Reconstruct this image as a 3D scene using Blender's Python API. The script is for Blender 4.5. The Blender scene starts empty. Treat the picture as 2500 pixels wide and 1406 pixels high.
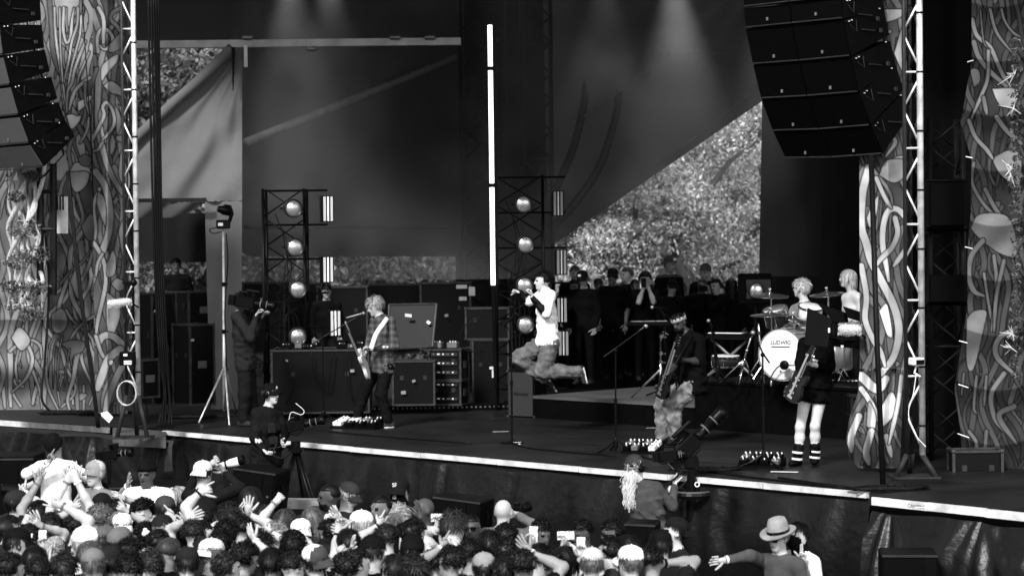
import bpy, math, random
import numpy as np
from mathutils import Vector, Matrix
R = math.radians
rng = random.Random(7)
nrg = np.random.default_rng(11)
scene = bpy.context.scene
COL = scene.collection

# ------------------------------------------------------------------ camera
FPX, CZ, HORIZON = 5400.0, 2.5, 600.0          # focal length in photo pixels, camera height above the stage deck
cd = bpy.data.cameras.new('camera'); cam = bpy.data.objects.new('camera', cd); COL.objects.link(cam)
cd.sensor_width = 36.0; cd.lens = 36.0 * FPX / 2500.0; cd.clip_start = 0.5; cd.clip_end = 600
PITCH, ROLL = math.atan((703 - HORIZON) / FPX), R(-0.6)
CM = Matrix.Rotation(math.pi / 2 - PITCH, 4, 'X') @ Matrix.Rotation(ROLL, 4, 'Z')
cam.matrix_world = Matrix.Translation((0, 0, CZ)) @ CM
cd.dof.use_dof = True; cd.dof.focus_distance = 25.5; cd.dof.aperture_fstop = 2.2
scene.camera = cam
# ------------------------------------------------------------------ sky, sun, exposure
w = bpy.data.worlds.new('World'); scene.world = w; w.use_nodes = True
SUN_EL, SUN_AZ = 38.0, -26.0                    # elevation; azimuth: 0 = straight from behind the camera, minus = from its left
nt = w.node_tree; bg = nt.nodes['Background']
sky = nt.nodes.new('ShaderNodeTexSky'); sky.sky_type = 'NISHITA'; sky.sun_disc = False
sky.sun_elevation = R(SUN_EL); sky.sun_rotation = R(180 + SUN_AZ); sky.dust_density = 4.0; sky.air_density = 1.5
bw = nt.nodes.new('ShaderNodeRGBToBW')          # a black-and-white photograph
nt.links.new(sky.outputs[0], bw.inputs[0]); nt.links.new(bw.outputs[0], bg.inputs[0]); bg.inputs[1].default_value = 0.10
sd = bpy.data.lights.new('sun', 'SUN'); sd.energy = 2.5; sd.angle = R(9); sun = bpy.data.objects.new('sun', sd); COL.objects.link(sun)
sv = Vector((math.sin(R(SUN_AZ)) * math.cos(R(SUN_EL)), -math.cos(R(SUN_AZ)) * math.cos(R(SUN_EL)), math.sin(R(SUN_EL))))
sun.rotation_euler = sv.to_track_quat('Z', 'Y').to_euler(); sun.location = (0, 0, 40)
vs = scene.view_settings; vs.view_transform = 'Standard'; vs.look = 'None'; vs.gamma = 1.0; vs.exposure = 0.95; vs.use_curve_mapping = False
scene.cycles.max_bounces = 6; scene.cycles.transparent_max_bounces = 6; scene.cycles.use_denoising = True
scene.cycles.volume_bounces = 0

# ------------------------------------------------------------------ measuring helpers (photo pixel -> world)
def ray(px, py):
    d = CM.to_3x3() @ Vector(((px - 1250) / FPX, -(py - 703) / FPX, -1.0))
    return d
def at(px, py, Y):
    d = ray(px, py); k = Y / d.y
    return Vector((d.x * k, Y, CZ + d.z * k))
def onz(px, py, z=0.0):
    d = ray(px, py); k = (z - CZ) / d.z
    return Vector((d.x * k, d.y * k, z))
EA = onz(400, 1052); EB = onz(2120, 1203)        # stage front edge
EV = Vector((EB - EA)); EL = EV.length; EV = EV.normalized(); NV = Vector((-EV.y, EV.x, 0))   # along the edge, and back into the stage
def ST(s, t, z=0.0): return EA + EV * s + NV * t + Vector((0, 0, z))
YAW = math.atan2(EV.y, EV.x)                     # rotation of stage-aligned things
GZ = -1.75                                       # ground

# ------------------------------------------------------------------ materials (all grey: the photograph is black and white)
MATS = {}
def tone(c): return min(.88, 1.15 * c ** 1.3)          # black-and-white film: deep blacks, full whites
def mat(name, c, rough=0.6, metal=0.0, var=0.25, scale=6.0, bump=0.0, bscale=40.0, spec=0.5, island=0.0, emit=0.0, sheen=0.0, stretch=None, streak=0.0, translucent=0.0):
    if name in MATS: return MATS[name]
    c = tone(c); streak = tone(streak) if streak else 0
    m = bpy.data.materials.new(name); m.use_nodes = True; n = m.node_tree; L = n.links
    b = n.nodes['Principled BSDF']; b.inputs['Roughness'].default_value = rough; b.inputs['Metallic'].default_value = metal
    b.inputs['Specular IOR Level'].default_value = (spec * (.5 if c > .03 else .28)) if metal < .5 else .5
    tc = n.nodes.new('ShaderNodeTexCoord'); mp = n.nodes.new('ShaderNodeMapping'); L.new(tc.outputs['Object'], mp.inputs[0])
    if stretch: mp.inputs['Scale'].default_value = stretch
    no = n.nodes.new('ShaderNodeTexNoise'); no.inputs['Scale'].default_value = scale; no.inputs['Detail'].default_value = 5; L.new(mp.outputs[0], no.inputs[0])
    rp = n.nodes.new('ShaderNodeMapRange'); rp.inputs[1].default_value = 0.3; rp.inputs[2].default_value = 0.7
    rp.inputs[3].default_value = c * (1 - var); rp.inputs[4].default_value = c * (1 + var); L.new(no.outputs[0], rp.inputs[0])
    out = rp.outputs[0]
    if island:
        g = n.nodes.new('ShaderNodeNewGeometry'); r2 = n.nodes.new('ShaderNodeMapRange')
        r2.inputs[3].default_value = 1 - island; r2.inputs[4].default_value = 1 + island; L.new(g.outputs['Random Per Island'], r2.inputs[0])
        mu = n.nodes.new('ShaderNodeMath'); mu.operation = 'MULTIPLY'; L.new(out, mu.inputs[0]); L.new(r2.outputs[0], mu.inputs[1]); out = mu.outputs[0]
    if streak:                                   # scuffs and wear: thin light scratches
        n2 = n.nodes.new('ShaderNodeTexNoise'); n2.inputs['Scale'].default_value = 3.0; n2.inputs['Detail'].default_value = 9; n2.inputs['Roughness'].default_value = 0.75
        m2 = n.nodes.new('ShaderNodeMapping'); m2.inputs['Scale'].default_value = (0.7, 6.0, 3.0); m2.inputs['Rotation'].default_value = (0, 0, 0.35)
        L.new(tc.outputs['Object'], m2.inputs[0]); L.new(m2.outputs[0], n2.inputs[0])
        r3 = n.nodes.new('ShaderNodeMapRange'); r3.inputs[1].default_value = 0.60; r3.inputs[2].default_value = 0.78; r3.inputs[4].default_value = streak; L.new(n2.outputs[0], r3.inputs[0])
        ad = n.nodes.new('ShaderNodeMath'); L.new(out, ad.inputs[0]); L.new(r3.outputs[0], ad.inputs[1]); out = ad.outputs[0]
    cr = n.nodes.new('ShaderNodeCombineColor')
    for i in range(3): L.new(out, cr.inputs[i])
    L.new(cr.outputs[0], b.inputs['Base Color'])
    if bump:
        nb = n.nodes.new('ShaderNodeTexNoise'); nb.inputs['Scale'].default_value = bscale; nb.inputs['Detail'].default_value = 4; L.new(mp.outputs[0], nb.inputs[0])
        bp = n.nodes.new('ShaderNodeBump'); bp.inputs['Strength'].default_value = bump; bp.inputs['Distance'].default_value = 0.02; L.new(nb.outputs[0], bp.inputs['Height']); L.new(bp.outputs[0], b.inputs['Normal'])
    if emit:
        b.inputs['Emission Color'].default_value = (1, 1, 1, 1); b.inputs['Emission Strength'].default_value = emit
    if sheen: b.inputs['Sheen Weight'].default_value = sheen
    if translucent:
        tr = n.nodes.new('ShaderNodeBsdfTranslucent'); L.new(cr.outputs[0], tr.inputs[0])
        mx = n.nodes.new('ShaderNodeMixShader'); mx.inputs[0].default_value = translucent
        L.new(b.outputs[0], mx.inputs[1]); L.new(tr.outputs[0], mx.inputs[2]); L.new(mx.outputs[0], n.nodes['Material Output'].inputs[0])
    MATS[name] = m
    return m
def print_mat(name, rough=0.55):
    m = bpy.data.materials.new(name); m.use_nodes = True; n = m.node_tree; b = n.nodes['Principled BSDF']; b.inputs['Roughness'].default_value = .8; b.inputs['Specular IOR Level'].default_value = .06
    a = n.nodes.new('ShaderNodeVertexColor'); a.layer_name = 'print'
    no = n.nodes.new('ShaderNodeTexNoise'); no.inputs['Scale'].default_value = 5; no.inputs['Detail'].default_value = 6
    tc = n.nodes.new('ShaderNodeTexCoord'); n.links.new(tc.outputs['Object'], no.inputs[0])
    rp = n.nodes.new('ShaderNodeMapRange'); rp.inputs[1].default_value = .3; rp.inputs[2].default_value = .7; rp.inputs[3].default_value = .78; rp.inputs[4].default_value = 1.12; n.links.new(no.outputs[0], rp.inputs[0])
    mx = n.nodes.new('ShaderNodeVectorMath'); mx.operation = 'SCALE'; n.links.new(a.outputs[0], mx.inputs[0]); n.links.new(rp.outputs[0], mx.inputs['Scale'])
    n.links.new(mx.outputs[0], b.inputs['Base Color']); MATS[name] = m
    return m
BLK = mat('black_paint', 0.008, 0.5, var=.3, scale=9, spec=.18); BLKM = mat('black_metal', 0.012, 0.35, 0.3, var=.4, scale=15)
RUB = mat('black_rubber', 0.010, 0.55, var=.3); PLAS = mat('black_plastic', 0.010, 0.32, var=.3, spec=.35)
ALU = mat('aluminium', 0.72, 0.38, 0.5, var=.35, scale=9, bump=.1); CHR = mat('chrome', 0.75, 0.12, 1.0, var=.1)
STEEL = mat('dull_steel', 0.22, 0.45, 0.7, var=.3); WHT = mat('white_paint', 0.78, 0.5, var=.12); GAFF = mat('white_tape', 0.7, 0.7, var=.15, scale=30)
GREY = mat('grey_plastic', 0.18, 0.5); GLASS = mat('lens_glass', 0.02, 0.05, var=.1, spec=1.0); DKGREY = mat('dark_grey', 0.05, 0.5)

# ------------------------------------------------------------------ mesh building
def mworld(o):
    m = Matrix.LocRotScale(o.location, o.rotation_euler, o.scale)
    return mworld(o.parent) @ m if o.parent is not None else m
class MB:
    def __init__(s): s.v = []; s.f = []; s.m = []; s.mi = 0
    def add(s, vs, fs, mi=None):
        o = len(s.v); s.v.extend(tuple(x) for x in vs); s.f.extend(tuple(i + o for i in f) for f in fs); s.m.extend([s.mi if mi is None else mi] * len(fs)); return s
    def box(s, c, d, rz=0.0, M=None, mi=None, bev=0.0):
        hx, hy, hz = d[0] / 2, d[1] / 2, d[2] / 2; T = Matrix.Translation(Vector(c)) @ (M if M is not None else Matrix.Rotation(rz, 4, 'Z'))
        if bev <= 0:
            vs = [(x, y, z) for z in (-hz, hz) for y in (-hy, hy) for x in (-hx, hx)]
            fs = [(0, 2, 3, 1), (4, 5, 7, 6), (0, 1, 5, 4), (2, 6, 7, 3), (0, 4, 6, 2), (1, 3, 7, 5)]
        else:
            b = bev; vs = []; fs = []
            P = [(hx - b, hy), (hx, hy - b), (hx, -hy + b), (hx - b, -hy), (-hx + b, -hy), (-hx, -hy + b), (-hx, hy - b), (-hx + b, hy)]
            Q = [(hx - b, hy - b), (hx - b, hy - b), (hx - b, -hy + b), (hx - b, -hy + b), (-hx + b, -hy + b), (-hx + b, -hy + b), (-hx + b, hy - b), (-hx + b, hy - b)]
            for z, pp in ((-hz, Q), (-hz + b, P), (hz - b, P), (hz, Q)): vs += [(x, y, z) for x, y in pp]
            for r in range(3):
                for i in range(8): fs.append((r * 8 + i, r * 8 + (i + 1) % 8, r * 8 + 8 + (i + 1) % 8, r * 8 + 8 + i)[::-1])
            fs.append((0, 2, 4, 6)); fs.append((30, 28, 26, 24))
        return s.add([T @ Vector(v) for v in vs], fs, mi)
    def tube(s, pts, r, n=8, mi=None, cap=True):
        pts = [Vector(p) for p in pts]; k = len(pts); rr = r if isinstance(r, (list, tuple)) else [r] * k
        vs = []; fs = []; u = None
        for i, p in enumerate(pts):
            t = (pts[min(i + 1, k - 1)] - pts[max(i - 1, 0)]); t = t.normalized() if t.length > 1e-9 else Vector((0, 0, 1))
            if u is None: u = t.orthogonal().normalized()
            else:
                u = u - t * u.dot(t); u = u.normalized() if u.length > 1e-6 else t.orthogonal().normalized()
            v = t.cross(u)
            for j in range(n):
                a = 2 * math.pi * j / n; vs.append(p + (u * math.cos(a) + v * math.sin(a)) * rr[i])
        for i in range(k - 1):
            for j in range(n): fs.append((i * n + j, i * n + (j + 1) % n, (i + 1) * n + (j + 1) % n, (i + 1) * n + j))
        if cap: fs.append(tuple(range(n))[::-1]); fs.append(tuple(range((k - 1) * n, k * n)))
        return s.add(vs, fs, mi)
    def lathe(s, c, axis, prof, n=20, mi=None, cap=True):            # prof: (along, radius)
        c = Vector(c); a = Vector(axis).normalized(); u = a.orthogonal().normalized(); v = a.cross(u); vs = []; fs = []
        for (h, r) in prof:
            for j in range(n):
                g = 2 * math.pi * j / n; vs.append(c + a * h + (u * math.cos(g) + v * math.sin(g)) * max(r, 1e-4))
        for i in range(len(prof) - 1):
            for j in range(n): fs.append((i * n + j, i * n + (j + 1) % n, (i + 1) * n + (j + 1) % n, (i + 1) * n + j))
        if cap: fs.append(tuple(range(n))[::-1]); fs.append(tuple(range((len(prof) - 1) * n, len(prof) * n)))
        return s.add(vs, fs, mi)
    def ball(s, c, r, n=12, m=8, mi=None, M=None):
        rr = r if isinstance(r, (list, tuple)) else (r, r, r); vs = []; fs = []
        for i in range(m + 1):
            th = math.pi * i / m
            for j in range(n):
                ph = 2 * math.pi * j / n; q = Vector((rr[0] * math.sin(th) * math.cos(ph), rr[1] * math.sin(th) * math.sin(ph), rr[2] * math.cos(th)))
                vs.append(Vector(c) + ((M.to_3x3() @ q) if M is not None else q))
        for i in range(m):
            for j in range(n): fs.append((i * n + j, (i + 1) * n + j, (i + 1) * n + (j + 1) % n, i * n + (j + 1) % n))
        return s.add(vs, fs, mi)
    def prism(s, outline, dvec, mi=None):                  # closed outline (3-D points) extruded by dvec
        o = [Vector(p) for p in outline]; n = len(o); d = Vector(dvec)
        return s.add(o + [p + d for p in o], [tuple(range(n))[::-1], tuple(range(n, 2 * n))] + [(i, (i + 1) % n, n + (i + 1) % n, n + i) for i in range(n)], mi)
    def build(s, name, mats, parent=None, smooth=False, loc=None):
        me = bpy.data.meshes.new(name)
        off = Vector(loc) if loc is not None else Vector((0, 0, 0))
        if parent is not None and parent.get('_world'):
            Mi = mworld(parent).inverted()
            vs = [Mi @ Vector(v) for v in s.v]
        else: vs = [Vector(v) - off for v in s.v]
        me.from_pydata([tuple(v) for v in vs], [], s.f)
        for m in (mats if isinstance(mats, (list, tuple)) else [mats]): me.materials.append(m)
        if max(s.m, default=0) > 0: me.polygons.foreach_set('material_index', s.m)
        if smooth: me.polygons.foreach_set('use_smooth', [True] * len(me.polygons))
        me.update()
        ob = bpy.data.objects.new(name, me); COL.objects.link(ob)
        if parent is not None: ob.parent = parent
        if loc is not None: ob.location = off
        return ob
def tag(o, label=None, cat=None, group=None, kind=None):
    if label: o['label'] = label
    if cat: o['category'] = cat
    if group: o['group'] = group
    if kind: o['kind'] = kind
    return o
def thing(name, label, cat, loc=(0, 0, 0), rz=0.0, group=None, world=True):
    o = bpy.data.objects.new(name, None); o.empty_display_size = .1; COL.objects.link(o); o.location = loc; o.rotation_euler = (0, 0, rz)
    if world: o['_world'] = 1                               # parts are given in world coordinates and moved into the thing's frame
    return tag(o, label, cat, group)
def part(name, mats, parent, fn, smooth=False):
    b = MB(); fn(b)
    ob = b.build(name, mats, parent, smooth)
    if parent.get('_world'): ob['_world'] = 1
    return ob
def mesh_np(name, V, F, mats, mi=None, parent=None, smooth=True, origin=None):
    me = bpy.data.meshes.new(name); V = np.asarray(V, np.float64)
    if origin is not None: V = V - np.asarray(origin)
    F = np.asarray(F, np.int32); k = F.shape[1]; me.vertices.add(len(V)); me.vertices.foreach_set('co', V.astype(np.float32).ravel())
    me.loops.add(F.size); me.loops.foreach_set('vertex_index', F.ravel()); me.polygons.add(len(F)); me.polygons.foreach_set('loop_start', np.arange(0, F.size, k, dtype=np.int32))
    for m in (mats if isinstance(mats, (list, tuple)) else [mats]): me.materials.append(m)
    if mi is not None: me.polygons.foreach_set('material_index', np.asarray(mi, np.int32))
    me.polygons.foreach_set('use_smooth', np.full(len(F), smooth, bool)); me.update(calc_edges=True); me.validate()
    ob = bpy.data.objects.new(name, me); COL.objects.link(ob)
    if parent is not None: ob.parent = parent
    return ob
def struct(ob): ob['kind'] = 'structure'; return ob
def copy_tree(o, parent=None):
    c = o.copy(); COL.objects.link(c); c.parent = parent
    for ch in list(o.children): copy_tree(ch, c)
    return c
def catenary(a, b, sag, n=12):
    a = Vector(a); b = Vector(b); return [a.lerp(b, i / n) + Vector((0, 0, -sag * 4 * (i / n) * (1 - i / n))) for i in range(n + 1)]
def text_mesh(body, size, M, name, m, parent, shear=0.0, extrude=0.002):
    cu = bpy.data.curves.new('t', 'FONT'); cu.body = body; cu.size = size; cu.align_x = 'CENTER'; cu.align_y = 'CENTER'; cu.extrude = extrude; cu.shear = shear
    to = bpy.data.objects.new('t', cu); COL.objects.link(to); bpy.context.view_layer.update()
    me = bpy.data.meshes.new_from_object(to.evaluated_get(bpy.context.evaluated_depsgraph_get())); bpy.data.objects.remove(to); bpy.data.curves.remove(cu)
    b = MB(); b.v = [tuple(M @ v.co) for v in me.vertices]; b.f = [tuple(p.vertices) for p in me.polygons]; b.m = [0] * len(b.f); bpy.data.meshes.remove(me)
    ob = b.build(name, m, parent)
    return ob
def facing(pos, xdir, up=Vector((0, 0, 1))):               # matrix whose local X runs along xdir, local Y up, local Z out of the sheet
    x = Vector(xdir).normalized(); y = (up - x * up.dot(x)).normalized(); z = x.cross(y)
    return Matrix(((x.x, y.x, z.x, pos[0]), (x.y, y.y, z.y, pos[1]), (x.z, y.z, z.z, pos[2]), (0, 0, 0, 1)))
# ------------------------------------------------------------------ people: smooth-blended bodies meshed with surface nets
def A(*x): return np.array(x, np.float64)
def nrm(v): return v / max(np.linalg.norm(v), 1e-9)
class Body:
    def __init__(s): s.p = []; s.lab = []
    def li(s, l):
        if l not in s.lab: s.lab.append(l)
        return s.lab.index(l)
    def cap(s, a, b, ra, rb, lab, k=.03, wr=0.0, flat=None, u=None):
        s.p.append(('c', np.array(a, float), np.array(b, float), ra, rb, flat, None if u is None else np.array(u, float), s.li(lab), k, wr)); return s
    def ell(s, c, ax, rad, lab, k=.02, wr=0.0, sub=False):
        s.p.append(('s' if sub else 'e', np.array(c, float), ax, rad, None, None, None, s.li(lab) if not sub else 0, k, wr)); return s
WK = np.random.default_rng(4).normal(size=(7, 3)) * np.array([[18], [24], [30], [38], [46], [52], [60]]); WP = np.random.default_rng(5).uniform(0, 6.28, 7)
def wrinkle(x, y, z, a, sd=0.0):
    q = 1.9 * np.sin(9 * z + 7 * x + sd) + 1.7 * np.sin(13 * y - 6 * x + 2 * sd); o = 0
    for i in range(7): o = o + np.sin(WK[i, 0] * x + WK[i, 1] * y + WK[i, 2] * z * .8 + WP[i] + q * (1 + .2 * i) + sd * i)
    return a * .42 * o
def axis_pts(lo, hi, fine, hf, hc, coarse=None):
    xs = [lo]
    while xs[-1] < hi:
        x = xs[-1]; h = hc
        if fine[0] <= x < fine[1]: h = hf
        if coarse and x < coarse[0]: h = coarse[1]
        xs.append(x + h)
    return np.array(xs)
def surface_net(F, Lb, ax):
    nx, ny, nz = F.shape; S = F < 0
    c8 = [(i, j, k) for i in (0, 1) for j in (0, 1) for k in (0, 1)]
    cnt = sum(S[i:nx - 1 + i, j:ny - 1 + j, k:nz - 1 + k].astype(np.int8) for i, j, k in c8)
    I = np.argwhere((cnt > 0) & (cnt < 8))
    vid = np.full((nx - 1, ny - 1, nz - 1), -1, np.int32); vid[I[:, 0], I[:, 1], I[:, 2]] = np.arange(len(I))
    fv = {c: F[I[:, 0] + c[0], I[:, 1] + c[1], I[:, 2] + c[2]] for c in c8}
    acc = np.zeros((len(I), 3)); n = np.zeros(len(I))
    for c in c8:
        for d in range(3):
            if c[d]: continue
            e = list(c); e[d] = 1; e = tuple(e); a = fv[c]; b = fv[e]; m = (a < 0) != (b < 0); t = np.where(m, a / np.where(m, a - b, 1), 0)
            q = np.tile(np.array(c, float), (len(I), 1)); q[:, d] = t; acc[m] += q[m]; n[m] += 1
    q = acc / n[:, None]; V = np.empty_like(q)
    for d in range(3):
        x = ax[d]; i = I[:, d]; V[:, d] = x[i] + q[:, d] * (x[i + 1] - x[i])
    r = np.rint(q).astype(int); lab = Lb[I[:, 0] + r[:, 0], I[:, 1] + r[:, 1], I[:, 2] + r[:, 2]]
    Q = []
    for d in range(3):
        sl0 = [slice(1, -1)] * 3; sl0[d] = slice(0, -1); sl1 = list(sl0); sl1[d] = slice(1, None)
        s0 = S[tuple(sl0)]; s1 = S[tuple(sl1)]
        for flip, m in ((0, s0 & ~s1), (1, ~s0 & s1)):
            P = np.argwhere(m)
            if not len(P): continue
            off = np.ones(3, int); off[d] = 0; P = P + off; o1 = (d + 1) % 3; o2 = (d + 2) % 3
            def g(a, b):
                K = P.copy(); K[:, o1] -= a; K[:, o2] -= b; return vid[K[:, 0], K[:, 1], K[:, 2]]
            qd = np.stack([g(1, 1), g(0, 1), g(0, 0), g(1, 0)], 1); Q.append(qd[:, ::-1] if flip else qd)
    Q = np.concatenate(Q); Q = Q[(Q >= 0).all(1)]
    return V, Q, lab
def pdist(p, X, Y, Z):
    kind, a, b, ra, rb, flat, u, li, k, wr = p; x = X - a[0]; y = Y - a[1]; z = Z - a[2]
    if kind == 'c':
        ab = b - a; L2 = max(ab @ ab, 1e-9); t = np.clip((x * ab[0] + y * ab[1] + z * ab[2]) / L2, 0, 1)
        rx = x - t * ab[0]; ry = y - t * ab[1]; rz = z - t * ab[2]; rad = ra + (rb - ra) * t
        if flat is None: d = np.sqrt(rx * rx + ry * ry + rz * rz) - rad
        else:                                       # rad = depth (front to back), |flat| = width / depth along u; negative: blunt ends
            e = .28 if flat < 0 else 1.0; fl = abs(flat); wv = nrm(ab); uu = nrm(u - wv * (u @ wv)); vv = np.cross(wv, uu)
            ru = rx * uu[0] + ry * uu[1] + rz * uu[2]; rv = rx * vv[0] + ry * vv[1] + rz * vv[2]; rw = rx * wv[0] + ry * wv[1] + rz * wv[2]
            d = (np.sqrt((ru / (rad * fl)) ** 2 + (rv / rad) ** 2 + (rw / (rad * e)) ** 2) - 1) * rad * (1 if e == 1 else .6)
    else:
        q = 0
        for e, rr in zip(b, ra): q = q + ((x * e[0] + y * e[1] + z * e[2]) / rr) ** 2
        d = (np.sqrt(q) - 1) * min(ra)
    return d + wrinkle(X, Y, Z, wr, li * 3.1) if wr else d
def mesh_body(B, head=None, hf=.011, hc=.016, zc=None):
    P = B.p; lo = np.full(3, 1e9); hi = np.full(3, -1e9)
    for p in P:
        if p[0] == 's': continue
        r = max(p[3], p[4]) * max(1, abs(p[5] or 1)) if p[0] == 'c' else max(p[3])
        for q in ((p[1], p[2]) if p[0] == 'c' else (p[1],)): lo = np.minimum(lo, q - r); hi = np.maximum(hi, q + r)
    lo -= .06; hi += .06; hd = head if head is not None else (lo - 9)
    ax = [axis_pts(lo[d], hi[d], (hd[d] - .13, hd[d] + .13), hf, hc, zc if d == 2 else None) for d in range(3)]
    sh = tuple(len(a) for a in ax); F = np.full(sh, .3); Lb = np.zeros(sh, np.int16); Bd = np.full(sh, .3)
    for p in P:
        kind, a, b, ra, rb, flat, u, li, k, wr = p
        if kind == 'c': r = max(ra, rb) * max(1, abs(flat or 1)); l = np.minimum(a, b) - r - .07; h = np.maximum(a, b) + r + .07
        else: r = max(ra); l = a - r - .07; h = a + r + .07
        sl = tuple(slice(max(0, np.searchsorted(ax[d], l[d]) - 1), np.searchsorted(ax[d], h[d]) + 1) for d in range(3))
        X = ax[0][sl[0]][:, None, None]; Y = ax[1][sl[1]][None, :, None]; Z = ax[2][sl[2]][None, None, :]
        d = pdist(p, X, Y, Z)
        if kind == 's': F[sl] = np.maximum(F[sl], -d); continue
        f = F[sl]; hh = np.maximum(k - np.abs(f - d), 0) / k; m = d < Bd[sl]
        F[sl] = np.minimum(f, d) - hh * hh * k / 4
        Lb[sl] = np.where(m, li, Lb[sl]); Bd[sl] = np.minimum(Bd[sl], d)
    V, Q, lab = surface_net(F, Lb, ax)
    C = V[Q].mean(1); best = np.full(len(C), 9.0); lab = np.zeros(len(C), np.int32)      # exact label for each face
    for p in P:
        if p[0] == 's': continue
        d = pdist(p, C[:, 0], C[:, 1], C[:, 2]); m = d < best; lab[m] = p[7]; best[m] = d[m]
    return V, Q, lab
def ik(a, c, l1, l2, pole):
    d = c - a; L = np.linalg.norm(d); mx = (l1 + l2) * .995
    if L > mx: c = a + d / L * mx; d = c - a; L = mx
    L = max(L, abs(l1 - l2) + .02); x = (l1 * l1 - l2 * l2 + L * L) / (2 * L); h = math.sqrt(max(l1 * l1 - x * x, 0)); u = d / np.linalg.norm(d)
    p = pole - u * (pole @ u); return a + u * x + nrm(p) * h, c
def frame(yaw, pitch=0.0, roll=0.0):
    # yaw 0 looks at the camera (-Y), -90 looks to the picture's left, 180 away; pitch > 0 looks up; roll > 0 tilts the head to the picture's right (seen from the front)
    f = A(math.sin(R(yaw)), -math.cos(R(yaw)), 0); s = A(math.cos(R(yaw)), math.sin(R(yaw)), 0); u = A(0, 0, 1.)
    cp, sp = math.cos(R(pitch)), math.sin(R(pitch)); f, u = f * cp + u * sp, u * cp - f * sp
    cr, sr = math.cos(R(roll)), math.sin(R(roll)); s, u = s * cr - u * sr, u * cr + s * sr
    return s, f, u                                # s = the person's left
FING = {'open': (.10, .06, .06, .12, .2), 'fist': (1.5, 1.5, 1.5, 1.5, 1.0), 'point': (.05, 1.5, 1.5, 1.5, 1.0), 'horns': (.05, 1.5, 1.5, .08, 1.0), 'two': (.05, .08, 1.5, 1.5, 1.0), 'grip': (.75, .8, .85, .9, .6), 'relax': (.35, .4, .45, .5, .4), 'thumb': (1.5, 1.5, 1.5, 1.5, 0.0), 'pinky': (1.5, 1.5, 1.5, .05, .1)}
def hand_tubes(b, w, d, pn, side, pose, k, mi):
    # w wrist, d along the hand, pn palm normal, side = direction in which the thumb lies
    cur = FING[pose]; sp = .34 if pose == 'open' else .1
    for i in range(4):
        off = (1.5 - i) * .0195 * k; ln = (.072, .08, .075, .059)[i] * k; base = w + d * (.086 * k - abs(i - 1.2) * .004) + side * off
        dd = nrm(d + side * (1.5 - i) * sp * .5); pts = [base - d * .02]; p = base.copy(); ang = 0; cu = cur[i]
        pts.append(p.copy())
        for q, fr in enumerate((.46, .31, .23)):
            ang += cu * (.95, 1.05, .7)[q]; v = dd * math.cos(ang) + pn * math.sin(ang); p = p + v * ln * fr; pts.append(p.copy())
        b.tube(pts, [.0095 * k, .0098 * k, .0088 * k, .008 * k, .0055 * k], 6, mi)
    cu = cur[4]; base = w + d * .022 * k + side * .026 * k; p = base; pts = [base - side * .012]; ang = 0
    for q, fr in enumerate((.045, .033, .026)):
        ang += (.25 + cu * .5) * (1, .7, .6)[q]; o = nrm(side * math.cos(1.05 - .1) * (1 if cu < .7 else .5) + d * .8 + pn * (.2 + cu * .35)); v = nrm(o * math.cos(ang * .5) + (pn * .5 - side * .5 * cu) * math.sin(ang * .5)); p = p + v * fr * k; pts.append(p.copy())
    b.tube(pts, [.013 * k, .0125 * k, .0105 * k, .007 * k], 6, mi)
def joints(base, H, yaw, lean=0.0, sway=0.0):
    k = H / 1.75; s, f, u = frame(yaw); b = np.array(base, float)
    P = lambda x, y, z: b + s * (x * k) + f * (y * k + lean * max(0, z - .9)) + u * (z * k) + s * sway * max(0, z - .9)
    return dict(pelvis=P(0, 0, .95), chest=P(0, -.01, 1.26), neck=P(0, -.015, 1.475), head=P(0, .025, 1.635),
                shL=P(.178, -.01, 1.415), shR=P(-.178, -.01, 1.415), elL=P(.235, -.03, 1.13), elR=P(-.235, -.03, 1.13), wrL=P(.22, .07, .90), wrR=P(-.22, .07, .90),
                hipL=P(.092, 0, .92), hipR=P(-.092, 0, .92), knL=P(.11, .02, .50), knR=P(-.11, .02, .50), anL=P(.115, -.02, .085), anR=P(-.115, -.02, .085), tL=f.copy(), tR=f.copy(), yaw=yaw, k=k)
SK = {}
def skin(v):
    if v not in SK: SK[v] = mat('skin_%d' % round(v * 100), v, .48, var=.13, scale=14, bump=.05, bscale=90)
    return SK[v]
def cloth(v, wr=.25, rough=.85, scale=10):
    return mat('cloth_%d_%d' % (round(v * 1000), round(rough * 100)), v, rough, var=.22, scale=scale, bump=wr, bscale=22, spec=.25)
def hairm(v): return mat('hair_%d' % round(v * 1000), v, .42, var=.35, scale=25, island=.5, spec=.6)
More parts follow.
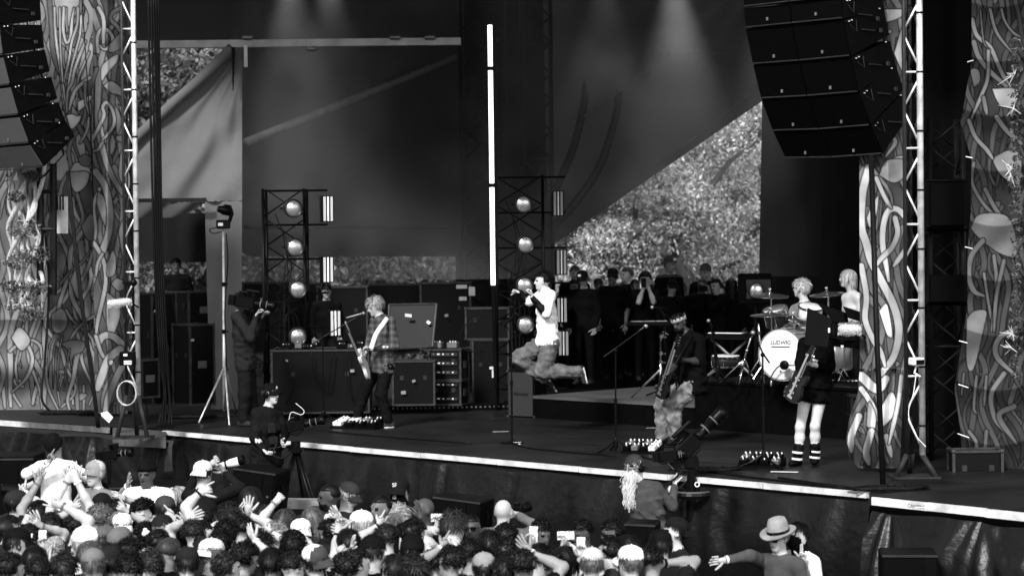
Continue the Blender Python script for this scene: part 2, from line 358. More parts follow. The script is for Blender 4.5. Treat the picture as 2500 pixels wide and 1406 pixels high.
def person(label, J, yaw=None, pitch=0., roll=0., skinv=.5, shirt=.03, pants=.03, shoe=.03, sleeve=.55, hair=('short', .012), hat=None, hands=('relax', 'relax'), bulk=1.0, base=None, group=None, hf=.011, hc=.017, zc=None, beard=None, long_shirt=.0, baggy=1.0, skirt=0, sock=None, wr=.0025, shirt_mat=None, pants_mat=None, palm=(None, None), no_legs=False, arm_skin=None, sole=None, cat='person', neckband=True, barelegs=False, sleevem=None, hem_out=0.0, upper_flat=1.5, mask=None, glasses=None, wrp=None):
    wrp = wr if wrp is None else wrp
    k = J['k']; yaw = J['yaw'] if yaw is None else yaw; s, f, u = frame(yaw, pitch, roll)
    bs = nrm(J['shL'] - J['shR']); B = Body(); hd = J['head']; nk = J['neck']; pv = J['pelvis']; ch = J['chest']
    SKN, SH, PT, SO = 'skin', 'shirt', 'pants', 'shoe'
    # torso
    bk = bulk; tw = upper_flat
    top = ch + (nk - ch) * .62
    B.cap(ch, top, .112 * k * bk, .082 * k * bk, SH, .05, wr, tw, bs)
    B.cap(J['shL'] * .93 + J['shR'] * .07, J['shR'] * .93 + J['shL'] * .07, .06 * k * bk, .06 * k * bk, SH, .06, wr * .5)
    B.cap(nk + (ch - nk) * .12, J['shL'], .05 * k, .056 * k * bk, SH, .05); B.cap(nk + (ch - nk) * .12, J['shR'], .05 * k, .056 * k * bk, SH, .05)
    hb = nrm(J['hipL'] - J['hipR']); dn = nrm(pv - ch)
    B.cap(ch, pv + dn * (.05 + long_shirt) * k, .108 * k * bk, (.113 + hem_out) * k * bk, SH, .03, wr * 1.6, -1.45, bs * .5 + hb * .5)
    if skirt:
        mid = (J['knL'] + J['knR']) / 2; e = pv + (mid - pv) * skirt; B.cap(pv, e, .115 * k, .135 * k, SH, .03, wr * 2, -1.5, hb)
    # legs
    if not no_legs:
        for q in 'LR':
            hp, kn, an, tt = J['hip' + q], J['kn' + q], J['an' + q], J['t' + q]
            lb = SKN if barelegs else PT; g = 1.0 if barelegs else baggy
            if not barelegs: B.cap(pv, hp, .096 * k, .092 * k, PT, .04)
            B.cap(hp, kn, (.085 if barelegs else .088 * (.6 + .4 * g)) * k, (.054 if barelegs else .066 * g) * k, lb, .03, 0 if barelegs else wrp * 1.1)
            if barelegs:
                cf = kn + (an - kn) * .32 - np.cross(np.cross(nrm(an - kn), tt), nrm(an - kn)) * 0.0
                B.ell(kn + tt * .02 * k, np.eye(3), (.045 * k,) * 3, lb, .03); B.cap(kn, cf - tt * .012, .052 * k, .057 * k, lb, .03); B.cap(cf - tt * .012, an, .055 * k, .036 * k, lb, .03)
                if sock: B.cap(kn + (an - kn) * sock, an, .06 * k, .05 * k, SO, .01, wr * 2)
            else: B.cap(kn, an + (kn - an) * .1, .064 * g * k, .052 * g * k, lb, .03, wrp * 1.3)
            hl = an - u * 0 - nrm(an - kn) * 0 + nrm(an - kn) * .035 * k
            B.cap(hl - tt * .045 * k, hl + tt * .14 * k, .042 * k, .034 * k, SO, .03, 0, 1.15, np.cross(tt, nrm(an - kn)))
            if sole: B.cap(hl - tt * .05 * k + nrm(an - kn) * .032 * k, hl + tt * .15 * k + nrm(an - kn) * .028 * k, .016 * k, .014 * k, 'sole', .004, 0, 2.6, np.cross(tt, nrm(an - kn)))
            B.cap(an, hl, .045 * k, .042 * k, SO, .02)
    # arms
    hb_ = MB()
    for q, sg in (('L', 1), ('R', -1)):
        sh, el, wrs = J['sh' + q], J['el' + q], J['wr' + q]
        B.cap(sh, el, .047 * k * (.5 + .5 * bk), .038 * k, SKN, .03); B.cap(el, el + (wrs - el) * .35, .038 * k, .039 * k, SKN, .03); B.cap(el + (wrs - el) * .35, wrs, .039 * k, .027 * k, SKN, .03)
        LBL = 'sleeve' if sleevem is not None else SH
        if sleeve > 0: B.cap(sh, sh + (el - sh) * min(1, sleeve), .06 * k * bk, .062 * k * (.6 + .4 * bk), SH, .02, wr)
        lo_s = sleeve
        if sleevem is not None: B.cap(sh + (el - sh) * .5, el, .052 * k, .047 * k, LBL, .012, wr); lo_s = 1.95
        if lo_s > 1: B.cap(el, el + (wrs - el) * (lo_s - 1), .051 * k, .041 * k, LBL, .015, wr * 1.6)
        d = nrm(wrs - el); up = J.get('hd' + q); d = nrm(up) if up is not None else d
        pn = palm[0 if q == 'L' else 1]
        if pn is None: pn = f if abs(d @ f) < .9 else -u
        pn = np.array(pn, float); pn = nrm(pn - d * (pn @ d)); sd_ = np.cross(d, pn) * sg; sd_ = nrm(sd_)
        if hands[0 if q == 'L' else 1] != 'none':
            B.cap(wrs, wrs + d * .075 * k, .016 * k, .0165 * k, SKN, .012, 0, 2.3, sd_)
            hand_tubes(hb_, wrs, d, pn, sd_, hands[0 if q == 'L' else 1], k, 0)
    # neck and head
    B.cap(nk - u * .02, hd - u * .06 * k - f * .015 * k, .056 * k, .05 * k, SKN, .03)
    if neckband: B.cap(nk - u * .028 * k - f * .006, nk - u * .012 * k + f * .004, .066 * k, .063 * k, SH, .015)
    E = (s, f, u); c = hd
    B.ell(c + u * .026 * k - f * .012 * k, E, (.075 * k, .094 * k, .088 * k), SKN, .02)
    B.ell(c - u * .04 * k + f * .024 * k, E, (.056 * k, .066 * k, .076 * k), SKN, .03)
    B.ell(c - u * .096 * k + f * .062 * k, E, (.023 * k, .02 * k, .018 * k), SKN, .025)
    B.cap(c + u * .027 * k + f * .079 * k - s * .034 * k, c + u * .027 * k + f * .079 * k + s * .034 * k, .0125 * k, .0125 * k, SKN, .02)
    for g in (-1, 1): B.ell(c + u * .006 * k + f * .094 * k + s * g * .031 * k, E, (.017 * k, .017 * k, .011 * k), SKN, .01, sub=True)
    B.cap(c + u * .014 * k + f * .085 * k, c - u * .028 * k + f * .104 * k, .009 * k, .0135 * k, SKN, .012)
    B.cap(c - u * .03 * k + f * .094 * k - s * .010 * k, c - u * .03 * k + f * .094 * k + s * .010 * k, .009 * k, .009 * k, SKN, .008)
    B.cap(c - u * .06 * k + f * .083 * k - s * .018 * k, c - u * .06 * k + f * .083 * k + s * .018 * k, .0095 * k, .0095 * k, 'lip', .008)
    for g in (-1, 1):
        B.ell(c + u * .005 * k + f * .078 * k + s * g * .031 * k, E, (.0105 * k, .011 * k, .006 * k), 'eye', .004)
        B.cap(c + u * .026 * k + f * .088 * k + s * g * .018 * k, c + u * .026 * k + f * .083 * k + s * g * .045 * k, .0035 * k, .003 * k, 'brow', .003)
        B.ell(c - u * .008 * k - f * .008 * k + s * g * .077 * k, E, (.011 * k, .023 * k, .031 * k), SKN, .008)
    if beard is not None:
        B.ell(c - u * .075 * k + f * .037 * k, E, (.056 * k, .06 * k, .05 * k), 'beard', .015, .0022)
        B.cap(c - u * .047 * k + f * .087 * k - s * .02 * k, c - u * .047 * k + f * .087 * k + s * .02 * k, .0075 * k, .0075 * k, 'beard', .006)
        B.cap(c - u * .06 * k + f * .090 * k - s * .013 * k, c - u * .06 * k + f * .090 * k + s * .013 * k, .006 * k, .006 * k, 'lip', .002)
    if mask is not None: B.ell(c - u * .055 * k + f * .02 * k, E, (.072 * k, .088 * k, .082 * k), 'mask', .02, .002); B.cap(nk, c - u * .07 * k, .075 * k, .07 * k, 'mask', .03, .003)
    V, Q, lab = mesh_body(B, hd, hf, hc, zc)
    hm = hair[1] if hair else .012
    sk = skin(skinv); lm = dict(skin=sk, shirt=shirt_mat or cloth(shirt), pants=pants_mat or cloth(pants), shoe=cloth(shoe, rough=.6), lip=skin(round(skinv * .55, 3)), eye=mat('eye', .02, .15, var=.1), brow=hairm(hm), beard=hairm(beard if beard is not None else .01), sole=WHT, mask=cloth(mask if mask is not None else .01), sleeve=sleevem or BLK)
    mats = [lm[l] for l in B.lab] + [sk]; mi = lab
    base = np.array(base if base is not None else (pv[0], pv[1], min(J['anL'][2], J['anR'][2]) - .085 * k), float)
    T = thing('person', label, cat, tuple(base), 0.0, group)
    bo = mesh_np('body', V, Q, mats, mi, T, True, base)
    if hb_.v:                                     # fingers: rooted inside the palms, part of the same body mesh
        me = bo.data; off = len(me.vertices); hv = np.array([tuple(v) for v in hb_.v]) - base
        tri = [f_ for f_ in hb_.f]
        import bmesh
        bm = bmesh.new(); bm.from_mesh(me); vl = [bm.verts.new(v) for v in hv]; n_m = len(mats) - 1
        for f_ in tri:
            fc = bm.faces.new([vl[i] for i in f_]); fc.material_index = n_m; fc.smooth = True
        bm.to_mesh(me); bm.free()
    bo['_world'] = 1
    HC = dict(c=c, s=s, f=f, u=u, k=k, T=T, base=base)
    if hair and hair[0] != 'none': make_hair(HC, *hair)
    if hat: make_hat(HC, *hat)
    if glasses: 
        def fn(b):
            for g in (-1, 1):
                b.box(c + u * .006 * k + f * .1 * k + s * g * .032 * k, (.05 * k, .008, .034 * k), M=hframe(HC)); b.tube([c + u * .01 * k + f * .098 * k + s * g * .058 * k, c + u * .008 * k + f * .0 + s * g * .08 * k], .0035, 4)
            b.tube([c + u * .012 * k + f * .1 * k - s * .02 * k, c + u * .012 * k + f * .1 * k + s * .02 * k], .004, 4)
        part('glasses', PLAS if glasses == 'dark' else mat('spectacle', .03, .2), T, fn)
    HC['J'] = J; HC['body'] = bo
    return HC
def hframe(H):
    s, f, u = H['s'], H['f'], H['u']; return Matrix(((s[0], f[0], u[0], 0), (s[1], f[1], u[1], 0), (s[2], f[2], u[2], 0), (0, 0, 0, 1)))
def make_hair(H, style, col, vol=1.0, length=.1, name='hair'):
    c, s, f, u, k = H['c'], H['s'], H['f'], H['u'], H['k']; o = c + (u * .026 - f * .012) * k
    rs = np.array([.081, .100, .094]) * k * vol; long_ = style in ('long', 'pony', 'locs'); curl = style in ('curly', 'afro', 'wavy')
    rd = np.random.default_rng(int(abs(c[0] * 7919 + c[2] * 331 + c[1] * 53) * 10) % 99991)
    ph = rd.uniform(0, 6, 6)
    def dome(d):                                   # d (n,3) local unit dirs (side, fwd, up) -> radius factor
        r = np.ones(len(d)); face = (d[:, 1] > .18) & (d[:, 2] < .34 + .1 * np.abs(d[:, 0])); neckl = (d[:, 2] < -.42) & ~face
        r += (.05 if curl else .02) * (np.sin(9 * d[:, 0] + ph[0]) * np.sin(8 * d[:, 1] + ph[1]) + np.sin(11 * d[:, 2] + ph[2]) * np.sin(7 * d[:, 0] + ph[3]))
        r[face] *= .74 / vol; r[neckl] *= (.98 if long_ else .72)
        return r
    th = np.linspace(0, np.pi, 15); pz = np.linspace(0, 2 * np.pi, 22, endpoint=False)
    D = np.array([(math.sin(a) * math.cos(b), math.sin(a) * math.sin(b), math.cos(a)) for a in th for b in pz])
    V = D * rs * dome(D)[:, None]; F = [(i * 22 + j, (i + 1) * 22 + j, (i + 1) * 22 + (j + 1) % 22, i * 22 + (j + 1) % 22) for i in range(14) for j in range(22)]
    W = o + V[:, :1] * s + V[:, 1:2] * f + V[:, 2:] * u
    b = MB(); b.add([tuple(x) for x in W], F)
    N = {'buzz': 0, 'short': 420, 'curly': 460, 'afro': 600, 'wavy': 400, 'long': 360, 'messy': 400, 'pony': 300, 'locs': 110}[style]
    d = rd.normal(size=(N * 3, 3)); d /= np.linalg.norm(d, axis=1)[:, None]
    bad = (d[:, 2] < -.35) | ((d[:, 1] > .15) & (d[:, 2] < .30))
    if long_: bad &= ~((d[:, 1] < .1) & (d[:, 2] > -.5))
    d = d[~bad][:N]; n_ = len(d); unit = lambda v: v / np.maximum(np.linalg.norm(v, axis=1), 1e-6)[:, None]
    if n_:
        p = d * rs; nl = unit(d / rs); wd = rd.uniform(.002, .0045, n_)[:, None] * k; pts = []
        if curl:
            t1 = unit(np.cross(nl, rd.normal(size=(n_, 3)))); rc = rd.uniform(.008, .016, (n_, 1)) * k * (1.4 if style == 'wavy' else 1); a0 = rd.uniform(0, 6.28, (n_, 1)); q0 = p * (1 + rd.uniform(-.02, .10 if style == 'afro' else .07, (n_, 1))); wd = wd * 1.25
            for j in range(5): aa = a0 + j * 1.15; pts.append(q0 + (t1 * np.cos(aa) + nl * (np.sin(aa) * .8 + j * .08)) * rc)
            sdv = np.cross(nl, t1)
        else:
            tan = d - np.array([0, -.25, .97])
            if style == 'messy': tan = tan + rd.normal(size=(n_, 3)) * .7
            tan = unit(tan - nl * (tan * nl).sum(1)[:, None]); sdv = np.cross(nl, tan); big = style in ('long', 'pony', 'locs')
            ln = (length * rd.uniform(.75, 1.1, (n_, 1))) if big else {'short': .045, 'messy': .075}.get(style, .1) * k * rd.uniform(.7, 1.3, (n_, 1)); m_ = 9 if big else 4
            q = p * 1.01; st = ln / m_; lift = {'messy': .35, 'short': .22}.get(style, .02)
            for j in range(m_ + 1):
                pts.append(q.copy()); dd = unit(q / rs); nn = unit(dd / rs); t = unit(tan - nn * (tan * nn).sum(1)[:, None]) + nn * lift
                if style in ('long', 'locs'):
                    hang = dd[:, 2] < .05; tt = np.stack([dd[:, 0] * .12, np.where(d[:, 1] < .3, -.12, .02), -np.ones(n_)], 1) + rd.normal(size=(n_, 3)) * .06; t = np.where(hang[:, None], tt, t)
                if style == 'pony':
                    t = unit(np.stack([-q[:, 0] * 6, -.72 - q[:, 1] * 4, .05 - q[:, 2] * 1.5], 1)); t = t - nn * np.minimum(0, (t * nn).sum(1))[:, None]
                q = q + unit(t) * st; mm = np.linalg.norm(q / rs, axis=1)[:, None]; q = np.where(mm < 1, q / mm, q)
            wd = wd * (1.5 if style != 'locs' else 2.4)
        B3 = np.stack([s, f, u]); P = np.stack(pts, 1); W3 = o + P @ B3; sw = (sdv @ B3)[:, None, :]; m = P.shape[1]
        if style == 'locs':
            for i in range(n_): b.tube(list(W3[i]), [wd[i, 0] * .8] * (m - 1) + [wd[i, 0] * .4], 5)
        else:
            ww = wd[:, None, :] * (1 - .75 * (np.arange(m) / (m - 1)) ** 2)[None, :, None]; VV = np.stack([W3 - sw * ww, W3 + sw * ww], 2).reshape(-1, 3); base_ = (np.arange(n_) * 2 * m)[:, None] + 2 * np.arange(m - 1)[None]
            b.add(VV.tolist(), np.stack([base_, base_ + 1, base_ + 3, base_ + 2], -1).reshape(-1, 4).tolist())
    if style == 'pony':
        q0 = o + (-f * .105 + u * .03) * k
        for i in range(130):
            off = rd.normal(size=3) * .014; p = q0 + off; v = -f * .55 + u * .1 + rd.normal(size=3) * .18; pts = []; 
            for j in range(8): pts.append(p.copy()); v = nrm(v + A(0, 0, -.32) + rd.normal(size=3) * .13); p = p + v * length / 8
            sw = nrm(np.cross(v, rd.normal(size=3))); vs = []
            for j, q in enumerate(pts): ww = .006 * (1 - .6 * j / 7); vs += [q - sw * ww, q + sw * ww]
            b.add(vs, [(2 * j, 2 * j + 1, 2 * j + 3, 2 * j + 2) for j in range(7)])
    ob = b.build(name, hairm(col), H['T'], True); ob['_world'] = 1; return ob
def make_hat(H, kind, col, mark=None, back=False, col2=None, tilt=0.0):
    c, s, f, u, k = H['c'], H['s'], H['f'], H['u'], H['k']; T = H['T']
    m = cloth(col, rough=.8); m2 = cloth(col2, rough=.8) if col2 is not None else m; ff = -f if back else f
    o = c + (u * .035 - f * .012) * k; b = MB(); n = 24
    def ring(h, ra, rb, du=0): return [o + u * h * k + s * (math.cos(2 * math.pi * j / n) * ra * k) + f * (math.sin(2 * math.pi * j / n) * rb * k) for j in range(n)]
    def loft(rs_, mi=0):
        vs = [p for r in rs_ for p in r]; fs = [(i * n + j, i * n + (j + 1) % n, (i + 1) * n + (j + 1) % n, (i + 1) * n + j) for i in range(len(rs_) - 1) for j in range(n)]
        fs.append(tuple(range((len(rs_) - 1) * n, len(rs_) * n))); b.add(vs, fs, mi)
    if kind == 'beanie':
        loft([ring(.0, .086, .106), ring(.0, .091, .111), ring(.045, .092, .111), ring(.047, .087, .106), ring(.075, .078, .097), ring(.1, .056, .072), ring(.118, .02, .03)])
        ob = b.build('beanie', m, T, True); return ob
    if kind in ('cap', 'trucker'):
        prof = [(.012, .087, .107), (.03, .089, .109), (.062, .083, .101), (.088, .064, .08), (.104, .034, .044), (.109, .006, .008)]
        loft([ring(*p) for p in prof])
        if col2 is not None:
            fs = b.f; 
            for i, fc in enumerate(fs):
                ctr = sum((np.array(b.v[q]) for q in fc), np.zeros(3)) / len(fc)
                if (ctr - o) @ ff > .03 * k: b.m[i] = 1
        b.ball(o + u * .11 * k, .007 * k, 8, 5)
        sd_ = s; vs = []; fs = []; nb = 13
        for i in range(4):
            for j in range(nb):
                a = math.pi * (.13 + .74 * j / (nb - 1)); rr = 1 + [0, .25, .52, .68][i] * math.sin(a) ** .7
                vs.append(o + u * (.017 - (.0 + .012 * i) - .03 * (math.cos(a) ** 2) * (i / 3)) * k + sd_ * math.cos(a) * .088 * k * (1 + .02 * i) + ff * math.sin(a) * .106 * rr * k)
        m_ = len(vs); vs = vs + [v - u * .006 * k for v in vs]
        for i in range(3):
            for j in range(nb - 1): q = i * nb + j; fs += [(q, q + 1, q + nb + 1, q + nb), (m_ + q, m_ + q + nb, m_ + q + nb + 1, m_ + q + 1)]
        for j in range(nb - 1): q = 3 * nb + j; fs.append((q, q + 1, m_ + q + 1, m_ + q))
        b.add(vs, fs, 1 if col2 is not None else 0)
        ob = b.build('cap', [m, m2], T, True)
        if mark:
            b = MB(); ob['_world'] = 1; fwd = f if not back else f
            M = facing(Vector(o + u * .052 * k + fwd * .1085 * k), Vector(-s)) if False else facing(Vector(o + u * .05 * k + fwd * .109 * k), Vector(s), Vector(u))
            if mark == 'patch': b.box(o + u * .052 * k + fwd * .104 * k, (.05 * k, .012, .032 * k), M=hframe(H)); b.build('patch', WHT, ob)
            else: text_mesh(mark, .05 * k, M, 'emblem', GAFF, ob)
        return ob
    if kind in ('fedora', 'bucket'):
        loft([ring(.0, .088, .108), ring(.05, .088, .108), ring(.1, .078, .098), ring(.128, .066, .086), ring(.136, .05, .07), ring(.122, .02, .05)])
        W = .062
        for sgn, hh in ((0, 0), (1, .006)):
            r1 = ring(.004 + hh, .086, .106); r2 = [o + u * (.002 + hh + .016 * abs(math.cos(2 * math.pi * j / n)) - .02 * math.sin(2 * math.pi * j / n)) * k + s * (math.cos(2 * math.pi * j / n) * (.088 + W) * k) + f * (math.sin(2 * math.pi * j / n) * (.108 + W) * k) for j in range(n)]
            b.add(r1 + r2, [(j, (j + 1) % n, n + (j + 1) % n, n + j) if sgn else (j, n + j, n + (j + 1) % n, (j + 1) % n) for j in range(n)])
        ob = b.build('hat', m, T, True); ob['_world'] = 1
        b = MB(); r1 = ring(.008, .0905, .1105); r2 = ring(.036, .0905, .1105); b.add(r1 + r2, [(j, (j + 1) % n, n + (j + 1) % n, n + j) for j in range(n)]); b.build('hat_band', BLK, ob, True); return ob
    if kind == 'bandana':
        loft([ring(-.012, .084, .104), ring(-.012, .089, .109), ring(.03, .09, .110), ring(.034, .086, .105)]); b.f.pop(); b.m.pop()
        for j in range(n):                        # flames printed round the band
            if j % 2: continue
            a = 2 * math.pi * (j + .5) / n; p = o + s * math.cos(a) * .0905 * k + f * math.sin(a) * .1105 * k; tg = -s * math.sin(a) + f * math.cos(a)
            hgt = .03 + .025 * ((j * 7) % 5) / 5; b.add([p - tg * .012 * k + u * .02 * k, p + tg * .012 * k + u * .02 * k, p + tg * .008 * k + u * (.03 + hgt) * k - f * 0], [(0, 1, 2), (2, 1, 0)], 0)
        return b.build('bandana', m, T, True)
    if kind == 'headset':
        for g in (-1, 1): b.lathe(c + s * g * .08 * k, s * g, [(0, .03 * k), (.012, .042 * k), (.03, .042 * k), (.036, .03 * k)], 14)
        b.tube([c + s * .095 * k * math.cos(a) + u * (.0 + .135 * k * math.sin(a)) - f * .0 for a in np.linspace(0, math.pi, 13)], .008, 6)
        if mark: b.tube([c - s * .1 * k, c - s * .09 * k + f * .07 * k - u * .05 * k, c - s * .03 * k + f * .11 * k - u * .06 * k], .005, 5)
        return b.build('headset', PLAS, T, True)
    if kind == 'strap': pass
# ------------------------------------------------------------------ ground, deck, roof
def quad_sheet(pts, m, name, z=None, thick=.0):
    b = MB(); b.add(pts, [tuple(range(len(pts)))]); return b.build(name, m)
GROUND = mat('ground_dirt', .05, .9, var=.4, scale=1.5, bump=.3, bscale=8)
struct(quad_sheet([(-150, -20, GZ), (150, -20, GZ), (150, 260, GZ), (-150, 260, GZ)], GROUND, 'ground'))
DECK = mat('stage_deck', .030, .42, var=.5, scale=1.2, bump=.12, bscale=14, streak=.05, spec=.3)
EDGE = mat('deck_edge', .62, .5, var=.35, scale=5, bump=.2, bscale=30)
SKIRT = mat('skirt_vinyl', .016, .36, var=.5, scale=2.5, bump=.6, bscale=10, spec=1.0)
floor = MB()
floor.prism([ST(-9, .02, -.12), ST(19, .02, -.12), ST(19, 15, -.12), ST(-9, 15, -.12)], (0, 0, .12))
fl = struct(floor.build('stage_floor', DECK))
# deck boards laid along the stage as separate sheets
for i in range(12):
    for j in range(4):
        s0 = -2.4 + i * 1.22; t0 = .12 + j * 1.22
        b = MB(); b.prism([ST(s0 + .006, t0 + .006, .0), ST(s0 + 1.214, t0 + .006, .0), ST(s0 + 1.214, t0 + 1.214, .0), ST(s0 + .006, t0 + 1.214, .0)], (0, 0, .004 + .002 * ((i * 3 + j) % 3)))
        b.build('deck_panel', DECK, fl)
roofm = mat('roof_black', .02, .9)
b = MB(); b.prism([ST(-5, -.6, 8.0), ST(17, -.6, 8.0), ST(17, 12.5, 8.4), ST(-5, 12.5, 8.4)], (0, 0, .2)); struct(b.build('stage_roof', roofm))
# white front edge, in lengths
segs = []
def edge_run(p0, p1, n, h=.046, lab=None):
    for i in range(n):
        a = p0.lerp(p1, i / n + .0005); c = p0.lerp(p1, (i + 1) / n - .0005); dv = (c - a).normalized(); nv = Vector((-dv.y, dv.x, 0))
        b = MB(); dz = rng.uniform(-.003, .003); b.prism([a - nv * .03 + Vector((0, 0, -h + dz)), c - nv * .03 + Vector((0, 0, -h + dz)), c - nv * .03 + Vector((0, 0, .008 + dz)), a - nv * .03 + Vector((0, 0, .008 + dz))], nv * .07); ob = b.build('edge_strip', EDGE, fl); segs.append(ob)
edge_run(EA, EB, 9)
L0, L1 = onz(-120, 1018), onz(268, 1044); edge_run(L0, L1, 3, .07)
R0, R1 = onz(2132, 1214), onz(2560, 1258); edge_run(R0, R1, 3, .07)
b = MB(); nv = Vector((-(L1 - L0).normalized().y, (L1 - L0).normalized().x, 0)); b.prism([L0 + Vector((0, 0, .012)), L1 + Vector((0, 0, .012)), L1 + nv * 3 + Vector((0, 0, .012)), L0 + nv * 3 + Vector((0, 0, .012))], (0, 0, -.1)); b.build('wing_deck', DECK, fl)
b = MB(); nv = Vector((-(R1 - R0).normalized().y, (R1 - R0).normalized().x, 0)); b.prism([R0 + Vector((0, 0, .02)), R1 + Vector((0, 0, .02)), R1 + nv * 1.5 + Vector((0, 0, .02)), R0 + nv * 1.5 + Vector((0, 0, .02))], (0, 0, -.1)); b.build('wing_deck', DECK, fl)
b = MB(); b.prism([onz(275, 1062), onz(405, 1068), onz(405, 1046), onz(275, 1040)], (0, 0, -.14)); b.build('bridge_plate', STEEL, fl)
# skirt cloths along the front
def skirt(p0, p1, z0, label, folds, seed, n=150, m=44, bulge=.1):
    r = random.Random(seed); d = (p1 - p0); Ln = d.length; d = d.normalized(); nv = Vector((d.y, -d.x, 0)); V = []; F = []
    ph = [r.uniform(0, 6.28) for _ in range(8)]
    for j in range(m + 1):
        v = j / m; z = z0 - .06 + (GZ + .0 - z0 + .06) * v
        for i in range(n + 1):
            x = i / n * Ln; w1 = 1.6 * math.sin(x * 1.7 + ph[1]) + 1.1 * math.sin(x * 4.3 + v * 2.1 + ph[2]); o = .04 * math.sin(x * 5.3 + w1 * 1.3) * (.3 + v) + .02 * math.sin(x * 11 + v * 5 * math.sin(x * 1.3 + ph[3]) + w1 * 2) + .016 * math.sin(v * 7 + x * 1.7 + w1) * math.sin(x * 2.7 + ph[4]) + .006 * math.sin(x * 27 + v * 13 * math.sin(x * .9 + ph[5]) + w1 * 3) * (.5 + .5 * math.sin(x * 3.1 + v * 6))
            for (fx, amp) in folds:              # radiating folds below pinned points
                q = (x - fx) / (.12 + v * 1.1); o += amp * math.exp(-abs(q) * 1.6) * math.cos(q * 9) * (.25 + v) * (1 - .35 * v)
            sag = .03 * (1 - abs(math.sin(x * 2.4 + ph[6]))) if j == 0 else 0
            p = p0 + d * x + nv * (.04 + bulge * math.sin(math.pi * min(1, v * 1.2)) + o); V.append((p.x, p.y, z - sag))
    for j in range(m):
        for i in range(n): q = j * (n + 1) + i; F.append((q, q + n + 1, q + n + 2, q + 1))
    ob = mesh_np('stage_skirt', V, F, SKIRT, None, None, True, tuple(p0)); ob.location = p0
    return tag(ob, label, 'skirt')
skirt(EA + EV * 0.3, EB + EV * .05, -.02, 'long black vinyl skirt hanging below the white stage edge', [(.15, .07), (1.9, .05), (3.2, -.04), (5.5, .04), (7.4, .03), (9.3, .05)], 3, 260)
skirt(L0 + Vector((0, -.05, 0)), onz(420, 1052) + Vector((0, -.08, 0)), -.08, 'creased black skirt with wide fan folds under the left wing', [(2.6, .1), (3.25, .12), (1.0, .04)], 5, 120)
skirt(R0 + Vector((0, -.05, 0)), R1 + Vector((0, -.05, 0)), -.05, 'sagging black skirt below the raised right corner platform', [(.2, .12), (1.3, -.1), (2.1, .1)], 9, 90, bulge=.2)
# ------------------------------------------------------------------ cloth walls and printed banners
def catmull(P, n=10):
    P = [np.array(p, float) for p in P]; P = [2 * P[0] - P[1]] + P + [2 * P[-1] - P[-2]]; out = []
    for i in range(1, len(P) - 2):
        for t in np.linspace(0, 1, n, endpoint=False):
            out.append(.5 * (2 * P[i] + (P[i + 1] - P[i - 1]) * t + (2 * P[i - 1] - 5 * P[i] + 4 * P[i + 1] - P[i + 2]) * t * t + (3 * P[i] - P[i - 1] - 3 * P[i + 1] + P[i + 2]) * t ** 3))
    out.append(P[-2]); return np.array(out)
def seg_dist(Q, P):
    d = np.full(len(Q), 1e9); tt = np.zeros(len(Q))
    for i in range(len(P) - 1):
        a = P[i]; ab = P[i + 1] - a; t = np.clip(((Q - a) @ ab) / max(ab @ ab, 1e-9), 0, 1); e = np.linalg.norm(Q - a - t[:, None] * ab, axis=1); m = e < d; tt[m] = (i + t[m]) / (len(P) - 1); d = np.minimum(d, e)
    return d, tt
def paint(Q, C, layers, o, sc, line=1.5, dark=.02):
    for L in layers:
        pts = [(o[0] + x / sc, o[1] + y / sc) for x, y in L[0]]; kind, w_, val = L[1], L[2], L[3]
        P = catmull(pts, 8) if kind == 's' else np.array(catmull(pts + [pts[0]], 5))
        lo = P.min(0) - 14; hi = P.max(0) + 14; m = np.where((Q[:, 0] > lo[0]) & (Q[:, 0] < hi[0]) & (Q[:, 1] > lo[1]) & (Q[:, 1] < hi[1]))[0]
        if not len(m): continue
        q = Q[m]; d, tt = seg_dist(q, P)
        if kind == 's': sdist = d - w_ / sc / 2 * (1 - .45 * np.clip(tt - .75, 0, 1) * 4 * (.5 if w_ > 30 else 1)); sh = val * (1 + .12 * np.sin(q[:, 1] * .05 + val * 50))
        else:
            x, y = q[:, 0], q[:, 1]; ins = np.zeros(len(q), bool)
            for i in range(len(P) - 1):
                (x1, y1), (x2, y2) = P[i], P[i + 1]
                c = ((y1 > y) != (y2 > y)) & (x < (x2 - x1) * (y - y1) / (y2 - y1 + 1e-12) + x1); ins ^= c
            sdist = np.where(ins, -d, d); sh = val * (1 + .15 * np.sin((q[:, 0] + q[:, 1]) * .06))
        ai = np.clip(.5 - sdist / 1.8, 0, 1); ae = np.clip(1.25 - np.abs(sdist) / (line * 1.15), 0, 1); cc = C[m]; cc = cc * (1 - ai) + sh * ai; C[m] = cc * (1 - ae) + dark * ae
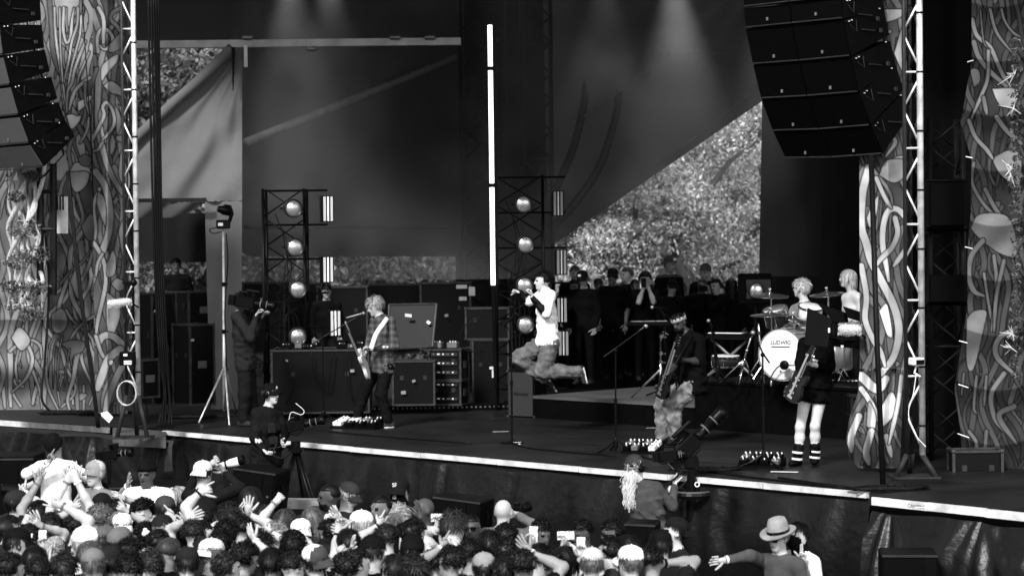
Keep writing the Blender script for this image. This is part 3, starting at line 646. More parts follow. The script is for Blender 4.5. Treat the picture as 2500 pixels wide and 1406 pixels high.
def sheet(name, rows, Yf, mats, wave=None, step=2.0, layers=(), base=.12, gain=1.0):
    # rows: (py, xl, xr); Yf(px, py) world depth; wave(px, py) extra depth of folds
    y0, y1 = rows[0][0], rows[-1][0]; ny = max(2, int((y1 - y0) / step)); wm = max(r[2] - r[1] for r in rows); nx = max(2, int(wm / step))
    py = np.linspace(y0, y1, ny + 1); xl = np.interp(py, [r[0] for r in rows], [r[1] for r in rows]); xr = np.interp(py, [r[0] for r in rows], [r[2] for r in rows])
    U = np.linspace(0, 1, nx + 1); PX = xl[:, None] * (1 - U) + xr[:, None] * U; PY = np.repeat(py[:, None], nx + 1, 1)
    Yw = Yf(PX, PY)
    if wave is not None: Yw = Yw + wave(PX, PY)
    M3 = np.array(CM.to_3x3()); D = np.stack([(PX - 1250) / FPX, -(PY - 703) / FPX, -np.ones_like(PX)], -1) @ M3.T
    K = Yw / D[..., 1]; V = D * K[..., None]; V[..., 2] += CZ; V = V.reshape(-1, 3)
    idx = np.arange((ny + 1) * (nx + 1)).reshape(ny + 1, nx + 1); F = np.stack([idx[:-1, :-1], idx[1:, :-1], idx[1:, 1:], idx[:-1, 1:]], -1).reshape(-1, 4)
    org = V[(ny) * (nx + 1) + nx // 2]
    ob = mesh_np(name, V, F, mats, None, None, True, org); ob.location = org
    if layers or base is not None and mats is PRN:
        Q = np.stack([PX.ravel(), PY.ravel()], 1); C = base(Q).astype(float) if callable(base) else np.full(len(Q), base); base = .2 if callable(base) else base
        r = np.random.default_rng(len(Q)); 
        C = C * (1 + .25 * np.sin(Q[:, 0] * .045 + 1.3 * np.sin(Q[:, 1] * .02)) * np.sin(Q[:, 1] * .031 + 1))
        x0_, x1_ = Q[:, 0].min(), Q[:, 0].max(); ex = []
        for i in range(int((x1_ - x0_) * (y1 - y0) / 4200)):      # small background tendrils and leaves
            cx, cy, an = r.uniform(x0_, x1_), r.uniform(y0, y1), r.uniform(0, 6.28); L_ = r.uniform(18, 44); P_ = [(cx, cy)]
            for j in range(3): an += r.uniform(-.9, .9); P_.append((P_[-1][0] + math.cos(an) * L_ * .35, P_[-1][1] + abs(math.sin(an)) * L_))
            if i % 3: ex.append((P_, 's', r.uniform(4, 9), base * r.uniform(.7, 2.2)))
            else:
                c_, s_ = math.cos(an), math.sin(an); w0 = L_ * .3; ex.append(([(cx, cy), (cx + c_ * L_ * .4 - s_ * w0, cy + s_ * L_ * .4 + c_ * w0), (cx + c_ * L_, cy + s_ * L_), (cx + c_ * L_ * .45 + s_ * w0 * .8, cy + s_ * L_ * .45 - c_ * w0 * .8)], 'b', 0, base * r.uniform(.8, 2.0)))
        for i in range(int((x1_ - x0_) / 16)):                      # long interlaced vines from top to bottom
            xc, am, fr, ph = r.uniform(x0_, x1_), r.uniform(14, 34), r.uniform(.012, .024), r.uniform(0, 6.28)
            for (ya, yb) in ((y0 - 10, y0 + (y1 - y0) * r.uniform(.4, .6)), (y0 + (y1 - y0) * r.uniform(.42, .55), y1 + 10)):
                ph += .6; yy = np.arange(ya, yb, 26); ex.append(([(xc + am * math.sin(fr * y + ph) + .3 * am * math.sin(fr * 2.3 * y), y) for y in yy], 's', r.uniform(9, 17), base * r.uniform(1.1, 2.1)))
        paint(Q, C, ex, (0, 0), 1.0, 1.3)
        for (lay, o, sc) in layers: paint(Q, C, lay, o, sc)
        ca = ob.data.color_attributes.new('print', 'FLOAT_COLOR', 'POINT'); a = np.ones((len(Q), 4), np.float32); a[:, :3] = (1.15 * C ** 1.3 * gain)[:, None]; ca.data.foreach_set('color', a.ravel())
    return ob
PRN = print_mat('banner_print')
Z3 = ((110, 20), 3.055); Z1 = ((20, 420), 2.197); Z2 = ((2060, 380), 1.636); Z6 = ((1780, 0), 2.511)
S = lambda w, v, *p: (p, 's', w, v)
Bl = lambda v, *p: (p, 'b', 0, v)
lw, md, dk = .42, .27, .17
pillar_left = [([S(50, md, (350, 20), (385, 120), (400, 180)), S(50, md, (430, 330), (400, 480), (395, 640), (390, 800), (400, 920), (420, 1010), (460, 1160), (520, 1290), (590, 1400)),
    S(36, .2, (385, 450), (350, 560), (350, 700), (345, 850), (350, 1000), (370, 1130), (420, 1270), (460, 1400)), S(30, lw * .9, (395, 330), (390, 220), (420, 160), (470, 170), (505, 230), (480, 290), (440, 310), (405, 280)), S(34, .36, (400, 0), (430, 60), (440, 130), (435, 200), (435, 260)),
    S(30, .33, (430, 720), (410, 800), (420, 900), (430, 980), (400, 1050), (360, 1070)), S(30, .36, (355, 980), (400, 890), (440, 800), (430, 740), (460, 705), (505, 770), (515, 860), (470, 940), (420, 990)),
    S(34, .2, (560, 0), (500, 40), (490, 90), (540, 140), (590, 230)), Bl(.36, (415, 460), (430, 420), (490, 370), (545, 345), (540, 400), (500, 450), (450, 510), (430, 550), (415, 520)), Bl(.34, (435, 580), (480, 545), (530, 560), (580, 610), (605, 680), (550, 650), (500, 640), (460, 610)),
    Bl(.33, (480, 1010), (500, 940), (525, 990), (520, 1050), (490, 1100)), Bl(.3, (545, 1210), (570, 1060), (605, 1110), (610, 1330), (570, 1300), (550, 1260)), Bl(.3, (545, 715), (600, 770), (605, 840), (570, 800)), Bl(.25, (335, 370), (370, 340), (390, 390), (385, 440), (345, 430)), Bl(.26, (480, 270), (560, 190), (590, 260), (540, 320), (470, 330)), Bl(.27, (530, 950), (580, 950), (600, 975), (570, 1000), (530, 985))],) + Z3,
  ([S(40, .3, (470, 0), (520, 80), (545, 200), (540, 320), (500, 440), (480, 520)), S(22, .33, (490, 90), (460, 180), (470, 300), (465, 370)), Bl(.32, (480, 100), (520, 150), (525, 290), (500, 250), (475, 170)), S(26, .34, (460, 380), (500, 450), (520, 520), (520, 620), (480, 800), (470, 900)),
    S(20, .34, (505, 440), (480, 490), (470, 560)), Bl(.42, (530, 640), (590, 700), (600, 780), (545, 900), (525, 760)), S(40, .4, (480, 920), (510, 880), (560, 880), (610, 920), (640, 950)), S(24, .36, (470, 880), (500, 970), (530, 1010)), S(46, .38, (600, 950), (540, 1000), (500, 1100), (480, 1160)),
    S(40, .3, (640, 1000), (590, 1080), (540, 1200), (520, 1290)), Bl(.27, (590, 320), (610, 260), (640, 250), (640, 400), (615, 460)), Bl(.3, (550, 600), (580, 570), (630, 590), (630, 620), (590, 640)), Bl(.4, (530, 490), (560, 420), (580, 470), (570, 550), (530, 560)), Bl(.7, (535, 1010), (560, 1005), (560, 1030), (540, 1035))],) + Z1]
fan_left = [([S(24, .55, (70, 0), (75, 150), (90, 300), (120, 500), (140, 700), (155, 790)), S(18, .6, (110, 0), (115, 300), (130, 520), (150, 700), (165, 790)), S(26, .6, (140, 0), (135, 150), (150, 240), (165, 260), (190, 220), (200, 100), (215, 0)), S(14, .6, (160, 0), (158, 100), (165, 190)),
    S(22, .55, (245, 0), (240, 120), (200, 250), (180, 380), (160, 470), (140, 560)), S(20, .6, (270, 60), (260, 200), (230, 320), (200, 430), (180, 540), (165, 600)), S(26, .5, (300, 250), (260, 350), (220, 460), (200, 560), (170, 620), (160, 780)), S(18, .5, (330, 330), (290, 420), (250, 520), (240, 620), (235, 760)), S(30, .55, (335, 520), (280, 560), (230, 610), (200, 680), (180, 760)),
    Bl(.7, (245, 700), (340, 650), (340, 690), (250, 770)), S(22, .5, (300, 560), (300, 680), (330, 800)), S(40, .2, (250, 880), (300, 980), (350, 1090), (400, 1200), (460, 1400)), Bl(.75, (160, 800), (200, 790), (240, 805), (270, 800), (255, 850), (200, 905), (175, 860)), Bl(.6, (180, 1220), (230, 1150), (330, 1190), (330, 1280), (280, 1330), (190, 1330)), S(26, .5, (330, 820), (310, 920), (260, 1010)), Bl(.28, (240, 1120), (300, 1090), (345, 1120), (330, 1180), (270, 1170))],) + Z3,
  ([Bl(.5, (330, 0), (430, 0), (420, 70), (370, 110), (340, 80)), S(22, .3, (370, 120), (400, 250), (360, 340)), Bl(.26, (390, 290), (450, 220), (460, 360), (420, 360)), S(14, .3, (280, 600), (330, 540), (400, 480), (450, 410)), S(18, .34, (310, 740), (350, 800), (440, 880), (460, 950)), S(18, .36, (460, 770), (380, 830), (330, 900)),
    Bl(.24, (280, 920), (340, 900), (410, 910), (400, 960), (350, 990), (340, 1050), (320, 960)), S(10, .3, (250, 870), (220, 950), (215, 1100)), S(10, .3, (290, 880), (270, 1000), (265, 1170)), S(10, .3, (330, 950), (310, 1060), (300, 1170)), S(10, .28, (270, 870), (245, 960), (240, 1160)), Bl(.3, (230, 760), (290, 730), (320, 800), (290, 860), (240, 850)),
    S(20, .4, (10, 960), (60, 920), (120, 900), (170, 930), (180, 1000)), S(22, .42, (100, 760), (100, 900), (130, 1000), (100, 1100), (20, 1180)), S(16, .38, (60, 930), (40, 1040), (50, 1130)), Bl(.5, (15, 890), (60, 830), (120, 900), (70, 960)), Bl(.4, (330, 580), (370, 520), (400, 640), (370, 680))],) + Z1]
pl_r = .45
def dim(layers, f): return [([(p, k, w_, v * f) for (p, k, w_, v) in L], o, s_) for (L, o, s_) in layers]
pillar_right = [([S(50, .4, (870, 60), (890, 160), (930, 280), (990, 420), (1010, 560), (1000, 700)), Bl(.32, (880, 60), (1090, 60), (1050, 110), (960, 140), (890, 140)), Bl(.42, (1010, 330), (1060, 170), (1060, 330), (1085, 480), (1040, 400)), Bl(.36, (930, 1040), (1000, 970), (1090, 960), (1090, 1080), (1000, 1100)), Bl(.3, (970, 195), (985, 180), (1000, 195), (985, 212)), S(30, .4, (900, 870), (960, 830), (1020, 870), (960, 960))],) + Z6,
  ([S(34, .5, (100, 50), (75, 150), (70, 280), (90, 350), (110, 420), (150, 500), (200, 600), (220, 700), (200, 800), (150, 870)), S(26, .5, (70, 440), (90, 560), (85, 650), (110, 720), (150, 790), (165, 840)), S(26, .52, (250, 250), (215, 215), (180, 220), (160, 270), (155, 350), (170, 440), (180, 500)), S(24, .5, (205, 250), (215, 310), (190, 370), (150, 410), (130, 440)),
    S(20, .45, (130, 90), (160, 160), (190, 210)), Bl(.45, (90, 250), (115, 190), (140, 160), (130, 240), (105, 290)), Bl(.36, (140, 80), (170, 20), (250, 20), (245, 80), (200, 110)), Bl(.75, (140, 620), (170, 590), (185, 640), (195, 720), (175, 720), (160, 680)), S(22, .4, (250, 370), (200, 440)), S(40, .6, (70, 880), (130, 930), (170, 890)), S(24, .6, (70, 930), (110, 990), (150, 1080)),
    Bl(.6, (150, 1000), (190, 940), (215, 1000), (190, 1050), (150, 1080)), Bl(.55, (90, 1080), (100, 980), (130, 1040), (120, 1100)), S(30, .6, (60, 1040), (30, 1120), (30, 1180)), S(30, .65, (110, 1100), (90, 1180), (100, 1230)), S(24, .5, (170, 1120), (190, 1200)), S(20, .55, (230, 880), (215, 1000), (180, 1150))],) + Z2]
big_right = [([S(30, .5, (1490, 120), (1520, 220), (1600, 290), (1650, 400), (1700, 500), (1770, 600)), S(34, .42, (1500, 260), (1530, 350), (1600, 440), (1700, 530)), S(26, .5, (1590, 310), (1585, 480), (1550, 580), (1480, 740)), S(30, .42, (1560, 600), (1580, 700)), S(30, .48, (1470, 740), (1510, 840), (1580, 920), (1620, 980)), S(34, .4, (1640, 720), (1700, 800), (1790, 880)), S(24, .42, (1600, 60), (1640, 200), (1730, 320)), S(20, .45, (1670, 60), (1690, 130), (1740, 200), (1790, 230)), S(14, .4, (1540, 60), (1560, 250), (1590, 300)),
    Bl(.75, (1610, 545), (1700, 540), (1770, 550), (1760, 640), (1680, 660), (1640, 620)), Bl(.5, (1630, 960), (1720, 920), (1790, 960), (1780, 1130), (1680, 1090), (1620, 1000)), Bl(.4, (1500, 540), (1480, 430), (1530, 430), (1540, 500)), S(26, .3, (1500, 1000), (1490, 1120), (1560, 1250), (1650, 1340)), S(30, .3, (1570, 1160), (1640, 1290), (1740, 1400))],) + Z6,
  ([Bl(.45, (505, 290), (540, 235), (640, 235), (680, 290), (690, 400), (620, 390), (540, 330)), S(24, .4, (555, 340), (510, 400), (500, 480), (520, 540), (560, 560)), S(14, .4, (560, 470), (580, 600), (600, 700)), Bl(.42, (490, 650), (520, 620), (570, 620), (560, 690), (520, 850), (490, 830)), S(18, .36, (600, 400), (610, 520), (590, 700)), S(18, .36, (640, 420), (610, 560), (600, 700)), S(24, .42, (690, 690), (620, 730), (610, 800), (690, 880)), S(22, .4, (640, 870), (590, 950), (600, 1040), (640, 1100)),
    S(12, .35, (480, 870), (470, 960)), S(14, .36, (530, 880), (520, 1000), (530, 1030)), S(14, .36, (570, 880), (560, 1000)), S(18, .36, (500, 1100), (530, 1150), (520, 1240)), S(18, .34, (570, 1100), (560, 1200), (540, 1260)), S(24, .3, (680, 1000), (620, 1040), (690, 1150))],) + Z2]
def fold_y(xf, Yc, kl, kr): return lambda X, Y: Yc + np.where(X < xf, (xf - X) * kl, (X - xf) * kr)
W = lambda amp, a, b, p: (lambda X, Y: amp * np.sin(X * a + Y * b + p))
tag(sheet('banner', [(-30, -80, 232), (430, -80, 232), (1000, -80, 232)], lambda X, Y: 30.6 + (232 - X) * .002, PRN, lambda X, Y: .05 * np.sin(X * .03 + 1.2 * np.sin(Y * .012)) + np.where(Y > 780, .13 * np.sin((Y - 780) * .042) * (Y > 780), 0) - .25 * np.exp(-((X - 190 - (Y - 650) * .15) / 22) ** 2) * np.exp(-((Y - 680) / 120) ** 2), 2.2, fan_left, lambda Q: np.where(Q[:, 1] < 440, .42, .17 + .06 * (Q[:, 0] < 110)), gain=.62), 'wide printed vine banner behind the left speaker hang, buckled at the bottom', 'banner', 'printed vine banners')  # print base paler in the upper part: the brighter light there is painted in
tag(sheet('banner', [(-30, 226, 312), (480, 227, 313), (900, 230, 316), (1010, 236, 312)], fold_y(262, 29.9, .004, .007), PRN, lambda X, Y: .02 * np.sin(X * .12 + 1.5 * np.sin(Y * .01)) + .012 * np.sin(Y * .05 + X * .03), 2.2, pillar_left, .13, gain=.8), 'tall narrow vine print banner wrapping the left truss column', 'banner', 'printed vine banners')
tag(sheet('banner', [(-30, 2120, 2214), (380, 2098, 2214), (900, 2099, 2212), (960, 2094, 2206), (1020, 2074, 2202), (1070, 2066, 2200), (1110, 2070, 2198), (1142, 2096, 2196)], fold_y(2168, 23.9, .003, .004), PRN, lambda X, Y: .02 * np.sin(X * .09 + 1.5 * np.sin(Y * .01)) + np.where(Y > 900, .07 * np.sin(X * .16 + Y * .012), 0) - np.where(Y > 960, .25 * np.sin(np.clip((Y - 960) / 180, 0, 1) * 3.1), 0), 2.2, pillar_right, .12, gain=1.0), 'tall vine print banner with a flared bottom on the right truss column', 'banner', 'printed vine banners')
tag(sheet('banner', [(-30, 2372, 2600), (150, 2372, 2600), (300, 2345, 2600), (390, 2372, 2600), (520, 2370, 2600), (620, 2362, 2600), (750, 2362, 2600), (850, 2346, 2600), (950, 2330, 2600), (1050, 2345, 2600), (1170, 2352, 2600), (1205, 2440, 2600)], lambda X, Y: 24.2 - (X - 2340) * .001, PRN, lambda X, Y: .11 * np.abs(np.sin(Y * .0235 + .4 * np.sin(X * .02))) + .02 * np.sin(X * .05), 2.3, dim(big_right, .85), .10, gain=.42), 'broad vine print banner hanging in pleats at the right edge', 'banner', 'printed vine banners')
# cloth walls
CLG = mat('tent_cloth_grey', .25, .85, var=.14, scale=1.2, bump=.25, bscale=5, translucent=.25); CLD = mat('tent_cloth_dark', .085, .9, var=.16, scale=.9, bump=.2, bscale=3, translucent=.15); CLB = mat('black_curtain', .03, .9, var=.3, scale=1.0, bump=.2, bscale=4); CLM = mat('tent_cloth_mid', .16, .85, var=.16, scale=1.0, bump=.25, bscale=3, translucent=.25)
def tw(name, label, cat, rows, Yf, m, wave=None, step=5.0): step = step * 1.6; return tag(sheet(name, rows, Yf, m, wave, step, (), None), label, cat)
tw('tent_wall', 'pale grey tent cloth pulled up in a slanting edge', 'tent wall', [(116, 556, 592), (150, 530, 591), (300, 372, 591), (352, 318, 591), (490, 300, 591)], lambda X, Y: 34.4 + (591 - X) * .002, CLG, lambda X, Y: .06 * np.sin((X - 560) * .05 + (Y - 130) * .035) * np.clip((Y - 120) / 200, 0, 1) + .022 * np.sin(np.arctan2(Y - 100, 600 - X) * 31 + .8 * np.sin(Y * .03)), 3.0)
tw('tent_wall', 'upright strip of pale grey tent cloth beside the opening', 'tent wall', [(492, 500, 591), (700, 505, 590), (1015, 516, 588)], lambda X, Y: 34.4 + (591 - X) * .002, CLG, lambda X, Y: .03 * np.sin(X * .09 + np.sin(Y * .008) * 2), 3.0)
tw('tent_flap', 'loose grey tent flap sagging under the doorway bar', 'tent wall', [(494, 300, 500), (510, 300, 480), (532, 300, 420)], lambda X, Y: 34.7 + 0 * X, CLM, lambda X, Y: .05 * np.sin(X * .08 + Y * .1), 3.0)
tw('tent_wall', 'large dark back tent wall behind the left light tower', 'tent wall', [(-30, 585, 1125), (540, 585, 1125), (612, 585, 1125), (626, 604, 1112)], lambda X, Y: 36.5 + (X - 590) * .008, CLD, lambda X, Y: .16 * np.sin(X * .018 + np.sin(Y * .006) * 1.5) + .07 * np.sin(Y * .02 + X * .01) + .03 * np.sin(X * .07 + Y * .03), 6.0)
tw('black_drape', 'narrow black drape behind the central scaffold tower', 'drape', [(-30, 1112, 1345), (330, 1112, 1345), (600, 1112, 1345), (1000, 1112, 1345)], lambda X, Y: 41.3 + 0 * X, CLB, lambda X, Y: .06 * np.sin(X * .07), 6.0)
tw('tent_canopy', 'grey tent canopy with a long slanting lower edge', 'tent canopy', [(-30, 1325, 1950), (205, 1330, 1940), (240, 1330, 1872), (420, 1335, 1610), (590, 1345, 1362)], lambda X, Y: 41.0 - (X - 1330) * .007, CLM, lambda X, Y: .10 * np.sin((X - 1200) * .012 + (Y) * .014) + .16 * np.sin(np.arctan2(Y + 250, 1980 - X) * 24), 5.0)
tw('roof_valance', 'dark valance hanging above the left opening', 'valance', [(-30, 318, 592), (80, 318, 592), (100, 318, 592)], lambda X, Y: 35.6 + 0 * X, CLD, lambda X, Y: .05 * np.sin(X * .03), 6.0)
tw('curtain', 'tall black side curtain behind the drum riser', 'curtain', [(-30, 1862, 2340), (240, 1861, 2340), (680, 1853, 2340), (1000, 1853, 2340)], lambda X, Y: 36.4 - (X - 1855) * .009, CLB, lambda X, Y: .10 * np.sin(X * .05 + .5 * np.sin(Y * .008)) + .03 * np.sin(X * .13), 5.0)
# ------------------------------------------------------------------ hillside and trees behind
HILL = mat('hill_earth', .035, .95, var=.5, scale=.8)
def hz(x, y): return GZ + max(0, (y - 52)) * .35 + .5 * math.sin(x * .3) * max(0, min(1, (y - 48) / 10))
V = []; F = []
for j in range(30):
    for i in range(50): x = -40 + i * 2.0; y = 46 + j * 2; V.append((x, y, hz(x, y)))
for j in range(29):
    for i in range(49): q = j * 50 + i; F.append((q, q + 1, q + 51, q + 50))
struct(mesh_np('hill', V, F, HILL))
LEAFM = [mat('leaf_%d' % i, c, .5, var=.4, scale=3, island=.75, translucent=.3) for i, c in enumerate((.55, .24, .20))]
BARK = mat('bark', .12, .9, var=.4, scale=8, bump=.6, bscale=30, stretch=(4, 4, 1))
def leaf_cloud(rd, clumps, n, size, flat=.5):
    ci = rd.integers(0, len(clumps), n); c = np.array([q[0] for q in clumps])[ci]; r = np.array([q[1] for q in clumps])[ci]
    d = rd.normal(size=(n, 3)); d /= np.linalg.norm(d, axis=1)[:, None]; p = c + d * (r * rd.uniform(.2, 1, n) ** .6)[:, None] * np.array([1.15, 1.15, .62])
    nn = d * .6 + rd.normal(size=(n, 3)) * .8; nn /= np.linalg.norm(nn, axis=1)[:, None]; t = np.cross(nn, rd.normal(size=(n, 3))); t /= np.linalg.norm(t, axis=1)[:, None]; w_ = np.cross(nn, t)
    s = size * rd.uniform(.6, 1.4, n)[:, None]
    V = np.stack([p - t * s, p + w_ * s * flat + nn * s * .12, p + t * s, p - w_ * s * flat + nn * s * .12], 1).reshape(-1, 3); F = np.arange(n * 4).reshape(n, 4)
    return V, F
def tree(x, y, z, h, cr, n, size, label, li, seed, group='trees on the slope behind the stage'):
    rd = np.random.default_rng(seed); T = thing('tree', label, 'tree', (x, y, z), 0, group); b = MB(); base = Vector((x, y, z)); tips = []
    pts = [base + Vector((.12 * math.sin(i * 1.3 + seed) * i, .1 * math.cos(i + seed) * i, h * .62 * i / 5)) for i in range(6)]; b.tube(pts, [.22 - .03 * i for i in range(6)], 8)
    for q in range(9):
        a = pts[2 + q % 4]; an = q * 2.4 + seed; e = a + Vector((math.cos(an) * cr * .75, math.sin(an) * cr * .75, h * rd.uniform(.12, .36))); m_ = a.lerp(e, .5) + Vector((0, 0, .25)); b.tube([a, m_, e], [.09, .06, .02], 6); tips += [e, m_]
    b.build('trunk', BARK, T, True)
    cl = [(np.array(t) + rd.normal(size=3) * .2, cr * rd.uniform(.16, .3)) for t in tips] + [(np.array(base) + np.array([rd.normal() * cr * .5, rd.normal() * cr * .5, h * rd.uniform(.3, .98)]), cr * rd.uniform(.13, .3)) for _ in range(46)]
    V, F = leaf_cloud(rd, cl, n, size); mesh_np('crown', V, F, LEAFM[li], None, T, False, (x, y, z))
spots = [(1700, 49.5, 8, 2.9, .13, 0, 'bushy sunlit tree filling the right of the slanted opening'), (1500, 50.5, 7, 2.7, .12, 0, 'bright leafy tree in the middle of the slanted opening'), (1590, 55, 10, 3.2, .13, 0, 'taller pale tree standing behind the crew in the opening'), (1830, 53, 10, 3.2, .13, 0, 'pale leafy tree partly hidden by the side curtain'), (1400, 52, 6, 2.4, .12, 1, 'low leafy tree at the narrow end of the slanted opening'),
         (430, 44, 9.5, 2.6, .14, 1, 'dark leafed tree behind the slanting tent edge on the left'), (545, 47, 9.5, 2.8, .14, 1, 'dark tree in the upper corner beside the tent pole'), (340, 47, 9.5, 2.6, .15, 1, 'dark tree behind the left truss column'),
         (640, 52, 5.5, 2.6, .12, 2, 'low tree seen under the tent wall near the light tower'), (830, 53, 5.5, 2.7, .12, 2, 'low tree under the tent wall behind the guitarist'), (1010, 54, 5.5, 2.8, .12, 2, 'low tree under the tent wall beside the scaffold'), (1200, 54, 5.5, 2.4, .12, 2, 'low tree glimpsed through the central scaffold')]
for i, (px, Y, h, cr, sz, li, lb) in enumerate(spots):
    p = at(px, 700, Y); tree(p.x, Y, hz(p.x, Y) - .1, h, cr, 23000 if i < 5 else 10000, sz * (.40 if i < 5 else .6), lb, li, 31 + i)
tw('black_drape', 'low black sheet added for the darkness behind the risers', 'drape', [(770, 1335, 1880), (1010, 1335, 1880)], lambda X, Y: 38.6 + 0 * X, mat('dark_fill', .008, .9), lambda X, Y: .05 * np.sin(X * .06), 6.0)  # added dark sheet, so that the onlookers' legs sink into the gloom
tw('black_drape', 'black sheet added for the darkness in the left tent doorway', 'drape', [(520, 300, 506), (640, 300, 506)], lambda X, Y: 36.4 + 0 * X, CLB, lambda X, Y: .05 * np.sin(X * .06), 6.0)  # added dark sheet in place of the doorway's shade, hides the bright leaves
hm_ = [at(x, y, 34.25 + (591 - x) * .002) for x, y in ((566, 118), (500, 184), (430, 246), (372, 300), (318, 352))]
tag(MB().tube([Vector(p) for p in catmull([tuple(p) for p in hm_], 6)], .085, 10).build('rolled_hem', CLG, None, True), 'rolled up hem along the slanting edge of the pale tent cloth', 'tent hem')
for lb, pts in (('level seam line across the top of the grey canopy', [(1600, 128, 38.6), (1730, 132, 37.8), (1862, 135, 36.9)]), ('slanting seam line down the grey canopy', [(1425, 285, 40.0), (1530, 210, 39.3), (1632, 128, 38.5)]), ('lower seam near the slanting canopy edge', [(1600, 405, 38.8), (1740, 305, 37.9), (1860, 205, 37.0)])): tag(MB().tube([at(*p) - Vector((0, .12, 0)) for p in pts], .018, 6).build('canopy_seam', mat('seam_tape', .22, .8)), lb, 'seam')
# ------------------------------------------------------------------ speaker hangs
def line_array(label, px, py, Y, back, zs, width, depth, grille, ext=2):
    F0 = at(px, py, Y); T = thing('speaker_array', label, 'speaker array', (F0.x, F0.y, F0.z), YAW, 'hanging speaker arrays')
    b_ = list(back); z_ = list(zs)
    for _ in range(ext): b_.insert(0, b_[0] - .02); z_.insert(0, z_[0] + .40)
    P = [F0 + NV * b_[i] + Vector((0, 0, z_[i])) for i in range(len(b_))]
    for i in range(len(P) - 1):
        a, c = P[i], P[i + 1]; dn = (c - a).normalized(); bk = EV.cross(dn); bk = bk if bk.dot(NV) > 0 else -bk; g = .008
        a2 = a + dn * g; c2 = c - dn * g; tp = .03; ins = dn * .045
        ol = [a2, c2, c2 + bk * depth - ins, a2 + bk * depth + ins]
        cab = part('cabinet', BLK, T, lambda b: b.prism([p + EV * .0 for p in ol], EV * width))
        for h in (0, 1):                           # two angled grilles that meet in a shallow vee
            x0 = EV * (.02 + h * (width / 2 - .012)); x1 = EV * (width / 2 - .008 + h * (width / 2 - .012)); m0 = -bk * (.012 if h == 0 else .04); m1 = -bk * (.04 if h == 0 else .012); q = dn * .022
            part('grille', grille, cab, lambda b: b.add([a2 + q + x0 + m0, a2 + q + x1 + m1, c2 - q + x1 + m1, c2 - q + x0 + m0, a2 + q + x0, a2 + q + x1, c2 - q + x1, c2 - q + x0], [(0, 3, 2, 1), (0, 1, 5, 4), (1, 2, 6, 5), (2, 3, 7, 6), (3, 0, 4, 7)]))
            xm = (x0 + x1) / 2 + (m0 + m1) / 2 - bk * .012; part('badge', GREY, cab, lambda b: b.box(c2 - dn * .075 + xm, (.022, .012, .034), YAW)); part('rim', DKGREY, cab, lambda b: b.tube([c2 - dn * .008 + x0 + m0 - bk * .006, c2 - dn * .008 + x1 + m1 - bk * .006], .009, 6))
        sx = EV * (width + .012)
        [part('rigging_pin', CHR, cab, lambda b: b.ball(a2 + dn * .03 + sx * (1 if e else 0) - EV * (0 if e else .012) + bk * y_, .014, 8, 5)) for y_ in (.05, .10, depth - .1) for e in (0, 1)]
        part('side_rail', DKGREY, cab, lambda b: b.box(a2 + dn * .2 + sx + bk * depth * .5, (.02, .22, .012), YAW)); part('side_handle', DKGREY, cab, lambda b: b.box(a2 + dn * .26 + sx + bk * depth * .8, (.02, .06, .05), YAW, bev=.008)); part('safety_wire', DKGREY, cab, lambda b: b.tube([a2 + dn * .07 + sx + bk * .06, a2 + dn * .16 + sx * 1.02 + bk * .12, a2 + dn * .05 + sx + bk * .18], .004, 5))
    part('cable', RUB, T, lambda b: b.tube([P[0] + NV * (depth + .02) + EV * width * .6, P[-1] + NV * (depth + .1) + EV * width * .6 + Vector((0, 0, .2)), P[-1] + NV * .4 + EV * width * .6 + Vector((0, 0, -.1))], .015, 6))
    return T
GR1 = mat('grille_black', .008, .6, var=.2, scale=60, bump=.3, bscale=300, spec=.12); GR2 = mat('grille_lit', .12, .6, var=.1, scale=60, bump=.3, bscale=300)  # second grille is a paler copy: brighter light on the far array, as colour
line_array('near hanging line array of black double-grille speaker cabinets, upper right', 1816, 20, 24.2, [0, .03, .15, .29, .49, .71], [0, -.225, -.61, -.98, -1.325, -1.62], 1.33, .72, GR1)
line_array('far hanging line array with pale grey grilles, cut by the left frame edge', -160, 82, 29.6, [0, .05, .15, .27, .42, .64], [0, -.40, -.78, -1.16, -1.52, -1.82], 1.62, .62, GR2)
# ------------------------------------------------------------------ trusses
def truss(T, a, c, w_, d_, m, rc=.025, rl=.012, pitch=.5, ux=None, four=True, names=('chord', 'brace'), clamp=True):
    a = Vector(a); c = Vector(c); ax = (c - a).normalized(); ux = Vector(ux or EV); ux = (ux - ax * ux.dot(ax)).normalized(); uy = ax.cross(ux); L = (c - a).length
    cs = [ux * w_ / 2 + uy * d_ / 2, ux * w_ / 2 - uy * d_ / 2, -ux * w_ / 2 - uy * d_ / 2, -ux * w_ / 2 + uy * d_ / 2] if four else [ux * w_ / 2, -ux * w_ / 2 + uy * d_ / 2, -ux * w_ / 2 - uy * d_ / 2]
    for o in cs: part(names[0], m, T, lambda b: b.tube([a + o, c + o], rc, 10), True)
    n = max(2, int(L / pitch)); k = len(cs)
    for q in range(k):
        o1, o2 = cs[q], cs[(q + 1) % k]
        def fn(b):
            for i in range(n):
                z0 = ax * (L * i / n); z1 = ax * (L * (i + .5) / n); z2 = ax * (L * (i + 1) / n)
                b.tube([a + o1 + z0, a + o2 + z1], rl, 6); b.tube([a + o2 + z1, a + o1 + z2], rl, 6)
                if i % 2 == 0: b.tube([a + o1 + z0, a + o2 + z0], rl, 6)
        part(names[1], m, T, fn, True)
SC0 = mat('truss_shade', .06, .5, .3)
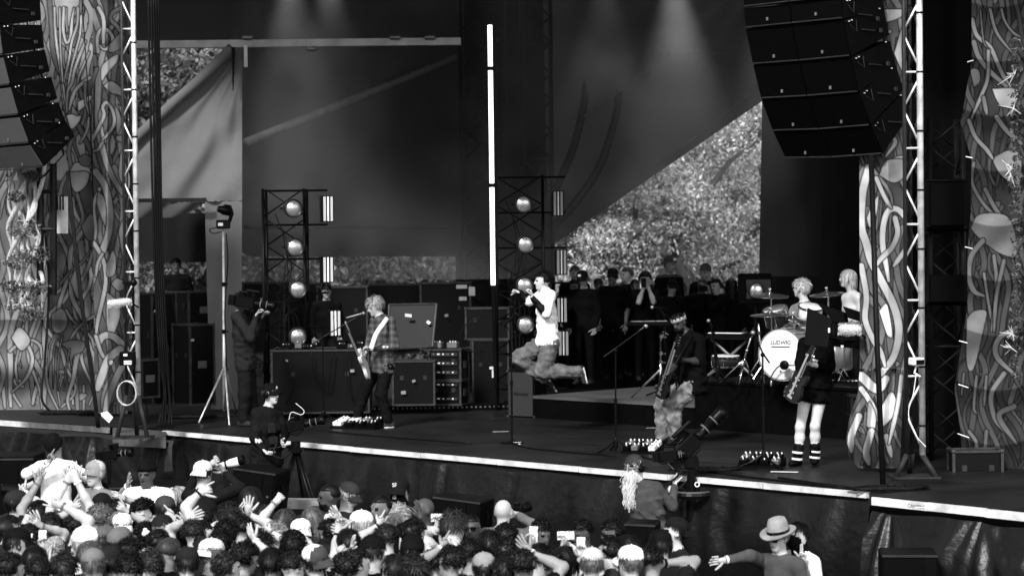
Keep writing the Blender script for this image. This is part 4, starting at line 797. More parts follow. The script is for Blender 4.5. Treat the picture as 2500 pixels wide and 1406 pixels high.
def column(px, py0, py1, Y, label, m=ALU, w_=.16, pitch=.8):
    a = at(px, py1, Y); a.x -= .0; top = Vector((a.x, a.y, 8.1)); T = thing('truss_column', label, 'truss', a, 0, 'upright silver trusses')
    cs = [Vector((0, 0, 0)), Vector((-w_, .03, 0)), Vector((-w_ / 2, .16, 0))]
    for i, o in enumerate(cs): part('chord', m if i == 0 else SC0, T, lambda b: b.tube([a + o, top + o], .034 if i == 0 else .022, 14), True)
    n = int((8.1 - a.z) / pitch)
    for i in range(n):
        z0 = Vector((0, 0, pitch * i + .06)); z1 = Vector((0, 0, pitch * (i + .5) + .02)); z2 = Vector((0, 0, pitch * (i + 1) - .02))
        for q, (o1, o2) in enumerate(((cs[0], cs[1]), (cs[1], cs[2]), (cs[2], cs[0]))):
            mm = m if q == 0 else SC0
            for u_, v_ in ((o1 + z0, o2 + z1), (o2 + z1 + Vector((0, 0, .05)), o1 + z2)): part('brace', mm, T, lambda b: b.tube([a + u_, a + v_], .0125, 6), True)
            if q == 0: part('rung', mm, T, lambda b: b.tube([a + o1 + z2 + Vector((0, 0, .05)), a + o2 + z2 + Vector((0, 0, .05))], .0125, 6), True)
    for o in cs: part('base_foot', DKGREY, T, lambda b: b.tube([a + o, Vector((a.x - w_ / 2 + (o.x + w_ / 2) * 2.6, a.y + (o.y - .06) * 2.6 + .06, .02))], .03, 8), True)
    part('base_plate', DKGREY, T, lambda b: b.box((a.x - w_ / 2, a.y + .06, .02), (.5, .4, .02)))
    for z in np.arange(.3, 6, .62): part('cable_tie', RUB, T, lambda b: b.lathe(a + Vector((0, 0, z)), (0, 0, 1), [(0, .040), (.02, .040)], 10))
    return T
column(338, 0, 965, 29.2, 'silver truss column at the left front corner of the stage')
column(2252, 0, 1110, 23.3, 'silver truss column beside the right pillar banner')
# ------------------------------------------------------------------ hanging cables and poles
def cable(name, label, cat, runs, r, m=RUB, group=None, n=7):
    o = Vector(runs[0][0]); T = MB()
    for pts in runs: T.tube(pts, r, n)
    ob = T.build(name, m, None, True, tuple(Vector(runs[0][-1]))); return tag(ob, label, cat, group)
def pxrun(pts, n=6):
    P = [tuple(at(x, y, Y)) for x, y, Y in pts]; C = catmull(P, n); return [Vector(p) for p in C]
cable('cable_bundle', 'thick bundle of black cables hanging beside the left truss', 'cables', [pxrun([(362 + d * 6, -30, 30.0), (368 + d * 6 + 2 * math.sin(d), 300, 30.0), (376 + d * 5, 600, 29.9), (388 + d * 5, 860, 29.8), (398 + d * 4 + 3 * math.cos(d * 2), 960, 29.8), (385 + d * 9, 1045, 29.7)]) for d in range(5)], .016)
cable('cable_drop', 'black cable drop from the left array to the deck', 'cables', [pxrun([(163 + d * 4, 420, 29.2), (192 + d * 4, 700, 29.0), (220 + d * 4, 900, 28.9), (238 + d * 4, 1044, 28.9)]) for d in range(2)], .017)
cable('cable_drop', 'thin black cable clipped down the pale left banner', 'cables', [pxrun([(108 + d * 3, 560, 30.0), (118 + d * 3, 700, 30.0), (108 + d * 3, 880, 29.8), (100 + d * 3, 970, 29.6), (125 + d * 5, 1010, 29.4)]) for d in range(2)], .009)
cable('support_pole', 'tall black pole below the near speaker array', 'pole', [[at(2127, 380, 23.2), at(2140, 800, 23.0), at(2158, 1236, 22.6)]], .03)
cable('support_rope', 'thin black rope down the front of the left banner', 'rope', [[at(200, 0, 29.7), at(220, 300, 29.7), at(228, 480, 29.7)]], .008)
for lb, pts, r in (('first dark curved cable swooping across the grey canopy', [(1432, 200, 40.2), (1425, 260, 40.1), (1400, 360, 40), (1358, 462, 39.8)], .075), ('second longer dark cable swooping across the canopy', [(1512, 225, 39.6), (1500, 300, 39.5), (1462, 410, 39.4), (1400, 500, 39.3), (1345, 560, 39.2)], .075)): cable('cable_swag', lb, 'cables', [pxrun(pts, 8)], r, DKGREY)
# ------------------------------------------------------------------ roof beam, slanting pole and clamps
T = thing('roof_beam', 'silvery horizontal roof beam crossing above the tent walls', 'beam', at(700, 105, 35.3))
part('beam', mat('beam_metal', .42, .5, .5, var=.3, scale=3), T, lambda b: b.box((at(325, 104, 35.3) + at(1125, 108, 35.3)) / 2, ((at(1125, 108, 35.3) - at(325, 104, 35.3)).length, .12, .115), M=Matrix.Rotation(R(.0), 4, 'Y')))
for (x, y) in ((605, 92), (762, 120), (965, 92), (1050, 92)): part('clamp', STEEL, T, lambda b: b.box(at(x, y, 35.2), (.18, .1, .07), bev=.02))
part('bracket', WHT, T, lambda b: b.box(at(600, 138, 35.2), (.055, .05, .34)))
T = tag(MB().tube([at(600, 348, 36.1), at(1110, 142, 39.8)], .07, 10).build('tent_pole', mat('pole_grey', .22, .6, .2), None, True), 'slanting grey pole in front of the dark back wall', 'pole')
tag(MB().tube([at(570, 116, 34.2), at(569, 222, 34.2)], [.03, .008], 8).build('hanging_strap', RUB), 'short black strap hanging from the tent corner', 'strap')
tag(MB().box((at(318, 488, 34.3) + at(500, 490, 34.3)) / 2, (1.2, .06, .06)).build('door_bar', DKGREY), 'dark bar across the top of the tent doorway', 'bar')
tag(MB().tube([at(600, 555, 36.0), at(1110, 556, 39.9)], .035, 8).build('wall_rail', DKGREY), 'low horizontal rail along the dark back wall', 'rail')
# central scaffold
SC = mat('scaffold_dark', .03, .5, .4)
T = thing('scaffold_tower', 'dark scaffold tower in the middle of the stage rear', 'scaffold', at(1230, 1000, 39.5)); a = at(1235, 1010, 39.5); a.z = 0
truss(T, a + Vector((-.35, 0, 0)), Vector((a.x - .35, a.y, 8)), .75, .75, SC, .045, .022, 1.1, Vector((1, 0, 0)))
T = thing('scaffold_tower', 'dark scaffold legs showing at the edge of the scaffold drape', 'scaffold', at(1320, 1000, 38.8)); a = at(1318, 1005, 38.6); a.z = 0
truss(T, a, Vector((a.x, a.y, 8)), .5, .5, SC, .04, .02, .9, Vector((1, 0, 0)))
# glowing tube
TUBE = mat('tube_glow', .8, .4, emit=1.25, var=.05); a = at(1196, 62, 33.6); c = at(1204, 696, 33.6)
T = thing('light_tube', 'tall white vertical light tube in the middle of the stage', 'light tube', c)
n0 = 0
for f0, f1 in ((0, .163), (.172, .61), (.622, 1.0)): part('tube', TUBE, T, lambda b: b.tube([a.lerp(c, f0), a.lerp(c, f1)], .036, 12), True)
part('back_rail', BLKM, T, lambda b: b.box((a + c) / 2 + Vector((.06, .03, 0)), (.06, .05, (a - c).length)))
for f0 in (.167, .616): part('clamp', BLKM, T, lambda b: b.lathe(a.lerp(c, f0) - Vector((0, 0, .03)), (0, 0, 1), [(0, .05), (.06, .05)], 12))
part('tail_pole', BLKM, T, lambda b: b.tube([c, Vector((c.x + .03, c.y, 0))], .03, 8))
# ------------------------------------------------------------------ light towers
LAMPG = mat('lamp_glass', .7, .26, .85, var=.2, scale=14, bump=.05, bscale=45, emit=.03); LED = mat('led_face', .45, .4, emit=.12, var=.1); LEDL = mat('led_line', .9, .4, emit=.5)
HOUS = mat('lamp_housing', .05, .35, .5)
def lamp(T, p, d, r=.115):
    d = Vector(d).normalized()
    h = part('lamp', HOUS, T, lambda b: b.lathe(p - d * .17, d, [(0, .03), (.01, .06), (.04, r * .8), (.10, r * 1.12), (.165, r * 1.22), (.19, r * 1.22), (.19, r * 1.05), (.165, r)], 22), True)
    part('lamp_glass', LAMPG, h, lambda b: b.lathe(p - d * .008, d, [(0, r * 1.02), (.012, r * .95), (.026, r * .7), (.034, r * .35), (.036, .001)], 22), True)
    sd = d.cross(Vector((0, 0, 1))).normalized()
    part('yoke', BLKM, h, lambda b: b.tube([p - d * .06 + sd * r * 1.35, p - d * .12 + sd * r * 1.4 + Vector((0, 0, -.0)), p - d * .24, p - d * .12 - sd * r * 1.4, p - d * .06 - sd * r * 1.35], .014, 6))
LEDD = mat('led_face_dim', .22, .4, emit=.03, var=.1); LEDLD = mat('led_line_dim', .4, .4, emit=.1)
def led(T, p, d, w_=.15, h_=.36, dim=False):
    d = Vector(d).normalized(); sd = Vector((0, 0, 1)).cross(d).normalized(); M = facing(p, sd); Mr = M.to_3x3().to_4x4()
    h = part('led_panel', BLKM, T, lambda b: b.box(p - d * .12, (w_ + .03, h_ + .03, .24), M=Mr, bev=.01))
    for i in (-1, 0, 1): part('led_strip', (LEDD if i else LEDLD) if dim else (LED if i else LEDL), h, lambda b: b.box(p + sd * i * w_ * .33 + d * .004, (w_ * (.27 if i else .12), h_, .012), M=Mr))
    for i in (-.5, .5): part('divider', BLK, h, lambda b: b.box(p + sd * i * w_ * .36 + d * .006, (.012, h_ * 1.01, .014), M=Mr))
def light_tower(label, x0, x1, ytop, Y, lamps, leds, dirl, dirs):
    a = at((x0 + x1) / 2, 1000, Y); a.z = 0; tp = at((x0 + x1) / 2, ytop, Y); wd = (at(x1, 600, Y) - at(x0, 600, Y)).length
    T = thing('light_tower', label, 'light tower', a, 0, 'stage light towers')
    truss(T, a, Vector((a.x, a.y, tp.z)), wd, .45, BLKM, .024, .012, .8, Vector((1, 0, 0)))
    for i, z in enumerate(np.linspace(.3, tp.z - .03, 7)): part('rung', BLKM, T, lambda b: b.tube([Vector((a.x - wd / 2, a.y - .22, z)), Vector((a.x + wd / 2 + .35, a.y - .22, z))], .016, 6))
    for (x, y) in lamps: lamp(T, at(x, y, Y - .42), dirl)
    for (x, y) in leds: led(T, at(x, y, Y - .5), dirs, dim=x0 > 1000)
    for q in range(5): part('cable', RUB, T, lambda b: b.tube(pxrun([(x0 + 20 + q * 17, ytop + 60 + q * 40, Y - .3), (x0 + 60 - q * 9, ytop + 180 + q * 20, Y - .36), (x0 + 30 + q * 12, ytop + 330, Y - .3), (x0 + 50, ytop + 520, Y - .3)]), .008, 5))
DL = (-.35, -1, -.05)
light_tower('left light tower with five round lamps and bar panels', 652, 752, 462, 33.2, [(716, 509), (720, 604), (727, 706), (727, 821), (724, 929)], [(801, 510), (801, 658), (819, 789), (808, 925)], (.42, -1, -.03), (.25, -1, 0))
light_tower('right light tower with four round lamps behind the singer', 1215, 1330, 430, 34.2, [(1278, 499), (1283, 597), (1281, 697), (1283, 793)], [(1363, 497), (1371, 640), (1372, 757), (1376, 838)], (.30, -1, -.03), (.05, -1, 0))
# ------------------------------------------------------------------ road cases and backline
CASE = mat('case_black', .006, .5, var=.4, scale=5, bump=.08)
CEDGE = mat('case_edge', .07, .5, .2, var=.35, scale=12)
def road_case(label, x0, y0, x1, y1, Y, depth=.6, yaw=None, rows=0, extra=None, group='road cases', z=None):
    yaw = YAW if yaw is None else yaw; pc = at((x0 + x1) / 2, y1, Y); wd = (x1 - x0) / FPX * Y; ht = (y1 - y0) / FPX * Y
    if abs(yaw) > .2: wd = max(.25, wd / (abs(math.cos(yaw)) + .55 * abs(math.sin(yaw)))); depth = min(depth, wd * .8 + .1)
    c = Vector((pc.x, Y, pc.z)); T = thing('road_case', label, 'road case', c, yaw, group, world=False); hx, hy = wd / 2, depth / 2; b = MB(); b.box((0, 0, ht / 2), (wd - .01, depth - .01, ht - .01)); b.build('shell', CASE, T)
    r = .014
    for x in (-1, 1):
        for y in (-1, 1): MB().box((x * hx, y * hy, ht / 2), (.03, .03, ht)).build('edge_rail', CEDGE, T)
    for z_ in (0, ht):
        for y in (-1, 1): MB().box((0, y * hy, z_), (wd - .03, .028, .028)).build('edge_rail', CEDGE, T)
        for x in (-1, 1): MB().box((x * hx, 0, z_), (.028, depth - .03, .028)).build('edge_rail', CEDGE, T)
    for x in (-1, 1):
        for y in (-1, 1):
            for z_ in (0, ht): MB().ball((x * hx, y * hy, z_), .028, 8, 6).build('corner', CEDGE, T)
    for x in (-.28, .28): MB().box((x * wd, -hy - .004, ht * .62), (.06, .012, .07), bev=.004).build('latch', DKGREY, T)
    MB().box((hx + .004, 0, ht * .5), (.012, .16, .11), bev=.004).build('handle', STEEL, T)
    for i in range(rows): 
        z_ = ht * (.25 + .6 * i / max(1, rows - 1)) if rows > 1 else ht * .55
        MB().box((-.0, -hy - .012, z_), (wd * .82, .014, ht * .12)).build('rack_unit', DKGREY, T)
        for q in range(5): MB().box((-wd * .33 + q * wd * .15, -hy - .022, z_ + .004), (.022 + .02 * (q % 2), .012, .018)).build('display', WHT if q % 3 else GREY, T)
    if extra: extra(T, wd, depth, ht)
    return T
road_case('tall road case behind the left truss under a worktable', 346, 716, 420, 985, 33.6, .6)
road_case('dark road case with pale edges standing behind the tripod', 436, 792, 512, 985, 33.2, .6)
road_case('wide road case top behind the tent doorway', 420, 712, 520, 800, 35.6, .7)
road_case('small road case with wheels beside the cable bundle', 338, 878, 372, 968, 32.6, .4)
road_case('long black worktable case behind the left guitarist', 672, 852, 905, 1002, 32.8, .8, 0.0)
road_case('low road case with a shiny latch behind the guitarist', 962, 880, 1062, 985, 33.2, .5, 0.0)
road_case('upper rack case with lit displays and small boxes on it', 1052, 852, 1140, 925, 33.6, .45, -.25, 3)
road_case('lower rack case with displays under the other rack', 1052, 928, 1140, 985, 33.6, .45, -.25, 2)
road_case('dark amplifier stack with a pale strip beside the light tube', 1142, 752, 1246, 826, 35.4, .5, -.1)
road_case('lower dark case with a pale strip beside the light tube', 1160, 828, 1246, 985, 35.4, .5, -.1)
road_case('dark backline case behind the rack cases', 1030, 690, 1150, 850, 37.2, .6, 0.)
road_case('dark backline case left of the guitarist', 780, 700, 900, 850, 37.0, .6, 0.)
road_case('dark backline case behind the cameraman', 600, 690, 700, 860, 37.0, .6, 0.)
road_case('far dark case beneath the tent gap in the middle', 900, 694, 1030, 860, 38.5, .6, 0.)
road_case('far dark case glimpsed behind the light tower', 690, 692, 790, 860, 38.4, .6, 0.)
T = thing('open_case_lid', 'propped open road case lid with stickers behind the guitarist', 'case lid', at(1005, 850, 33.5))
c0, c1, c2, c3 = at(948, 852, 33.5), at(1056, 846, 33.4), at(1066, 742, 33.6), at(950, 744, 33.7)
part('panel', CASE, T, lambda b: b.prism([c0, c1, c2, c3], (0, .06, 0)))
for p, q in ((c0, c1), (c1, c2), (c2, c3), (c3, c0)): part('edge_rail', CEDGE, T, lambda b: b.tube([p, q], .018, 6))
for x, y, w_ in ((997, 770, .1), (1046, 787, .06)): part('sticker', GAFF, T, lambda b: b.box(at(x, y, 33.45), (w_, .01, .045), M=Matrix.Rotation(.15 if x < 1000 else .6, 4, 'Y')))
for x, lb in ((1068, 'left small silver effects box on the rack case'), (1106, 'right small silver effects box on the rack case')):
    p = at(x, 850, 33.6); T = thing('effects_box', lb, 'effects box', p); part('housing', GREY, T, lambda b: b.box(p + Vector((0, 0, .05)), (.16, .14, .09), -.3, bev=.01)); [part('knob', WHT, T, lambda b: b.lathe(p + Vector((-.04 + .04 * i, -.04, .092)), (0, 0, 1), [(0, .012), (.02, .01)], 8)) for i in range(3)]
# small rail of bolts along the back of the deck
T = thing('cable_ramp', 'dark studded cable ramp along the rear of the deck', 'cable ramp', at(1000, 992, 33)); A0, A1 = onz(750, 1010), onz(1246, 1000); 
part('ramp', BLK, T, lambda b: b.prism([A0, A1, A1 + Vector((0, .25, 0)), A0 + Vector((0, .25, 0))], (0, 0, .09)))
for i in range(44): part('stud', STEEL, T, lambda b: b.box(A0.lerp(A1, (i + .5) / 44) + Vector((0, -.005, .055)), (.025, .015, .022), M=Matrix.Rotation(.5, 4, 'Y')))
# scaffold labels beside the tube
for x, y, w_, lb in ((1127, 700, .17, 'long pale label stuck on the dark amp by the tube'), (1152, 711, .1, 'square pale label stuck on the dark amp by the tube'), (1130, 729, .12, 'small pale label under the two other labels')): tag(MB().box(at(x, y, 35.1), (w_, .01, .06 if w_ != .1 else .14)).build('paper_label', mat('label_grey', .25, .8)), lb, 'label')
tag(MB().box(at(1203, 898, 34.5), (.1, .02, .04)).box(at(1204, 912, 34.5), (.04, .02, .12)).build('paper_tag', GAFF), 'white paper tag hanging on the gear behind the mic stand', 'tag')
# ------------------------------------------------------------------ guitar cabinet
T = thing('guitar_cabinet', 'grey fronted guitar speaker cabinet behind the singer', 'amplifier', at(1287, 1018, 32.3)); c = at(1287, 1018, 32.3); ht = (1018 - 902) / FPX * 32.3
Mx = Matrix.Rotation(YAW + .25, 4, 'Z'); fx = Mx @ Vector((1, 0, 0)); fy = Mx @ Vector((0, 1, 0))
part('shell', BLK, T, lambda b: b.box(c + Vector((0, 0, ht / 2)), (.46, .36, ht), M=Mx, bev=.02)); g = part('grille_cloth', mat('amp_cloth', .06, .8, var=.1, scale=80, bump=.3, bscale=200), T, lambda b: b.box(c + Vector((0, 0, ht / 2)) - fy * .182, (.41, .012, ht - .06), M=Mx))
text_mesh('Marshall', .075, facing(c + Vector((0, 0, ht * .50)) - fy * .190, fx), 'lettering', BLK, g, .35)
[part('corner', CEDGE, T, lambda b: b.ball(c + fx * x * .225 - fy * .17 + Vector((0, 0, z)), .022, 8, 6)) for x in (-1, 1) for z in (.02, ht - .02)]
# ------------------------------------------------------------------ risers
def riser(label, s0, s1, t0, t1, h, top):
    T = thing('stage_riser', label, 'riser', ST((s0 + s1) / 2, t0, 0)); part('frame', BLK, T, lambda b: b.prism([ST(s0, t0, .008), ST(s1, t0, .008), ST(s1, t1, .008), ST(s0, t1, .008)], (0, 0, h - .05)))
    n = max(1, int((s1 - s0) / 1.22))
    for i in range(n): part('deck_panel', top, T, lambda b: b.prism([ST(s0 - .02 + (s1 - s0 + .04) * i / n + .004, t0 - .02, h - .04), ST(s0 - .02 + (s1 - s0 + .04) * (i + 1) / n - .004, t0 - .02, h - .04), ST(s0 - .02 + (s1 - s0 + .04) * (i + 1) / n - .004, t1, h - .04), ST(s0 - .02 + (s1 - s0 + .04) * i / n + .004, t1, h - .04)], (0, 0, .04)))
    return T
def to_st(p): d = p - EA; return d.dot(EV), d.dot(NV)
ra = to_st(onz(1328, 1019)); rb = to_st(onz(1700, 1047)); rc = to_st(onz(2069, 1077))
TR = (ra[1] + rb[1] + rc[1]) / 3
riser('low grey-topped riser behind the mic stand', ra[0], rb[0] - .01, TR, TR + 5.5, .33, mat('riser_top', .12, .5, var=.3, scale=2, streak=.06))
riser('taller black riser under the drum kit', rb[0], rc[0] + 1.6, TR, TR + 3.6, .66, BLK)
# ------------------------------------------------------------------ instruments and stage gear
def mic_stand(label, base, top, tilt_pts, tripod=True, group='microphone stands', mic=None, rb=.15, legs=None, mm=BLKM):
    base = Vector(base); top = Vector(top); T = thing('microphone_stand', label, 'mic stand', base, 0, group)
    if tripod:
        for i in range(3):
            a = i * 2.094 + .5 + base.x; e = base + Vector((math.cos(a) * .3, math.sin(a) * .3, .012)); part('leg', mm, T, lambda b: b.tube([base + Vector((0, 0, .16)), base.lerp(e, .5) + Vector((0, 0, .06)), e], [.014, .012, .014], 7))
        part('collar', mm, T, lambda b: b.lathe(base + Vector((0, 0, .06)), (0, 0, 1), [(0, .035), (.1, .03), (.13, .018)], 12))
    else: part('round_base', BLK, T, lambda b: b.lathe(base, (0, 0, 1), [(0, rb), (.012, rb), (.022, rb * .85), (.03, .03), (.06, .02)], 28))
    part('pole', mm, T, lambda b: b.tube([base + Vector((0, 0, .02)), base.lerp(top, .5), base.lerp(top, .501), top], [.014, .014, .010, .010], 10))
    part('clutch', mm, T, lambda b: b.lathe(base.lerp(top, .48), top - base, [(0, .02), (.06, .02)], 10))
    if tilt_pts: part('boom', mm, T, lambda b: b.tube([Vector(p) for p in tilt_pts], .0095, 8)); part('boom_joint', mm, T, lambda b: b.ball(top, .026, 10, 6))
    if mic:
        a, c = Vector(mic[0]), Vector(mic[1]); d = (c - a).normalized(); m = part('microphone', mic[2] if len(mic) > 2 else PLAS, T, lambda b: b.lathe(a, d, [(0, .011), (.02, .012), ((c - a).length - .05, .018), ((c - a).length - .04, .024)], 12))
        part('mic_grille', mat('mic_mesh', .35, .4, .7) if len(mic) < 4 else mic[3], m, lambda b: b.ball(c - d * .02, .027, 12, 8), True)
    return T
b0 = onz(1250, 1083); mic_stand('straight microphone stand with a round base in front of the singer', b0, at(1248, 785, b0.y), None, False, mic=(at(1229, 796, b0.y), at(1262, 764, b0.y - .03), PLAS, PLAS), rb=.155)
tag(MB().box(onz(1263, 1079, .033), (.1, .035, .002), .4).box(onz(1268, 1083, .033), (.03, .1, .002), .1).build('tape_mark', GAFF), 'white tape mark stuck on the round mic stand base', 'tape')
b0 = onz(1503, 1105); mic_stand('tripod boom stand in front of the percussion pad', b0, at(1503, 856, b0.y), [at(1474, 871, b0.y), at(1503, 850, b0.y), at(1572, 800, b0.y + .1)], mic=(at(1560, 808, b0.y + .08), at(1580, 794, b0.y + .1)))
b0 = onz(1864, 1142); mic_stand('tripod boom stand beside the pedals in front of the drum', b0, at(1862, 866, b0.y), [at(1879, 886, b0.y), at(1862, 862, b0.y), at(1846, 822, b0.y + .02)], mic=(at(1820, 832, b0.y + .02), at(1841, 809, b0.y)))
b0 = onz(790, 1034); mic_stand('boom microphone stand reaching toward the plaid shirt guitarist', b0, at(788, 824, b0.y), [at(762, 840, b0.y), at(790, 822, b0.y), at(868, 776, b0.y)], mic=(at(846, 776, b0.y), at(891, 764, b0.y), STEEL))
b0 = onz(1752, 932, .66); mic_stand('thin clip microphone stand at the drum riser edge', b0, at(1742, 815, b0.y), [at(1758, 905, b0.y), at(1742, 830, b0.y), at(1733, 788, b0.y)], mic=(at(1740, 800, b0.y), at(1728, 780, b0.y)))
b0 = onz(1625, 968, .33); mic_stand('microphone stand rising behind the percussion pad', b0, at(1622, 770, b0.y), [at(1622, 770, b0.y), at(1612, 755, b0.y)], mic=(at(1622, 752, b0.y), at(1589, 750, b0.y)))
def guitar(label, pb, ph, nrm_, body_m, bass=False, guard=None, head_m=None, scale=1.0, neck_m=None):
    pb = Vector(pb); ph = Vector(ph); ax = (ph - pb).normalized(); n = Vector(nrm_); n = (n - ax * n.dot(ax)).normalized(); sd = ax.cross(n); L = (ph - pb).length
    T = thing('bass_guitar' if bass else 'electric_guitar', label, 'bass guitar' if bass else 'guitar', pb)
    ol = [(-.22, 0), (-.21, .09), (-.15, .155), (-.07, .16), (.0, .125), (.06, .115), (.13, .145), (.20, .135), (.215, .10), (.17, .055), (.15, .03), (.15, -.03), (.165, -.06), (.19, -.095), (.17, -.125), (.11, -.125), (.05, -.11), (-.02, -.125), (-.09, -.16), (-.17, -.15), (-.215, -.08)]
    C = catmull([(x * scale, y * scale) for x, y in ol] + [(ol[0][0] * scale, 0)], 3)
    bo = part('body', body_m, T, lambda b: b.prism([pb + ax * x + sd * y for x, y in C], n * .045))
    if guard is not None: part('pickguard', guard, bo, lambda b: b.prism([pb + n * .046 + ax * x * .62 + sd * (y * .6 - .02) for x, y in C], n * .003))
    for x in (-.07, .02, .09): part('pickup', PLAS if guard is not None else CHR, bo, lambda b: b.box(pb + ax * x + n * .054, (.025, .075, .012), M=facing((0, 0, 0), ax, sd)))
    part('bridge', CHR, bo, lambda b: b.box(pb - ax * .13 + n * .052, (.03, .08, .012), M=facing((0, 0, 0), ax, sd)))
    for x, y in ((-.12, -.1), (-.06, -.11), (-.16, -.08)): part('knob', CHR, bo, lambda b: b.lathe(pb + ax * x + sd * y + n * .045, n, [(0, .011), (.015, .009)], 10))
    hl = .19; nk = part('neck', neck_m or mat('maple', .3, .4), T, lambda b: b.prism([pb + ax * .12 + sd * .027 + n * .035, pb + ax * .12 - sd * .027 + n * .035, ph - ax * hl - sd * .021 + n * .035, ph - ax * hl + sd * .021 + n * .035], n * .022))
    part('fingerboard', mat('rosewood', .05, .4), nk, lambda b: b.prism([pb + ax * .14 + sd * .026 + n * .0575, pb + ax * .14 - sd * .026 + n * .0575, ph - ax * hl - sd * .02 + n * .0575, ph - ax * hl + sd * .02 + n * .0575], n * .004))
    hd = part('headstock', head_m or body_m, T, lambda b: b.prism([ph - ax * hl + sd * .021 + n * .03, ph - ax * hl - sd * .021 + n * .03, ph - ax * .14 - sd * .045 + n * .03, ph - sd * .03 + n * .03, ph + sd * .015 + n * .03, ph - ax * .13 + sd * .028 + n * .03], n * .015))
    for i in range(4 if bass else 6): part('tuner', CHR, hd, lambda b: b.tube([ph - ax * (.13 - i * (.035 if bass else .024)) + sd * .02 + n * .037, ph - ax * (.13 - i * (.035 if bass else .024)) + sd * (.06 if bass else .052) + n * .037], [.005, .011 if bass else .009], 7))
    part('strings', CHR, T, lambda b: b.prism([pb - ax * .12 + sd * .016 + n * .064, pb - ax * .12 - sd * .016 + n * .064, ph - ax * .1 - sd * .014 + n * .064, ph - ax * .1 + sd * .014 + n * .064], n * .001))
    return T
def strap(label, pts, m, w_=.05):
    P = [Vector(p) for p in catmull([tuple(p) for p in pts], 5)]; b = MB(); vs = []; 
    for i, p in enumerate(P):
        t = (P[min(i + 1, len(P) - 1)] - P[max(0, i - 1)]).normalized(); sdv = t.cross(Vector((0, -1, 0))).normalized(); vs += [p - sdv * w_ / 2, p + sdv * w_ / 2, p + sdv * w_ / 2 + Vector((0, .006, 0)), p - sdv * w_ / 2 + Vector((0, .006, 0))]
    fs = [(4 * i + a, 4 * i + (a + 1) % 4, 4 * i + 4 + (a + 1) % 4, 4 * i + 4 + a) for i in range(len(P) - 1) for a in range(4)]
    return tag(b.add(vs, fs).build('guitar_strap', m, None, True, tuple(P[-1])), label, 'strap')
def tripod(T, apex, feet, r=.016, m=ALU, brace=None):
    for f_ in feet: part('leg', m, T, lambda b: b.tube([apex, Vector(apex).lerp(Vector(f_), .55), f_], [r * 1.2, r, r * .8], 8), True); part('foot', RUB, T, lambda b: b.ball(f_, r * 1.3, 8, 5))
def video_camera(label, c, d, up=(0, 0, 1), s=1.0, lens=.3, hood=.06, finder=True, mat_l=PLAS, cat='video camera'):
    c = Vector(c); d = Vector(d).normalized(); u = Vector(up); u = (u - d * u.dot(d)).normalized(); sd = d.cross(u); Mr = facing((0, 0, 0), d, u); T = thing('video_camera', label, cat, c - u * .1 * s, 0, 'camera crew cameras')
    bo = part('body', PLAS, T, lambda b: b.box(c, (.3 * s, .17 * s, .12 * s), M=Mr, bev=.012 * s))
    part('shoulder_pad', RUB, bo, lambda b: b.box(c - u * .1 * s, (.2 * s, .04 * s, .1 * s), M=Mr, bev=.01 * s))
    for i in range(4): part('button', GREY if i % 2 else WHT, bo, lambda b: b.box(c + d * (-.1 + .055 * i) * s - sd * .062 * s + u * (.03 - .05 * (i % 2)) * s, (.025 * s, .018 * s, .008), M=Mr))
    part('battery', PLAS, T, lambda b: b.box(c - d * .21 * s, (.1 * s, .16 * s, .1 * s), M=Mr, bev=.008 * s))
    ln = part('lens', mat_l, T, lambda b: b.lathe(c + d * .15 * s, d, [(0, .05 * s), (.04 * s, .055 * s), (.05 * s, .05 * s), (lens * .55 * s, .05 * s), (lens * .58 * s, .062 * s), (lens * .85 * s, .066 * s), (lens * s, hood * 1.25 * s), (lens * s + .06 * s, hood * 1.45 * s), (lens * s + .06 * s, hood * 1.3 * s), (lens * s + .01, hood * .9 * s)], 20), True)
    part('lens_glass', GLASS, ln, lambda b: b.lathe(c + d * (.15 + lens) * s, d, [(0, hood * s), (.01 * s, hood * .8 * s), (.015 * s, .001)], 18), True)
    for q in (.35, .7): part('lens_ring', GREY, ln, lambda b: b.lathe(c + d * (.15 + lens * q) * s, d, [(0, .064 * s), (.006, .068 * s), (.014 * s, .064 * s)], 18))
    part('handle', PLAS, T, lambda b: b.tube([c - d * .1 * s + u * .09 * s, c - d * .08 * s + u * .15 * s, c + d * .1 * s + u * .15 * s, c + d * .13 * s + u * .09 * s], .014 * s, 7))
    if finder: part('viewfinder', PLAS, T, lambda b: b.box(c + d * .06 * s + u * .13 * s - sd * .1 * s, (.16 * s, .09 * s, .09 * s), M=Mr, bev=.01 * s)); part('top_microphone', RUB, T, lambda b: b.lathe(c + d * .0 + u * .19 * s + sd * .04 * s, d, [(0, .012 * s), (.03 * s, .018 * s), (.2 * s, .018 * s), (.22 * s, .01 * s)], 10))
    for i in range(3): part('cable', RUB if i else GREY, T, lambda b: b.tube(catmull([tuple(c - d * .18 * s - u * .04 * s * i - sd * .07 * s), tuple(c - d * .05 * s - sd * (.12 + .03 * i) * s + u * (.04 - .1 * i) * s), tuple(c + d * .12 * s - sd * .1 * s - u * .05 * s), tuple(c + d * .2 * s - sd * .06 * s)], 5), .006 * s, 5))
    return T
